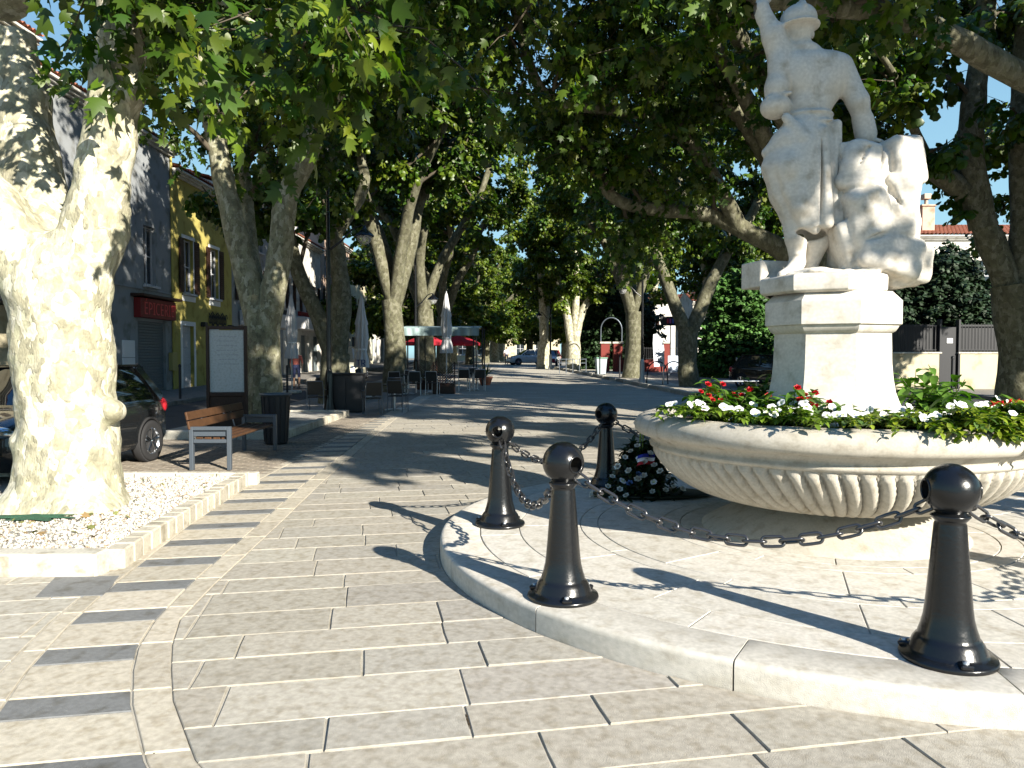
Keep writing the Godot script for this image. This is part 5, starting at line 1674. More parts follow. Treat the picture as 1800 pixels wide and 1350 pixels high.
			for k in 14:
				mb.col = Color(0.09, 0.16, 0.03)
				blade(mb, Vector3(r.randfn() * 0.06, 0.02 + r.randf() * 0.08, r.randfn() * 0.06), Basis(Vector3.UP, r.randf() * TAU) * Basis(Vector3.RIGHT, -0.4), 0.12, 0.025, 0.3)
		part("foliage", mb, M.leaf, o)

func wreath() -> void:
	var r := RandomNumberGenerator.new(); r.seed = 950
	var o := thing("flower_wreath", "funeral bouquet of white flowers with a tricolour ribbon beside the basin", "bouquet", Vector3(1.30, PLAT, -7.75))
	# heap leaning back: leaves on a sloped cushion
	var mb := MB.new()
	for i in 620:
		var u := r.randf_range(-1.0, 1.0); var t := r.randf()
		var half := 0.40 * (1.0 - t * 0.72)
		var p := Vector3(u * half, 0.02 + t * 0.52, 0.22 - t * 0.26 + 0.08 * cos(u * 1.5) - 0.1 * r.randf())
		var tone := r.randf_range(0.5, 1.3)
		mb.col = Color(0.028 * tone, 0.045 * tone, 0.016 * tone)
		blade(mb, p, Basis(Vector3.UP, r.randf() * TAU) * Basis(Vector3.RIGHT, r.randf_range(-1.0, 0.6)), r.randf_range(0.07, 0.13), 0.02, 0.3)
	part("foliage", mb, M.leaf, o)
	mb = MB.new()
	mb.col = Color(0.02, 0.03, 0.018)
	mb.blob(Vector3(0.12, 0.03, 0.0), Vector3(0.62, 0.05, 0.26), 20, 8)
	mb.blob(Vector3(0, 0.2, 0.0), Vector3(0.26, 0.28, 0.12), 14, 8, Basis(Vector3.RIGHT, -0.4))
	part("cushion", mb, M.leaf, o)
	var wm := MB.new(); ruffle(wm, 0.05, Color(0.72, 0.72, 0.66)); var w1 := wm.mesh()
	wm = MB.new(); petunia(wm, 0.042); var w2 := wm.mesh()
	wm = MB.new(); ruffle(wm, 0.045, Color(0.10, 0.20, 0.46)); var bl := wm.mesh()
	for e in [[-0.36, 0.12, 0], [-0.30, 0.22, 0], [-0.26, 0.13, 0], [-0.2, 0.2, 1], [-0.14, 0.25, 0], [-0.22, 0.33, 0], [-0.17, 0.42, 0], [-0.12, 0.47, 0], [-0.06, 0.50, 0], [-0.03, 0.40, 1], [0.03, 0.36, 0], [0.08, 0.44, 0], [0.12, 0.33, 0], [0.17, 0.28, 0], [0.11, 0.18, 1], [0.02, 0.22, 0], [-0.07, 0.24, 2], [-0.13, 0.15, 2], [-0.06, 0.18, 0], [0.24, 0.22, 0], [0.30, 0.14, 0], [-0.32, 0.03, 0], [-0.2, 0.05, 0], [0.36, 0.10, 0], [0.08, 0.08, 0], [0.2, 0.1, 0]]:
		var p := Vector3(e[0], e[1], 0.30 - e[1] * 0.42)
		var fb := Basis(Quaternion(Vector3.UP, Vector3(r.randfn() * 0.5, 0.5 + r.randf() * 0.4, 0.8).normalized()))
		part("flower", [w1, w2, bl][e[2]], M.petal, o, Transform3D(fb.scaled_local(Vector3(1, r.randf_range(0.8, 1.6), r.randf_range(0.7, 1.0)) * r.randf_range(0.55, 1.0)), p + Vector3(r.randfn(), r.randfn(), 0) * 0.012))
	# one tall stem with a white umbel
	mb = MB.new()
	mb.col = Color(0.16, 0.24, 0.05)
	for s in [-0.014, 0.014]: mb.tube([Vector3(0.0 + s, 0.45, 0.04), Vector3(0.01 + s, 0.72, 0.04)], [0.009, 0.009], 6)
	part("stem", mb, M.leaf, o)
	for k in 9:
		var fb := Basis(Quaternion(Vector3.UP, Vector3(r.randfn() * 0.8, 0.8, 0.4 + r.randfn() * 0.5).normalized()))
		part("flower", w1, M.petal, o, Transform3D(fb.scaled_local(Vector3.ONE * 0.62), Vector3(r.randfn() * 0.05, 0.735 + r.randf() * 0.03, 0.05 + r.randfn() * 0.03)))
	# ribbon: blue, white and red bands across the front
	var rb := part("ribbon", null, M.plain, o)
	for k in 3:
		mb = MB.new()
		mb.col = [Color(0.02, 0.035, 0.28), Color(0.75, 0.75, 0.76), Color(0.42, 0.02, 0.03)][k]
		var l := []; var q := []
		var st := mb.v.size()
		for i in 9:
			var t := i / 8.0
			var x := lerpf(-0.05, 0.13, t)
			var y := 0.435 - k * 0.034 + 0.012 * sin(t * 5.0) + (0.02 * t)
			mb.vert(Vector3(x, y, 0.16 + 0.018 * sin(t * 6.0) - t * 0.05)); mb.vert(Vector3(x - 0.012, y - 0.034, 0.172 + 0.018 * sin(t * 6.0) - t * 0.05))
		mb.grid(2, 9, st)
		part("band", mb, M.plain, rb)
	# clear wrapping trailing towards the basin
	mb = MB.new()
	var s0 := mb.v.size()
	for i in 8:
		for j in 4:
			var t := i / 7.0
			mb.vert(Vector3(lerpf(0.12, 0.62, t), lerpf(0.45, 0.06, t) + 0.02 * sin(i * 2.0 + j), 0.02 + j * 0.07 + 0.02 * cos(i + j * 2.0)))
	mb.grid(4, 8, s0)
	part("wrapping", mb, M.clear, o)
	# a loose flower lying in front
	var lo := thing("cut_flower", "single white cut flower lying on the platform before the bouquet", "flower", Vector3(0.82, PLAT + 0.01, -7.62))
	mb = MB.new()
	mb.col = Color(0.06, 0.10, 0.03)
	mb.tube([Vector3(0, 0.012, 0), Vector3(0.2, 0.008, -0.02), Vector3(0.4, 0.02, -0.03)], [0.006, 0.006, 0.006], 5)
	part("stem", mb, M.leaf, lo)
	part("flower_head", w1, M.petal, lo, Transform3D(Basis(Vector3.BACK, 1.2), Vector3(-0.01, 0.03, 0)))
	part("flower_head", w1, M.petal, lo, Transform3D(Basis(Vector3.BACK, 0.7), Vector3(0.2, 0.03, 0.02)))

# ---------- houses ----------
# front of a house: local x runs along the street, z points out of the wall. openings: {x, y, w, h, kind}
func house(label: String, where: Vector3, turn: float, w: float, h: float, wall: Material, openings: Array, deep := 8.0, called := "town_house", group := "houses along the street") -> Node3D:
	var o := thing(called, label, "house", where, turn, group)
	var xs := [0.0, w]; var ys := [-0.3, h]
	for q in openings:
		xs.append(q.x); xs.append(q.x + q.w); ys.append(q.y); ys.append(q.y + q.h)
	xs.sort(); ys.sort()
	var mb := MB.new()
	for i in xs.size() - 1:
		for j in ys.size() - 1:
			if xs[i + 1] - xs[i] < 0.001 or ys[j + 1] - ys[j] < 0.001: continue
			var c := Vector2((xs[i] + xs[i + 1]) * 0.5, (ys[j] + ys[j + 1]) * 0.5)
			var open := false
			for q in openings:
				if c.x > q.x and c.x < q.x + q.w and c.y > q.y and c.y < q.y + q.h: open = true
			if open: continue
			mb.face([Vector3(xs[i], ys[j], 0), Vector3(xs[i + 1], ys[j], 0), Vector3(xs[i + 1], ys[j + 1], 0), Vector3(xs[i], ys[j + 1], 0)])
	mb.face([Vector3(0, -0.3, -deep), Vector3(0, -0.3, 0), Vector3(0, h, 0), Vector3(0, h, -deep)])
	mb.face([Vector3(w, -0.3, 0), Vector3(w, -0.3, -deep), Vector3(w, h, -deep), Vector3(w, h, 0)])
	mb.face([Vector3(w, -0.3, -deep), Vector3(0, -0.3, -deep), Vector3(0, h, -deep), Vector3(w, h, -deep)])
	for q in openings:   # reveals
		var d := 0.22
		var a := Vector3(q.x, q.y, 0); var b := Vector3(q.x + q.w, q.y, 0); var c := Vector3(q.x + q.w, q.y + q.h, 0); var e := Vector3(q.x, q.y + q.h, 0)
		var k := Vector3(0, 0, -d)
		mb.face([a, e, e + k, a + k]); mb.face([b + k, c + k, c, b]); mb.face([e, c, c + k, e + k]); mb.face([b, a, a + k, b + k])
	part("wall", mb, wall, o)
	for q in openings:
		var cx: float = q.x + q.w * 0.5
		match q.kind:
			"window":
				var win := part("window", null, M.trim, o, Transform3D(Basis(), Vector3(cx, q.y, 0)))
				var fr := MB.new()
				for s in [-1.0, 0.0, 1.0]: fr.box(Vector3(s * (q.w * 0.5 - 0.035), q.h * 0.5, -0.16), Vector3(0.06, q.h - 0.004, 0.06))
				for t in [0.03, 0.5, 0.98]: fr.box(Vector3(0, t * q.h - (0.0 if t < 0.9 else 0.01), -0.165), Vector3(q.w - 0.13, 0.045, 0.045))
				part("frame", fr, M.trim, win)
				for s in [-1.0, 1.0]:
					var pn := MB.new()
					pn.box(Vector3(s * q.w * 0.25, q.h * 0.5, -0.185), Vector3(q.w * 0.5 - 0.02, q.h - 0.02, 0.01))
					part("pane", pn, M.window, win)
				var sl := MB.new()
				sl.box(Vector3(0, -0.05, 0.05), Vector3(q.w + 0.16, 0.09, 0.2), 0.01)
				part("sill", sl, M.trim, win)
				if q.get("surround", false):
					var su := MB.new()
					for s in [-1.0, 1.0]: su.box(Vector3(s * (q.w * 0.5 + 0.07), q.h * 0.5, 0.012), Vector3(0.135, q.h + 0.02, 0.03))
					su.box(Vector3(0, q.h + 0.08, 0.012), Vector3(q.w + 0.28, 0.13, 0.03))
					su.box(Vector3(0, -0.22, 0.012), Vector3(q.w + 0.28, 0.22, 0.03))
					part("surround", su, M.white, win)
				if q.get("shutters", false):
					for s in [-1.0, 1.0]:
						var sh := MB.new()
						var b := Basis(Vector3.UP, s * -0.06)
						sh.box(Vector3(s * (q.w * 0.5 + 0.02 + q.w * 0.25), q.h * 0.5, 0.05), Vector3(q.w * 0.46, q.h - 0.02, 0.035), 0.006, b)
						for k in 22: sh.box(Vector3(s * (q.w * 0.5 + 0.02 + q.w * 0.25), 0.1 + k * (q.h - 0.2) / 21.0, 0.072), Vector3(q.w * 0.40, 0.045, 0.018), 0.0, b * Basis(Vector3.RIGHT, 0.5))
						part("shutter", sh, M.darkwood, win)
			"door":
				var dr := part("door", null, M.trim, o, Transform3D(Basis(), Vector3(cx, q.y, 0)))
				var db := MB.new()
				db.box(Vector3(0, q.h * 0.5, -0.17), Vector3(q.w - 0.01, q.h - 0.01, 0.05))
				for k in 3: db.box(Vector3(0, q.h * (0.2 + 0.28 * k), -0.14), Vector3(q.w * 0.7, q.h * 0.22, 0.02), 0.008)
				part("leaf", db, q.get("mat", M.trim), dr)
				var hd := MB.new(); hd.blob(Vector3(q.w * 0.38, 1.0, -0.11), Vector3(0.03, 0.03, 0.03), 8, 6)
				part("handle", hd, M.chrome, dr)
				if q.get("surround", false):
					var su := MB.new()
					for s in [-1.0, 1.0]: su.box(Vector3(s * (q.w * 0.5 + 0.08), q.h * 0.5, 0.012), Vector3(0.155, q.h, 0.03))
					su.box(Vector3(0, q.h + 0.09, 0.012), Vector3(q.w + 0.32, 0.18, 0.03))
					part("surround", su, M.white, dr)
			"shutter":
				var rs := part("roller_shutter", null, M.shutter, o, Transform3D(Basis(), Vector3(cx, q.y, 0)))
				var n := int(q.h / 0.105)
				for k in n:
					var sb := MB.new()
					sb.box(Vector3(0, (k + 0.5) * q.h / n, -0.12), Vector3(q.w - 0.01, q.h / n - 0.006, 0.03), 0.012)
					part("slat", sb, M.shutter, rs)
			"shop":
				var sw := part("shop_window", null, M.trim, o, Transform3D(Basis(), Vector3(cx, q.y, 0)))
				var fr := MB.new()
				for k in 4: fr.box(Vector3((k / 3.0 - 0.5) * (q.w - 0.08), q.h * 0.5, -0.14), Vector3(0.07, q.h, 0.08))
				fr.box(Vector3(0, 0.2, -0.14), Vector3(q.w - 0.14, 0.38, 0.05))
				part("frame", fr, q.get("mat", M.dark), sw)
				var pn := MB.new()
				pn.box(Vector3(0, q.h * 0.5 + 0.15, -0.19), Vector3(q.w, q.h - 0.3, 0.012))
				part("pane", pn, M.window, sw)
	# roof of channel tiles, sloping to the street
	tile_roof(o, w, h, deep)
	return o

func tile_roof(o: Node3D, w: float, h: float, deep: float) -> void:
	var roof := part("roof", null, M.tile, o)
	for side in [1.0, -1.0]:
		var mb := MB.new()
		var cols := int(w / 0.22) * 4
		var rows := int(deep * 0.5 / 0.38)
		for j in rows:
			var st := mb.v.size()
			for e in 2:
				for i in cols + 1:
					var x := -0.15 + (w + 0.3) * i / cols
					var bump := 0.045 * cos(TAU * i / 4.0)
					var t := (j + e * 1.08) / rows
					var z := lerpf(0.35, -deep * 0.5, t) if side > 0 else lerpf(-deep - 0.35, -deep * 0.5, t)
					mb.vert(Vector3(x, h + 0.06 + t * deep * 0.5 * 0.32 + bump + (0.045 if e == 0 else 0.0), z))
			mb.grid(cols + 1, 2, st)
		part("roof_slope", mb, M.tile, roof)
	var ev := MB.new()
	for k in 3: ev.box(Vector3(w * 0.5, h - 0.03 - k * 0.09, 0.16 - k * 0.05), Vector3(w + 0.2, 0.085, 0.32 - k * 0.1), 0.01)
	part("eaves", ev, M.plaster_white, roof)
	for x in [0.0, w]:
		var gab := MB.new()
		gab.face([Vector3(x, h - 0.01, 0), Vector3(x, h - 0.01, -deep), Vector3(x, h + deep * 0.16, -deep * 0.5)])
		part("gable", gab, M.plaster_white, roof)

func facades() -> void:
	var X := -13.55
	var row := func(z): return Vector3(X, gy(z) + 0.1, z)
	# nearest house: dark shop front
	var h0 := house("cream house with a dark shop front and black logo board, behind the near trunk", row.call(-11.5), PI / 2, 10.4, 10.4, M.plaster_cream, [
		{"x": 1.0, "y": 0.0, "w": 3.0, "h": 2.8, "kind": "shop"}, {"x": 5.0, "y": 0.0, "w": 3.6, "h": 2.7, "kind": "shop"},
		{"x": 1.6, "y": 4.3, "w": 1.1, "h": 2.1, "kind": "window", "shutters": true}, {"x": 5.8, "y": 4.3, "w": 1.1, "h": 2.1, "kind": "window", "shutters": true}, {"x": 8.4, "y": 4.3, "w": 1.0, "h": 2.1, "kind": "window", "shutters": true}, {"x": 5.8, "y": 7.3, "w": 1.1, "h": 1.8, "kind": "window", "shutters": true}])
	var mb := MB.new()
	mb.box(Vector3(5.0, 3.35, 0.12), Vector3(9.6, 0.95, 0.22), 0.02)
	mb.box(Vector3(5.0, 2.86, 0.5), Vector3(9.6, 0.06, 1.0), 0.01)
	part("shop_fascia", mb, M.dark, h0)
	mb = MB.new()
	mb.box(Vector3(9.5, 1.75, 0.03), Vector3(0.62, 1.05, 0.05), 0.008)
	var lb := part("logo_board", mb, M.dark, h0)
	mb = MB.new()
	var arc := []
	for k in 22:
		var a := 0.25 + k * 0.27
		arc.append(Vector3(9.5 + cos(a) * (0.2 - k * 0.002), 1.88 + sin(a) * 0.15, 0.062))
	var rad := []; rad.resize(22); rad.fill(0.009)
	mb.tube(arc, rad, 5)
	mb.tube([Vector3(9.5, 2.08, 0.062), Vector3(9.49, 1.7, 0.062)], [0.008, 0.008], 5)
	mb.tube([Vector3(9.32, 1.55, 0.062), Vector3(9.68, 1.4, 0.062)], [0.008, 0.008], 5)
	part("logo", mb, M.white, lb)
	# grey grocery
	var h1 := house("grey house with grocery sign over a closed roller shutter", row.call(-21.95), PI / 2, 8.85, 9.6, M.plaster_grey, [
		{"x": 5.9, "y": 0.0, "w": 2.25, "h": 2.75, "kind": "shutter"}, {"x": 2.9, "y": 0.0, "w": 1.25, "h": 2.55, "kind": "door", "mat": M.darkwood},
		{"x": 6.45, "y": 4.1, "w": 0.95, "h": 2.2, "kind": "window"}, {"x": 3.0, "y": 4.1, "w": 0.95, "h": 2.2, "kind": "window"}, {"x": 0.6, "y": 4.1, "w": 0.95, "h": 2.2, "kind": "window"}, {"x": 0.5, "y": 0.0, "w": 1.5, "h": 2.5, "kind": "shop"}])
	mb = MB.new()
	mb.box(Vector3(7.05, 3.22, 0.14), Vector3(2.9, 0.72, 0.26), 0.02)
	var sg := part("shop_sign", mb, M.red_paint, h1)
	mb = MB.new()
	mb.box(Vector3(7.0, 3.66, 0.24), Vector3(3.2, 0.1, 0.5), 0.015)
	part("sign_canopy", mb, M.darkwood, h1)
	letters("lettering", "ÉPICERIE", 0.62, mat(Color(0.62, 0.07, 0.07), 0.5), sg, Transform3D(Basis(), Vector3(7.08, 3.2, 0.275)), "Droid Sans", 0.012)
	mb = MB.new()
	for k in 2: mb.box(Vector3(5.15, 1.1 + k * 0.62, 0.03), Vector3(0.85, 0.6, 0.05), 0.01)
	part("notice_board", mb, M.white, h1)
	mb = MB.new()
	mb.tube([Vector3(8.7, 0, 0.06), Vector3(8.7, 9.4, 0.06)], [0.05, 0.05], 8)
	part("drainpipe", mb, M.plaster_yellow, h1)
	mb = MB.new()
	mb.box(Vector3(8.55, 1.25, 0.1), Vector3(0.42, 0.72, 0.18), 0.02)
	part("meter_box", mb, mat(Color(0.38, 0.32, 0.12), 0.7), h1)
	mb = MB.new()
	mb.box(Vector3(4.4, 3.92, 0.02), Vector3(8.7, 0.06, 0.04), 0.01)
	part("string_course", mb, M.plaster_grey, h1)
	# yellow house
	var h2 := house("yellow house with dark brown shutters and white door frames", row.call(-30.85), PI / 2, 6.4, 8.8, M.plaster_yellow, [
		{"x": 0.75, "y": 0.0, "w": 1.15, "h": 2.6, "kind": "door", "surround": true, "mat": M.trim}, {"x": 3.4, "y": 0.0, "w": 1.1, "h": 2.45, "kind": "door", "surround": true, "mat": M.darkwood},
		{"x": 0.95, "y": 3.95, "w": 1.0, "h": 2.25, "kind": "window", "shutters": true, "surround": true}, {"x": 3.75, "y": 3.95, "w": 1.0, "h": 2.25, "kind": "window", "shutters": true, "surround": true}])
	mb = MB.new()   # wire script sign, too curly to read
	var sc := []
	for k in 120:
		var t := k / 119.0
		sc.append(Vector3(3.45 + t * 2.1 + 0.10 * sin(k * 0.75), 3.0 + 0.27 * cos(k * 0.75) * (1.0 - 0.3 * sin(k * 0.19)), 0.05))
	rad = []; rad.resize(120); rad.fill(0.018)
	mb.tube(sc, rad, 5)
	part("script_sign", mb, M.dark, h2)
	for x in [2.75, 5.9]:
		mb = MB.new()
		mb.box(Vector3(x, 2.72, 0.12), Vector3(0.3, 0.2, 0.2), 0.02)
		part("wall_lamp", mb, M.dark, h2)
	# further houses down the street
	var far := [
		["blue-grey house next to the yellow one", -37.3, 8.2, 9.4, M.plaster_grey], ["white house with a pale awning sign further down the left street", -45.6, 9.0, 8.6, M.plaster_white],
		["pinkish house behind the closed parasols on the left street", -54.7, 9.5, 9.8, M.plaster_pink], ["cream house beyond the pink one on the left street", -64.3, 9.0, 8.4, M.plaster_cream],
		["distant pale house at the end of the left street", -73.4, 11.0, 9.6, M.plaster_white]]
	for e in far:
		var ops := []
		var n := int(e[2] / 2.6)
		for k in n:
			var x: float = (k + 0.5) * e[2] / n - 0.5
			ops.append({"x": x, "y": 4.0, "w": 1.0, "h": 1.9, "kind": "window", "shutters": true})
			if e[3] > 9: ops.append({"x": x, "y": 6.8, "w": 1.0, "h": 1.5, "kind": "window"})
			ops.append({"x": x - 0.2, "y": 0.0, "w": 1.4, "h": 2.5, "kind": "shop" if k % 2 == 0 else "door", "mat": M.shutter})
		var hh := house(e[0], row.call(e[1]), PI / 2, e[2], e[3], e[4], ops)
		if e[1] == -45.6 or e[1] == -37.3:
			mb = MB.new()
			mb.box(Vector3(4.0, 3.15, 0.55), Vector3(6.4, 0.75, 1.0), 0.03)
			part("awning_sign", mb, M.canvas, hh)
			mb = MB.new()
			mb.box(Vector3(4.0, 3.72, 0.62), Vector3(5.6, 0.28, 0.2), 0.02)
			part("sign_board", mb, M.red_paint if e[1] == -45.6 else M.dark, hh)
	# buildings that close the far end of the promenade
	for e in [["pale stone building closing the far end of the promenade, left part", Vector3(-9, 1.0, -112), 16.0, 9.5, M.plaster_cream], ["grey building closing the far end of the promenade, right part", Vector3(8, 1.0, -116), 20.0, 9.0, M.plaster_white]]:
		var ops := []
		for k in 5:
			ops.append({"x": 1.2 + k * 2.8, "y": 0.9, "w": 1.2, "h": 1.8, "kind": "window"})
			ops.append({"x": 1.2 + k * 2.8, "y": 5.0, "w": 1.2, "h": 1.8, "kind": "window", "shutters": true})
		house(e[0], e[1], 0.0, e[2], e[3], e[4], ops, 8.0, "town_house", "houses at the far end")

func railing(mb: MB, a: Vector3, b: Vector3, h: float, gap := 0.13) -> void:
	var n := int(a.distance_to(b) / gap)
	for i in n + 1:
		var p := a.lerp(b, float(i) / n)
		mb.box(p + Vector3(0, h * 0.5, 0), Vector3(0.022, h, 0.022))
	for t in [0.08, 0.92]: mb.beam(a + Vector3(0, h * t, 0), b + Vector3(0, h * t, 0), 0.04, 0.03, 0.0)

func right_side() -> void:
	# garden wall with railing and a dark gate
	var w := thing("garden_wall", "low cream wall with dark railings and a gate behind the basin", "wall", gp(11.5, -31.0, 0.1))
	for e in [[0.0, 5.75], [6.45, 24.0]]:
		var mb := MB.new()
		mb.box(Vector3((e[0] + e[1]) * 0.5, 0.68, 0), Vector3(e[1] - e[0], 1.5, 0.22), 0.02)
		part("wall_panel", mb, M.plaster_cream, w)
		mb = MB.new()
		mb.box(Vector3((e[0] + e[1]) * 0.5, 1.46, 0), Vector3(e[1] - e[0] + 0.04, 0.07, 0.3), 0.015)
		part("coping", mb, M.kerb, w)
		mb = MB.new()
		railing(mb, Vector3(e[0] + 0.05, 1.49, 0), Vector3(e[1] - 0.05, 1.49, 0), 1.15)
		part("railing", mb, M.dark, w)
		mb = MB.new()
		mb.box(Vector3((e[0] + e[1]) * 0.5, 2.05, -0.09), Vector3(e[1] - e[0] - 0.1, 1.1, 0.012))
		part("screen", mb, M.dark, w)
	var gb := MB.new()
	gb.box(Vector3(6.1, 1.25, 0), Vector3(0.62, 2.5, 0.06), 0.01)
	for s in [5.72, 6.48]: gb.box(Vector3(s, 1.4, 0), Vector3(0.09, 2.8, 0.24), 0.01)
	var gt := part("gate", gb, M.dark, w)
	gb = MB.new(); gb.box(Vector3(6.12, 1.95, 0.045), Vector3(0.24, 0.2, 0.02), 0.004)
	part("notice", gb, M.white, gt)
	# house with a tiled roof
	var h := house("white house with red tiled roof, chimney and aerial at the right", gp(21.3, -43.0), 0.0, 13.0, 7.95, M.plaster_white, [
		{"x": 1.2, "y": 4.9, "w": 1.0, "h": 1.7, "kind": "window", "shutters": true}, {"x": 4.6, "y": 4.9, "w": 1.0, "h": 1.7, "kind": "window", "shutters": true}, {"x": 8.4, "y": 4.9, "w": 1.0, "h": 1.7, "kind": "window"}, {"x": 1.2, "y": 1.4, "w": 1.0, "h": 1.9, "kind": "window"}], 7.0, "garden_house", "houses beyond the fence")
	var mb := MB.new()
	mb.box(Vector3(2.35, 9.0, -1.2), Vector3(0.72, 1.6, 0.6), 0.02)
	mb.box(Vector3(2.35, 9.82, -1.2), Vector3(0.86, 0.1, 0.74), 0.02)
	var ch := part("chimney", mb, M.plaster_pink, h)
	mb = MB.new()
	mb.tube([Vector3(2.35, 9.85, -1.2), Vector3(2.35, 10.2, -1.2)], [0.1, 0.1], 10); mb.box(Vector3(2.35, 10.36, -1.2), Vector3(0.42, 0.3, 0.42), 0.02)
	part("chimney_pot", mb, M.plaster_pink, ch)
	mb = MB.new()
	mb.tube([Vector3(1.5, 8.4, -1.4), Vector3(1.5, 11.1, -1.4)], [0.02, 0.02], 6)
	mb.tube([Vector3(-0.7, 11.0, -1.4), Vector3(1.7, 11.05, -1.4)], [0.015, 0.015], 5)
	for k in 9: mb.tube([Vector3(-0.6 + k * 0.25, 11.0, -1.62), Vector3(-0.6 + k * 0.25, 11.0, -1.18)], [0.008, 0.008], 4)
	part("aerial", mb, M.galv, h)
	# white garden house farther left
	house("sunlit white house between the right-row trees", gp(15.5, -66.0), 0.0, 9.0, 5.6, M.plaster_white, [{"x": 2.0, "y": 1.0, "w": 1.1, "h": 1.6, "kind": "window"}, {"x": 5.4, "y": 1.0, "w": 1.1, "h": 1.6, "kind": "window"}], 7.0, "garden_house", "houses beyond the fence")
	# red gate pillars, wall and arch across the street
	var rw := thing("red_wall", "dark red garden wall with pillars and an iron arch across the right street", "wall", gp(6.4, -55.0))
	for e in [[0.25, 0.0], [1.15, 0.0], [4.6, 0.1], [13.2, 0.2]]:
		mb = MB.new()
		mb.box(Vector3(e[0], 1.0, 0), Vector3(0.62, 2.0, 0.5), 0.015)
		var pl := part("pillar", mb, M.brick_red, rw)
		mb = MB.new()
		mb.box(Vector3(e[0], 2.06, 0), Vector3(0.78, 0.14, 0.66), 0.02)
		part("pillar_cap", mb, M.kerb, pl)
	for e in [[1.46, 4.29], [4.91, 12.89]]:
		mb = MB.new()
		mb.box(Vector3((e[0] + e[1]) * 0.5, 0.4, 0), Vector3(e[1] - e[0], 0.9, 0.3), 0.015)
		part("wall_panel", mb, M.brick_red if e[0] < 4 else M.plaster_white, rw)
		mb = MB.new()
		railing(mb, Vector3(e[0], 0.85, 0), Vector3(e[1], 0.85, 0), 0.9)
		part("railing", mb, M.dark, rw)
	mb = MB.new()
	var arch := []
	for k in 17: arch.append(Vector3(0.7 + cos(PI - PI * k / 16) * 0.75, 3.0 + sin(PI * k / 16) * 0.85, 0))
	arch.push_front(Vector3(-0.05, 1.9, 0)); arch.append(Vector3(1.45, 1.9, 0))
	var rr := []; rr.resize(19); rr.fill(0.045)
	mb.tube(arch, rr, 6)
	part("arch", mb, M.steel, rw)

# ---------- furniture on the promenade ----------
func bench(label: String, where: Vector3, turn: float) -> void:
	var o := thing("bench", label, "bench", where, turn)
	# local: length along -z, front towards +x; the two steel frames carry wooden slats
	for z in [0.0, -2.25]:
		var mb := MB.new()
		for x in [-0.24, 0.27]: mb.box(Vector3(x, 0.30, z), Vector3(0.055, 0.6, 0.07), 0.006)
		mb.box(Vector3(0.015, 0.575, z), Vector3(0.455, 0.05, 0.07), 0.006)
		mb.box(Vector3(0.015, 0.40, z), Vector3(0.455, 0.05, 0.05), 0.006)
		mb.box(Vector3(0.015, 0.51, z - 0.012), Vector3(0.455, 0.085, 0.012), 0.002)
		part("end_frame", mb, M.steel, o)
	for k in 4:
		var mb := MB.new()
		mb.box(Vector3(-0.15 + k * 0.115, 0.445 - 0.006 * k, -1.125), Vector3(0.095, 0.035, 2.18), 0.006)
		part("seat_slat", mb, M.wood, o)
	for k in 2:
		var mb := MB.new()
		mb.box(Vector3(-0.265 - k * 0.025, 0.62 + k * 0.125, -1.125), Vector3(0.03, 0.115, 2.36), 0.006, Basis(Vector3.BACK, 0.2))
		part("back_slat", mb, M.wood, o)
	for z in [-0.5, -1.75]:
		var mb := MB.new()
		mb.beam(Vector3(-0.22, 0.42, z), Vector3(-0.315, 0.78, z), 0.04, 0.012)
		part("back_bracket", mb, M.steel, o)

func chair(label: String, where: Vector3, turn: float, dark: bool, group: String) -> Node3D:
	var o := thing("cafe_chair", label, "chair", where, turn, group)
	var fm: Material = M.alu if dark else M.steel
	for s in [-1.0, 1.0]:
		var mb := MB.new()
		mb.tube([Vector3(s * 0.22, 0, 0.23), Vector3(s * 0.22, 0.25, 0.215), Vector3(s * 0.22, 0.44, 0.2)], [0.014, 0.014, 0.014], 6)
		part("leg", mb, fm, o)
		mb = MB.new()
		mb.tube([Vector3(s * 0.22, 0, -0.27), Vector3(s * 0.22, 0.25, -0.23), Vector3(s * 0.22, 0.45, -0.21), Vector3(s * 0.215, 0.7, -0.255), Vector3(s * 0.205, 0.88, -0.30)], [0.014, 0.014, 0.014, 0.013, 0.012], 6)
		part("leg", mb, fm, o)
		mb = MB.new()
		mb.tube([Vector3(s * 0.25, 0.44, 0.21), Vector3(s * 0.26, 0.63, 0.19), Vector3(s * 0.26, 0.65, 0.1), Vector3(s * 0.25, 0.66, -0.24)], [0.012, 0.012, 0.013, 0.012], 6)
		part("armrest", mb, fm, o)
	var sb := MB.new()
	sb.box(Vector3(0, 0.45, 0.0), Vector3(0.42, 0.03, 0.42), 0.01)
	part("seat", sb, M.weave, o)
	sb = MB.new()
	for j in 5:
		var t := j / 4.0
		sb.box(Vector3(0, lerpf(0.56, 0.86, t), lerpf(-0.232, -0.292, t)), Vector3(0.41, 0.082, 0.012), 0.003, Basis(Vector3.RIGHT, -0.2))
	part("backrest", sb, M.weave, o)
	sb = MB.new()
	sb.tube([Vector3(-0.21, 0.885, -0.3), Vector3(0.21, 0.885, -0.3)], [0.013, 0.013], 6)
	part("top_rail", sb, fm, o)
	return o

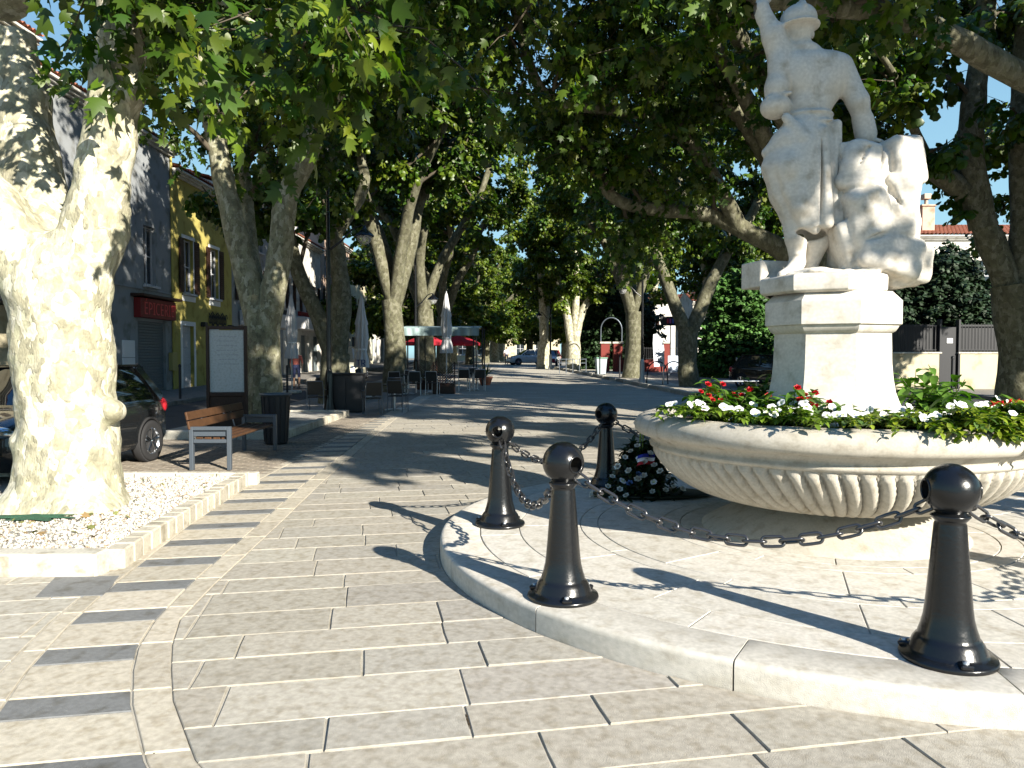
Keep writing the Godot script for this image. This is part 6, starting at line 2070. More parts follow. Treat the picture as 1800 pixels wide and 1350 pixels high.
func cafe_table(label: String, where: Vector3, turn := 0.0) -> void:
	var o := thing("cafe_table", label, "table", where, turn, "cafe tables")
	var mb := MB.new()
	mb.box(Vector3(0, 0.73, 0), Vector3(0.7, 0.03, 0.7), 0.01)
	part("table_top", mb, M.dark, o)
	mb = MB.new()
	mb.tube([Vector3(0, 0.02, 0), Vector3(0, 0.72, 0)], [0.03, 0.03], 8)
	part("column", mb, M.alu, o)
	mb = MB.new()
	for k in 4:
		var a := TAU * k / 4 + PI / 4
		mb.beam(Vector3(0, 0.03, 0), Vector3(cos(a) * 0.34, 0.015, sin(a) * 0.34), 0.05, 0.03)
	part("foot", mb, M.alu, o)

func parasol_closed(label: String, where: Vector3, h: float, mark := false) -> void:
	var o := thing("parasol", label, "parasol", where, 0.0, "closed parasols on the terrace")
	var mb := MB.new()
	mb.box(Vector3(0, 0.05, 0), Vector3(0.6, 0.1, 0.6), 0.02)
	part("base", mb, M.kerb, o)
	mb = MB.new()
	mb.tube([Vector3(0, 0.08, 0), Vector3(0, h + 0.06, 0)], [0.03, 0.022], 8)
	part("pole", mb, M.galv, o)
	mb = MB.new()   # gathered cloth: a fluted cone tied below the middle
	var prof := [[0.02, h], [0.05, h - 0.08], [0.15, h - 0.75], [0.2, h - 0.95], [0.17, h - 1.0], [0.20, h - 1.4], [0.165, h - 1.75], [0.15, h - 1.9], [0.22, h - 2.2], [0.235, h - 2.45]]
	prof.reverse()
	var st := mb.v.size()
	for p in prof:
		for k in 48:
			var a := -TAU * k / 48
			var r: float = p[0] * (1.0 + 0.17 * sin(a * 8.0 + p[1] * 1.4) + 0.06 * sin(a * 3.0 + p[1] * 4.0))
			mb.vert(Vector3(cos(a) * r, p[1], sin(a) * r))
	mb.grid(48, prof.size(), st, true)
	part("cloth", mb, M.canvas, o)
	mb = MB.new()
	mb.lathe([Vector2(0.17, h - 1.86), Vector2(0.185, h - 1.83), Vector2(0.17, h - 1.80)], 24)
	part("strap", mb, M.white, o)
	if mark: letters("lettering", "TR", 0.32, mat(Color(0.03, 0.05, 0.16), 0.8), o, Transform3D(Basis(), Vector3(0.02, h - 2.3, 0.262)), "Droid Sans", 0.01)

func lamp_post(label: String, where: Vector3, h: float, arm_h: float, side: float, base_m: Material = null) -> void:
	var o := thing("street_lamp", label, "street lamp", where, 0.0, "street lamps on the promenade")
	var bm: Material = base_m if base_m else M.iron
	var mb := MB.new()
	mb.lathe([Vector2(0.19, 0), Vector2(0.19, 0.06), Vector2(0.12, 0.35), Vector2(0.11, 1.05), Vector2(0.085, 1.15), Vector2(0.075, 1.2)], 14)
	part("base", mb, bm, o)
	mb = MB.new()
	mb.tube([Vector3(0, 1.15, 0), Vector3(0, h * 0.6, 0), Vector3(0, h, 0)], [0.072, 0.06, 0.04], 10)
	part("post", mb, M.iron, o)
	mb = MB.new()
	mb.tube([Vector3(0, arm_h - 0.5, 0), Vector3(side * 0.35, arm_h - 0.25, 0), Vector3(side * 0.7, arm_h + 0.12, 0), Vector3(side * 0.95, arm_h + 0.2, 0), Vector3(side * 1.0, arm_h + 0.1, 0)], [0.03, 0.027, 0.024, 0.022, 0.022], 7)
	part("arm", mb, M.iron, o)
	var head := part("lantern", null, M.iron, o, Transform3D(Basis(), Vector3(side * 1.0, arm_h, 0)))
	mb = MB.new()
	mb.lathe([Vector2(0.27, -0.1), Vector2(0.26, -0.07), Vector2(0.19, 0.0), Vector2(0.09, 0.07), Vector2(0.05, 0.12), Vector2(0.03, 0.2)], 20)
	part("shade", mb, M.iron, head)
	mb = MB.new()
	mb.lathe([Vector2(0.02, -0.33), Vector2(0.10, -0.31), Vector2(0.17, -0.24), Vector2(0.205, -0.15), Vector2(0.21, -0.1)], 20)
	part("globe", mb, M.lamp_glass, head)
	mb = MB.new()
	mb.lathe([Vector2(0.02, -0.24), Vector2(0.045, -0.2), Vector2(0.045, -0.11)], 10)
	part("bulb", mb, M.white, head)

func furniture() -> void:
	bench("steel bench with brown wooden slats beside the dark litter bin", Vector3(-4.15, 0, -10.5), 0.03)
	# litter bin
	var o := thing("litter_bin", "dark tapering litter bin in front of the second tree's bed", "litter bin", Vector3(-4.22, 0, -13.7))
	var mb := MB.new()
	mb.lathe([Vector2(0.0, 0.01), Vector2(0.19, 0.01), Vector2(0.195, 0.03), Vector2(0.245, 0.86), Vector2(0.25, 0.88)], 28)
	part("body", mb, M.dark, o)
	mb = MB.new()
	mb.lathe([Vector2(0.245, 0.87), Vector2(0.275, 0.875), Vector2(0.28, 0.895), Vector2(0.27, 0.91), Vector2(0.22, 0.905), Vector2(0.2, 0.5)], 28)
	part("rim", mb, M.steel, o)
	for k in 14:
		var a := TAU * k / 14
		mb = MB.new()
		mb.beam(Vector3(cos(a) * 0.2, 0.05, sin(a) * 0.2), Vector3(cos(a) * 0.25, 0.85, sin(a) * 0.25), 0.02, 0.012, 0.0)
		part("rib", mb, M.dark, o)
	# menu board
	o = thing("menu_board", "dark wooden menu board with white poster and a scrawled mark", "sign board", Vector3(-5.9, 0.0, -15.9), 0.16)
	mb = MB.new()
	for s in [-1.0, 1.0]: mb.box(Vector3(s * 0.375, 1.1, 0), Vector3(0.06, 2.2, 0.1), 0.008)
	mb.box(Vector3(0, 2.16, 0), Vector3(0.69, 0.07, 0.09), 0.008)
	mb.box(Vector3(0, 0.78, 0.0), Vector3(0.69, 0.08, 0.09), 0.008)
	part("frame", mb, M.darkwood, o)
	mb = MB.new()
	mb.box(Vector3(0, 0.4, -0.005), Vector3(0.69, 0.68, 0.05), 0.006)
	part("lower_panel", mb, M.darkwood, o)
	mb = MB.new()
	mb.box(Vector3(0, 1.47, 0.0), Vector3(0.68, 1.28, 0.03), 0.004)
	var ps := part("poster", mb, mat(Color(0.50, 0.50, 0.49), 0.35, T.faint, 1.2), o)
	mb = MB.new()
	var r := RandomNumberGenerator.new(); r.seed = 6
	mb.col = Color(0.36, 0.36, 0.37)
	for j in 7:
		var x := -0.22 + r.randf() * 0.08
		while x < 0.2:
			var w := r.randf_range(0.02, 0.07)
			mb.box(Vector3(x + w * 0.5, 1.98 - j * 0.095, 0.0165), Vector3(w, 0.016 + r.randf() * 0.01, 0.002))
			x += w + 0.016
	part("writing", mb, M.plain, ps)
	mb = MB.new()
	var sw := []
	for k in 14:
		var a := 2.6 - k * 0.42
		sw.append(Vector3(0.04 + cos(a) * 0.075, 0.50 + sin(a) * 0.06, 0.026))
	var rr := []; rr.resize(14); rr.fill(0.006)
	mb.tube(sw, rr, 5)
	mb.tube([Vector3(-0.1, 0.53, 0.026), Vector3(0.02, 0.44, 0.026)], [0.006, 0.006], 5)
	mb.tube([Vector3(-0.1, 0.40, 0.026), Vector3(0.12, 0.34, 0.026)], [0.006, 0.006], 5)
	mb.tube([Vector3(-0.1, 0.40, 0.026), Vector3(-0.04, 0.44, 0.026)], [0.006, 0.006], 5)
	part("scrawl", mb, M.white, o)
	lamp_post("tall dark street lamp with a dome lantern left of the terrace", gp(-5.05, -21.2), 7.25, 4.95, 1.0)
	lamp_post("dark street lamp with a lantern behind the white parasol", gp(-4.7, -37.5), 6.6, 4.2, 0.85)
	lamp_post("slim street lamp near the sunlit tree on the right row", gp(3.0, -60.0), 6.5, 4.3, -0.9, M.galv)
	lamp_post("street lamp with pale splayed foot beside the thick right-row tree", gp(6.35, -37.5), 6.6, 4.7, -0.95, M.galv)

func terrace() -> void:
	# black serving counter
	var o := thing("serving_counter", "tall black serving counter between the cafe chairs", "counter", gp(-4.62, -21.6), 0.05)
	var mb := MB.new()
	mb.box(Vector3(0, 0.52, 0), Vector3(0.9, 1.04, 0.6), 0.02)
	part("cabinet", mb, M.dark, o)
	mb = MB.new()
	mb.box(Vector3(0, 1.065, 0), Vector3(1.0, 0.045, 0.7), 0.012)
	part("counter_top", mb, M.dark, o)
	for s in [-0.225, 0.225]:
		mb = MB.new()
		mb.box(Vector3(s, 0.52, 0.306), Vector3(0.43, 0.94, 0.016), 0.006)
		part("door", mb, M.dark, o)
	var G := "cafe chairs on the terrace"
	var c1 := chair("grey metal cafe chair right of the black counter, back towards the camera", gp(-3.75, -20.6), PI + 0.35, false, G)
	var c2 := chair("black woven cafe chair leftmost in the terrace row", gp(-4.35, -28.6), PI, true, G)
	var list := [
		[c1, -5.35, -21.0, PI + 0.1, "grey cafe chair left of the black counter below the lamp post"],
		[c1, -3.2, -21.5, PI - 0.2, "grey cafe chair second right of the black counter"],
		[c1, -3.45, -23.0, 0.4, "grey cafe chair facing the camera behind the counter chairs"],
		[c2, -3.65, -28.8, PI + 0.1, "black woven cafe chair second in the terrace row"],
		[c2, -3.0, -29.0, PI - 0.1, "black woven cafe chair left of the trellis planter"],
		[c2, -1.95, -31.4, PI, "black woven cafe chair right of the trellis planter"],
		[c2, -1.35, -31.6, PI + 0.15, "black woven cafe chair at the right end of the terrace"],
		[c2, -4.0, -30.2, 0.2, "black woven chair across the table at the left of the terrace"],
		[c2, -1.7, -33.2, 0.0, "black woven chair under the awning at the right"]]
	for e in list: copy(e[0], gp(e[1], e[2]), e[3], e[4])
	cafe_table("square dark cafe table behind the counter chairs", gp(-3.4, -22.2))
	cafe_table("square dark cafe table in the left of the terrace row", gp(-4.0, -29.5))
	cafe_table("square dark cafe table beside the trellis planter", gp(-3.1, -29.9))
	cafe_table("square dark cafe table at the right end of the terrace", gp(-1.65, -32.3))
	parasol_closed("white closed parasol with dark letters beside the left-row trunk", gp(-5.2, -26.6), 3.55, true)
	parasol_closed("tall pale closed parasol in front of the terrace awning", gp(-2.66, -31.2), 4.0)
	parasol_closed("pale closed parasol left, near the leaning trunk", gp(-8.6, -30.0), 3.8)
	# awning pavilion
	o = thing("terrace_awning", "pale green flat awning on slim dark posts over the terrace", "awning", gp(-3.35, -36.0))
	for x in [-1.75, -0.9, 1.6, 2.0]:
		for z in [-1.6, 1.0]:
			mb = MB.new()
			mb.box(Vector3(x, 1.35, z), Vector3(0.06, 2.7, 0.06), 0.006)
			part("post", mb, M.dark, o)
	mb = MB.new()
	mb.box(Vector3(0, 2.72, -0.3), Vector3(3.7, 0.06, 2.9), 0.015, Basis(Vector3.RIGHT, 0.06))
	part("roof_cloth", mb, M.awning, o)
	mb = MB.new()
	var st := mb.v.size()
	for j in 2:
		for i in 49: mb.vert(Vector3(-1.85 + 3.7 * i / 48.0, 2.63 - j * 0.34, 1.16 + 0.025 * sin(i * 1.3) * (1.0 + j)))
	mb.grid(49, 2, st)
	part("valance", mb, M.awning, o)
	# trellis planters
	for e in [[-2.62, -29.6, "wooden planter box with lattice trellis in the middle of the terrace"], [-3.6, -32.6, "wooden trellis planter at the back of the terrace"]]:
		var t := thing("trellis_planter", e[2], "planter", gp(e[0], e[1]), 0.0, "trellis planters")
		mb = MB.new()
		mb.box(Vector3(0, 0.2, 0), Vector3(0.85, 0.4, 0.4), 0.015)
		part("box", mb, M.darkwood, t)
		mb = MB.new()
		for k in 9:
			var x := -0.4 + k * 0.1
			var x1 := clampf(x + 0.8, -0.4, 0.4); mb.beam(Vector3(x, 0.4, 0), Vector3(x1, 0.4 + (x1 - x), 0), 0.02, 0.012, 0.0, Vector3.BACK)
			x1 = clampf(x - 0.8, -0.4, 0.4); mb.beam(Vector3(x, 0.4, 0.012), Vector3(x1, 0.4 + (x - x1), 0.012), 0.02, 0.012, 0.0, Vector3.BACK)
		for s in [-0.41, 0.41]: mb.box(Vector3(s, 0.8, 0), Vector3(0.04, 0.84, 0.04))
		part("lattice", mb, M.darkwood, t)
	var pt := thing("potted_plant", "terracotta pot with a spiky plant at the terrace corner", "plant", gp(-1.25, -36.2))
	mb = MB.new()
	mb.lathe([Vector2(0.0, 0.01), Vector2(0.22, 0.0), Vector2(0.33, 0.32), Vector2(0.35, 0.34), Vector2(0.34, 0.4), Vector2(0.29, 0.4), Vector2(0.26, 0.34), Vector2(0.0, 0.33)], 20)
	part("pot", mb, M.tile, pt)
	mb = MB.new()
	var r := RandomNumberGenerator.new(); r.seed = 17
	for k in 40:
		mb.col = Color(0.10, 0.15, 0.03) * r.randf_range(0.6, 1.3)
		blade(mb, Vector3(0, 0.35, 0), Basis(Vector3.UP, r.randf() * TAU) * Basis(Vector3.RIGHT, r.randf_range(-1.4, -0.7)), r.randf_range(0.5, 0.9), 0.025, 0.25)
	part("foliage", mb, M.leaf, pt)
	# red open parasols behind the awning
	for e in [[-4.9, -44.0, "open red parasol behind the awning, left one"], [-3.2, -46.0, "open red parasol behind the awning, right one"]]:
		var p := thing("open_parasol", e[2], "parasol", gp(e[0], e[1]), 0.3, "red parasols")
		mb = MB.new()
		mb.tube([Vector3(0, 0, 0), Vector3(0, 2.5, 0)], [0.025, 0.025], 8)
		part("pole", mb, M.galv, p)
		mb = MB.new()
		mb.facets([Vector2(1.35, 1.86), Vector2(1.35, 2.02), Vector2(0.7, 2.28), Vector2(0.02, 2.48)], 8, Vector3.ZERO, 0.0)
		part("canopy", mb, M.red_cloth, p)

func post(label: String, where: Vector3, h: float, m: Material, group: String, r := 0.04) -> void:
	var o := thing("street_post", label, "post", where, 0.0, group)
	var mb := MB.new()
	mb.tube([Vector3(0, 0, 0), Vector3(0, h - 0.03, 0)], [r, r], 10)
	part("shaft", mb, m, o)
	mb = MB.new()
	mb.lathe([Vector2(r * 1.15, h - 0.1), Vector2(r * 1.2, h - 0.05), Vector2(r * 0.8, h - 0.005), Vector2(0, h)], 10)
	part("cap", mb, m, o)

func street_things() -> void:
	var P := "posts along the left footway"
	for e in [[-10.9, -25.2, "slim dark post before the grocery's roller shutter"], [-10.9, -27.8, "slim dark post before the grocery's drainpipe"], [-10.9, -30.4, "slim dark post before the yellow house's first door"], [-10.9, -32.6, "slim dark post before the yellow house's second door"], [-10.9, -22.6, "slim dark post showing above the black car's roof"], [-8.2, -28.0, "dark post near the leaning trunk in the left street"]]:
		post(e[2], gp(e[0], e[1], 0.1 if e[0] < -10.5 else 0.0), 1.15, M.dark, P)
	P = "posts before the garden wall"
	for e in [[13.9, -28.5, "dark post before the cream wall, left of the gate"], [15.2, -26.5, "dark post before the garden gate"], [15.5, -24.0, "dark post near the trunk at the right edge"]]:
		post(e[2], gp(e[0], e[1]), 1.5, M.dark, P, 0.05)
	# bike hoops
	for e in [[7.3, -37.0, "tall bent steel bike hoop beside the lamp post, left one"], [8.0, -36.6, "bent steel bike hoop beside the lamp post, right one"]]:
		var o := thing("bike_hoop", e[2], "bike rack", gp(e[0] - 0.3, e[1]), 0.2, "bike hoops")
		var mb := MB.new()
		var arc := [Vector3(-0.55, 0, 0)]
		for k in 13: arc.append(Vector3(-cos(PI * k / 12) * 0.5, 0.55 + sin(PI * k / 12) * 0.55, 0))
		arc.append(Vector3(0.55, 0, 0))
		var rr := []; rr.resize(15); rr.fill(0.03)
		mb.tube(arc, rr, 7)
		part("hoop", mb, M.dark, o)
	post("galvanised post between the bike hoops", gp(7.15, -36.2), 1.3, M.galv, "galvanised posts", 0.035)
	post("galvanised post right of the forked tree", gp(11.4, -39.0), 1.25, M.galv, "galvanised posts", 0.035)
	post("dark slim post left of the wheeled bin", gp(5.2, -45.5), 1.25, M.dark, "galvanised posts", 0.04)
	post("dark slim post right of the wheeled bin", gp(6.1, -43.5), 1.3, M.dark, "galvanised posts", 0.045)
	# railing in front of the silver car
	var o := thing("guard_rail", "low steel guard rail in front of the silver car", "railing", gp(3.15, -51.0), 0.12)
	for k in 5:
		var mb := MB.new()
		mb.box(Vector3(k * 0.45, 0.5, 0), Vector3(0.045, 1.0, 0.045), 0.006)
		part("upright", mb, M.steel, o)
	for y in [0.7, 0.96]:
		var mb := MB.new()
		mb.box(Vector3(0.9, y, 0), Vector3(1.755, 0.04, 0.03), 0.004)
		part("rail", mb, M.steel, o)
	# wheeled bin
	o = thing("wheeled_bin", "grey wheeled bin with a green lid at the right of the silver car", "bin", gp(5.55, -48.0), 0.1)
	var mb := MB.new()
	mb.facets([Vector2(0.0, 0.08), Vector2(0.36, 0.08), Vector2(0.46, 1.05)], 4, Vector3.ZERO, PI / 4)
	part("body", mb, mat(Color(0.36, 0.42, 0.45), 0.5), o)
	mb = MB.new()
	mb.box(Vector3(0, 1.08, 0), Vector3(0.74, 0.08, 0.74), 0.03)
	part("lid", mb, mat(Color(0.16, 0.30, 0.22), 0.5), o)
	for s in [-1.0, 1.0]:
		mb = MB.new()
		mb.tube([Vector3(s * 0.24, 0.1, -0.25), Vector3(s * 0.3, 0.1, -0.25)], [0.1, 0.1], 12)
		part("wheel", mb, M.rubber, o)
	# feather banners and boards across the street
	for e in [[9.5, -48.0, Color(0.62, 0.66, 0.72), "white feather banner between the right-row trunks"], [7.9, -47.0, Color(0.45, 0.12, 0.14), "pale red feather banner left of the white one"]]:
		o = thing("feather_banner", e[3], "banner", gp(e[0], e[1]), 0.2, "feather banners")
		mb = MB.new()
		mb.tube([Vector3(0, 0, 0), Vector3(0, 1.6, 0), Vector3(-0.1, 2.2, 0), Vector3(-0.5, 2.65, 0)], [0.02, 0.018, 0.014, 0.01], 6)
		part("pole", mb, M.galv, o)
		mb = MB.new()
		mb.col = e[2]
		mb.prism(PackedVector2Array([Vector2(-0.02, 0.55), Vector2(-0.02, 1.6), Vector2(-0.11, 2.15), Vector2(-0.5, 2.6), Vector2(-0.72, 2.55), Vector2(-0.75, 2.0), Vector2(-0.66, 0.55)]), 0.01, Transform3D())
		part("cloth", mb, M.plain, o)
	o = thing("sign_panel", "white cloth board in front of the feather banner", "board", gp(9.75, -46.2), 0.1)
	mb = MB.new()
	mb.box(Vector3(0, 0.75, 0), Vector3(0.78, 1.0, 0.03), 0.01)
	part("panel", mb, mat(Color(0.48, 0.55, 0.66), 0.8), o)
	mb = MB.new()
	for s in [-0.35, 0.35]: mb.beam(Vector3(s, 0, 0.12), Vector3(s, 1.2, -0.03), 0.03, 0.03)
	part("easel", mb, M.galv, o)
	o = thing("street_sign", "dark street sign with coloured markings on a pole above the banners", "sign", gp(10.3, -50.0))
	mb = MB.new()
	mb.tube([Vector3(0, 0, 0), Vector3(0, 3.6, 0)], [0.035, 0.035], 8)
	part("pole", mb, M.galv, o)
	mb = MB.new()
	mb.box(Vector3(0, 3.45, 0.05), Vector3(1.3, 0.6, 0.05), 0.02)
	var sp := part("panel", mb, M.dark, o)
	mb = MB.new()
	for k in 5:
		mb.col = [Color(0.5, 0.05, 0.08), Color(0.4, 0.1, 0.3), Color(0.1, 0.15, 0.5), Color(0.5, 0.5, 0.5), Color(0.1, 0.4, 0.4)][k]
		mb.box(Vector3(-0.2 + k * 0.17, 3.45, 0.08), Vector3(0.11, 0.3, 0.01))
	part("marking", mb, M.plain, sp)
	# market tent roof edge and stone blocks along the right kerb
	o = setting("right_kerb")
	for k in 22:
		mb = MB.new()
		var z := -28.0 - k * 1.6
		mb.col = Color(1, 1, 1) * (0.75 + 0.2 * sin(k * 3.3))
		mb.box(Vector3(6.55 - k * 0.14, gy(z) + 0.06, z), Vector3(0.22, 0.2, 1.5), 0.02, Basis(Vector3.UP, 0.087))
		part("kerb_stone", mb, M.kerb, o)
	# stone bench under the forked right-row tree
	o = thing("stone_bench", "pale flat bench right of the forked tree, behind the red flowers", "bench", gp(8.9, -30.5), 0.1)
	mb = MB.new()
	mb.box(Vector3(0, 0.45, 0), Vector3(1.7, 0.05, 0.5), 0.01)
	part("seat", mb, M.galv, o)
	for s in [-0.75, 0.75]:
		mb = MB.new()
		mb.box(Vector3(s, 0.21, 0), Vector3(0.06, 0.42, 0.42), 0.008)
		part("leg", mb, M.dark, o)

# ---------- vehicles ----------
func car(label: String, where: Vector3, turn: float, body_m: Material, len := 4.0, h := 1.48) -> Node3D:
	var o := thing("parked_car", label, "car", where, turn, "parked cars")
	var k := len / 4.0
	var mb := MB.new()
	# stations along the length: z, top, half width, bottom
	var sta := [[-2.0, 0.62, 0.62, 0.36], [-1.97, 0.80, 0.72, 0.30], [-1.85, 0.93, 0.79, 0.26], [-1.5, 0.97, 0.845, 0.24], [-0.8, 0.955, 0.865, 0.22], [0.0, 0.945, 0.87, 0.22], [0.7, 0.945, 0.865, 0.22], [1.05, 0.94, 0.86, 0.22], [1.4, 0.87, 0.845, 0.22], [1.7, 0.79, 0.81, 0.23], [1.88, 0.71, 0.75, 0.25], [1.98, 0.60, 0.66, 0.28], [2.0, 0.48, 0.60, 0.32]]
	var st := mb.v.size()
	for s in sta:
		var t: float = s[1]; var w: float = s[2]; var b: float = s[3]
		var half := [[0.93, b], [1.0, b + 0.10], [1.0, lerpf(b, t, 0.5)], [0.985, lerpf(b, t, 0.8)], [0.94, t - 0.045], [0.87, t - 0.008], [0.6, t + 0.012], [0.25, t + 0.022]]
		for q in half: mb.vert(Vector3(q[0] * w, q[1], s[0] * k))
		for i in range(half.size() - 1, -1, -1): mb.vert(Vector3(-half[i][0] * w, half[i][1], s[0] * k))
	var nr := 16
	for j in sta.size() - 1:
		for i in nr - 1:
			mb.quad(st + j * nr + i, st + (j + 1) * nr + i, st + (j + 1) * nr + i + 1, st + j * nr + i + 1)
	for e in [0, sta.size() - 1]:
		var cap := []
		for i in nr: cap.append(mb.v[st + e * nr + i])
		mb.face(cap)
	part("body", mb, body_m, o)
	# glasshouse
	var zb := [-1.88 * k, 1.08 * k]; var zr := [-1.30 * k, 0.30 * k]
	mb = MB.new()
	st = mb.v.size()
	for lv in 4:
		var t := lv / 3.0
		var y := lerpf(0.90, h - 0.03, t)
		var w := lerpf(0.80, 0.60, pow(t, 1.3))
		var z0 := lerpf(zb[0], zr[0], pow(t, 1.2)); var z1 := lerpf(zb[1], zr[1], t)
		for q in [[w, z0 + 0.12], [w, z1 - 0.3], [w * 0.9, z1 - 0.08], [w * 0.45, z1 + 0.02], [-w * 0.45, z1 + 0.02], [-w * 0.9, z1 - 0.08], [-w, z1 - 0.3], [-w, z0 + 0.12], [-w * 0.8, z0], [w * 0.8, z0]]:
			mb.vert(Vector3(q[0], y, q[1]))
	mb.grid(10, 4, st, true)
	part("glasshouse", mb, M.car_glass, o)
	mb = MB.new()   # roof shell and pillars
	st = mb.v.size()
	for j in 7:
		for i in 7:
			var u := i / 6.0 * 2.0 - 1.0
			var t := j / 6.0
			mb.vert(Vector3(u * 0.625, h - 0.035 + 0.035 * (1.0 - u * u) * (0.6 + 0.4 * sin(PI * t)) - 0.02 * absf(t * 2 - 1), lerpf(zr[0] - 0.05, zr[1] + 0.06, t)))
	mb.grid(7, 7, st)
	for s in [-1.0, 1.0]:
		for e in [[zb[1] - 0.1, zr[1]], [-0.35 * k, -0.38 * k], [zb[0] + 0.2, zr[0] + 0.02]]:
			mb.beam(Vector3(s * 0.815, 0.92, e[0]), Vector3(s * 0.625, h - 0.04, e[1]), 0.035, 0.07 if e[0] > -1 else 0.16, 0.006, Vector3.BACK)
		mb.beam(Vector3(s * 0.62, h - 0.035, zr[0] - 0.04), Vector3(s * 0.62, h - 0.035, zr[1] + 0.05), 0.06, 0.04, 0.01)
	part("roof", mb, body_m, o)
	var tyre := MB.new()
	tyre.lathe([Vector2(0.19, -0.09), Vector2(0.27, -0.1), Vector2(0.3, -0.08), Vector2(0.305, 0.0), Vector2(0.3, 0.08), Vector2(0.27, 0.1), Vector2(0.19, 0.09)], 28, Vector3.ZERO, Basis(Vector3.BACK, PI / 2))
	var tm := tyre.mesh()
	var rim := MB.new()
	for kk in 5:
		var a := TAU * kk / 5
		for da in [-0.13, 0.13]: rim.beam(Vector3(0.075, 0, 0), Vector3(0.085, cos(a + da) * 0.195, sin(a + da) * 0.195), 0.03, 0.03, 0.004)
	rim.lathe([Vector2(0.185, -0.06), Vector2(0.205, 0.09), Vector2(0.19, 0.092), Vector2(0.17, 0.02), Vector2(0.03, 0.02), Vector2(0.03, 0.09), Vector2(0.0, 0.095)], 24, Vector3.ZERO, Basis(Vector3.BACK, -PI / 2))
	var rm := rim.mesh()
	var archm := MB.new()
	archm.lathe([Vector2(0.34, -0.1), Vector2(0.345, 0.0), Vector2(0.30, 0.004), Vector2(0.30, -0.1)], 30, Vector3.ZERO, Basis(Vector3.BACK, -PI / 2))
	archm.lathe([Vector2(0.335, -0.004), Vector2(0.0, -0.004)], 24, Vector3.ZERO, Basis(Vector3.BACK, -PI / 2))
	var am := archm.mesh()
	for z in [-1.22 * k, 1.25 * k]:
		for s in [-1.0, 1.0]:
			var fl := Basis() if s > 0 else Basis(Vector3.UP, PI)
			part("wheel_arch", am, M.rubber, o, Transform3D(fl, Vector3(s * 0.872, 0.32, z)))
			var wh := part("wheel", null, M.rubber, o, Transform3D(fl, Vector3(s * 0.80, 0.305, z)))
			part("tyre", tm, M.rubber, wh)
			part("rim", rm, M.chrome, wh)
	for s in [-1.0, 1.0]:
		mb = MB.new(); mb.blob(Vector3(s * 0.60, 0.68, 1.80 * k), Vector3(0.19, 0.085, 0.17), 12, 8, Basis(Vector3.UP, s * 0.5))
		part("headlight", mb, M.chrome, o)
		mb = MB.new(); mb.blob(Vector3(s * 0.70, 0.80, -1.86 * k), Vector3(0.11, 0.13, 0.12), 10, 8)
		part("tail_light", mb, mat(Color(0.45, 0.02, 0.03), 0.2), o)
		mb = MB.new(); mb.blob(Vector3(s * 0.97, 0.98, 0.72 * k), Vector3(0.1, 0.07, 0.06), 10, 6)
		part("mirror", mb, body_m, o)
		mb = MB.new(); mb.box(Vector3(s * 0.875, 0.78, -0.28 * k), Vector3(0.03, 0.03, 0.18), 0.01); mb.box(Vector3(s * 0.868, 0.78, 0.5), Vector3(0.03, 0.03, 0.18), 0.01)
		part("door_handle", mb, M.chrome, o)
	mb = MB.new()
	for kk in 6: mb.box(Vector3(0, 0.34 + kk * 0.035, 2.0 * k - 0.015 - 0.012 * kk * kk * 0.3), Vector3(0.95, 0.018, 0.05), 0.004)
	part("grille", mb, M.dark, o)
	mb = MB.new()
	mb.box(Vector3(0, 0.50, 2.0 * k + 0.012), Vector3(0.5, 0.11, 0.015), 0.003)
	mb.box(Vector3(0, 0.62, -2.0 * k - 0.012), Vector3(0.5, 0.11, 0.015), 0.003)
	part("number_plate", mb, M.white, o)
	return o

func vehicles() -> void:
	car("black hatchback parked behind the near pale trunk", Vector3(-6.32, 0.0, -10.35), -0.06, paint(Color(0.010, 0.011, 0.012)), 3.7, 1.46)
	car("white hatchback parked side-on at the far end of the promenade", gp(1.6, -74.0), -1.25, paint(Color(0.62, 0.63, 0.62)), 4.2)
	car("dark red car half hidden by distant trunks", gp(3.5, -71.0), -0.2, paint(Color(0.30, 0.015, 0.03)), 4.0)
	car("silver hatchback seen from behind by the guard rail", gp(6.6, -68.0), PI - 0.05, paint(Color(0.36, 0.42, 0.48)), 4.2, 1.6)
	car("pale van-like car in the left street beyond the leaning trunk", gp(-9.0, -42.0), 0.05, paint(Color(0.55, 0.53, 0.40)), 4.3, 1.8)
	car("black car in shade left of the pedestal across the right street", gp(11.6, -33.5), 0.6, paint(Color(0.008, 0.009, 0.01)), 4.2)

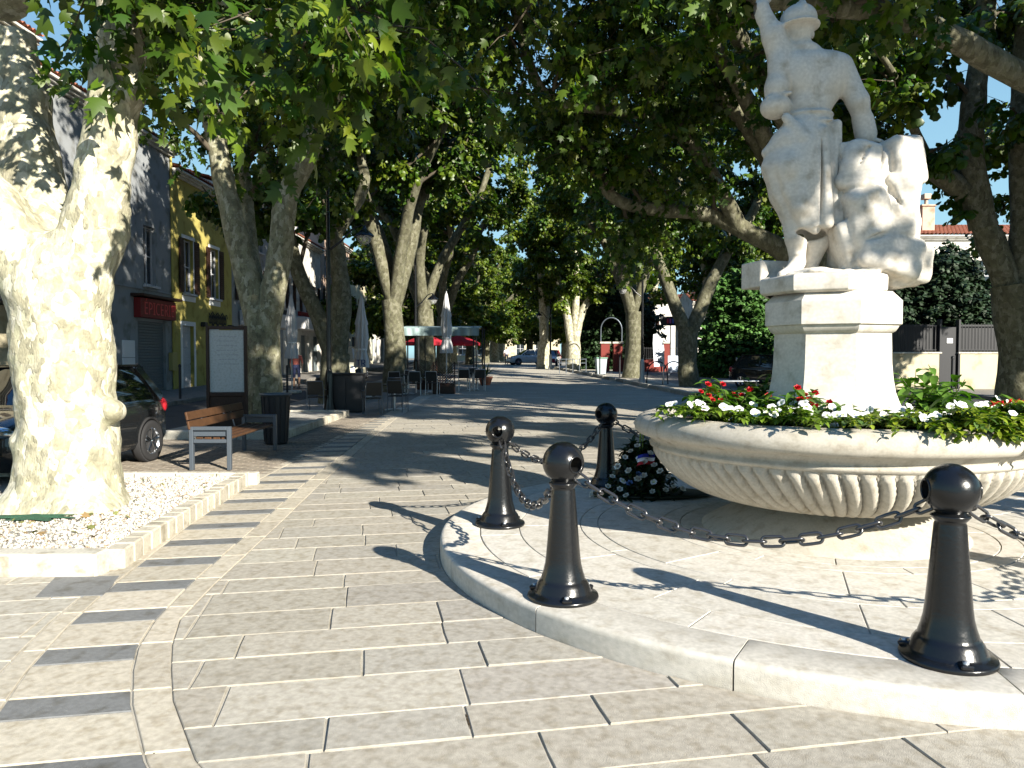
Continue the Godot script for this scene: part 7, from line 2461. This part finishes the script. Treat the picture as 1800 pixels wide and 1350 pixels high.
# ---------- people ----------
func person(label: String, where: Vector3, turn: float, top: Color, legs: Color, hair: Color, skin: Color, shorts := false, seated := false) -> void:
	var o := thing("person", label, "person", where, turn)
	var f := Field.new()
	var dy := -0.42 if seated else 0.0
	for s in [-1.0, 1.0]:
		var st: float = 0.16 * s
		f.paint = legs
		var hip := Vector3(s * 0.09, 0.9 + dy, 0)
		var knee := Vector3(s * 0.1, 0.5, st * 0.9) if not seated else Vector3(s * 0.12, 0.5, 0.42)
		var foot := Vector3(s * 0.1, 0.08, st * 1.3 - 0.05) if not seated else Vector3(s * 0.12, 0.08, 0.42)
		f.cap(hip, knee, 0.088, 0.062, 0.03)
		f.paint = skin if shorts else legs
		f.cap(knee, foot, 0.058, 0.04, 0.02)
		f.paint = Color(0.05, 0.05, 0.05)
		f.cap(foot - Vector3(0, 0.03, 0.04), foot + Vector3(0, -0.04, 0.14), 0.042, 0.036, 0.02)
		f.paint = top
		var sh := Vector3(s * 0.19, 1.38 + dy, 0); var el := Vector3(s * 0.25, 1.1 + dy, -st * 0.6)
		f.cap(sh, el, 0.052, 0.043, 0.03)
		f.paint = skin
		var wr := el + Vector3(-s * 0.02, -0.22, 0.10 - st * 0.3)
		f.cap(el, wr, 0.04, 0.028, 0.02)
		f.cap(wr, wr + Vector3(0, -0.07, 0.02), 0.03, 0.03, 0.015)
		for q in 4: f.cap(wr + Vector3(0, -0.08, 0.0 + q * 0.018 - 0.02), wr + Vector3(0, -0.16 + absf(q - 1.5) * 0.012, q * 0.018 - 0.01), 0.009, 0.008, 0.004)
		f.cap(wr + Vector3(0, -0.05, 0.03), wr + Vector3(0, -0.1, 0.06), 0.01, 0.008, 0.005)
	f.paint = legs; f.ell(Vector3(0, 0.95 + dy, 0), Vector3(0.165, 0.12, 0.11), 0.04)
	f.paint = top
	f.ell(Vector3(0, 1.15 + dy, 0), Vector3(0.16, 0.22, 0.105), 0.05)
	f.ell(Vector3(0, 1.34 + dy, 0), Vector3(0.185, 0.12, 0.11), 0.05)
	f.paint = skin
	f.cap(Vector3(0, 1.42 + dy, 0), Vector3(0, 1.52 + dy, 0.01), 0.05, 0.05, 0.02)
	f.ell(Vector3(0, 1.61 + dy, 0.015), Vector3(0.075, 0.11, 0.095), 0.02)
	f.ell(Vector3(0, 1.60 + dy, 0.11), Vector3(0.012, 0.02, 0.018), 0.01)
	f.paint = hair
	f.ell(Vector3(0, 1.655 + dy, -0.015), Vector3(0.082, 0.085, 0.1), 0.012)
	var mb := MB.new()
	f.net(Vector3(-0.42, -0.01, -0.4), Vector3(0.42, 1.8 + dy, 0.62), 0.026, mb, true)
	part("body", mb, M.skin_cloth, o)

func people() -> void:
	person("distant person in a white top and dark trousers walking away down the promenade", gp(-0.55, -76.0), PI, Color(0.66, 0.58, 0.58), Color(0.05, 0.05, 0.07), Color(0.12, 0.08, 0.05), Color(0.42, 0.26, 0.18))
	person("person in red top and navy shorts on the left footway near the leaning trunk", gp(-9.4, -33.5), 0.3, Color(0.34, 0.10, 0.08), Color(0.025, 0.035, 0.08), Color(0.05, 0.035, 0.03), Color(0.40, 0.24, 0.16), true)
	person("person in dark clothes sitting at the terrace behind the black counter", gp(-5.55, -27.9), 1.2, Color(0.03, 0.03, 0.035), Color(0.04, 0.04, 0.05), Color(0.25, 0.2, 0.16), Color(0.40, 0.26, 0.19), false, true)
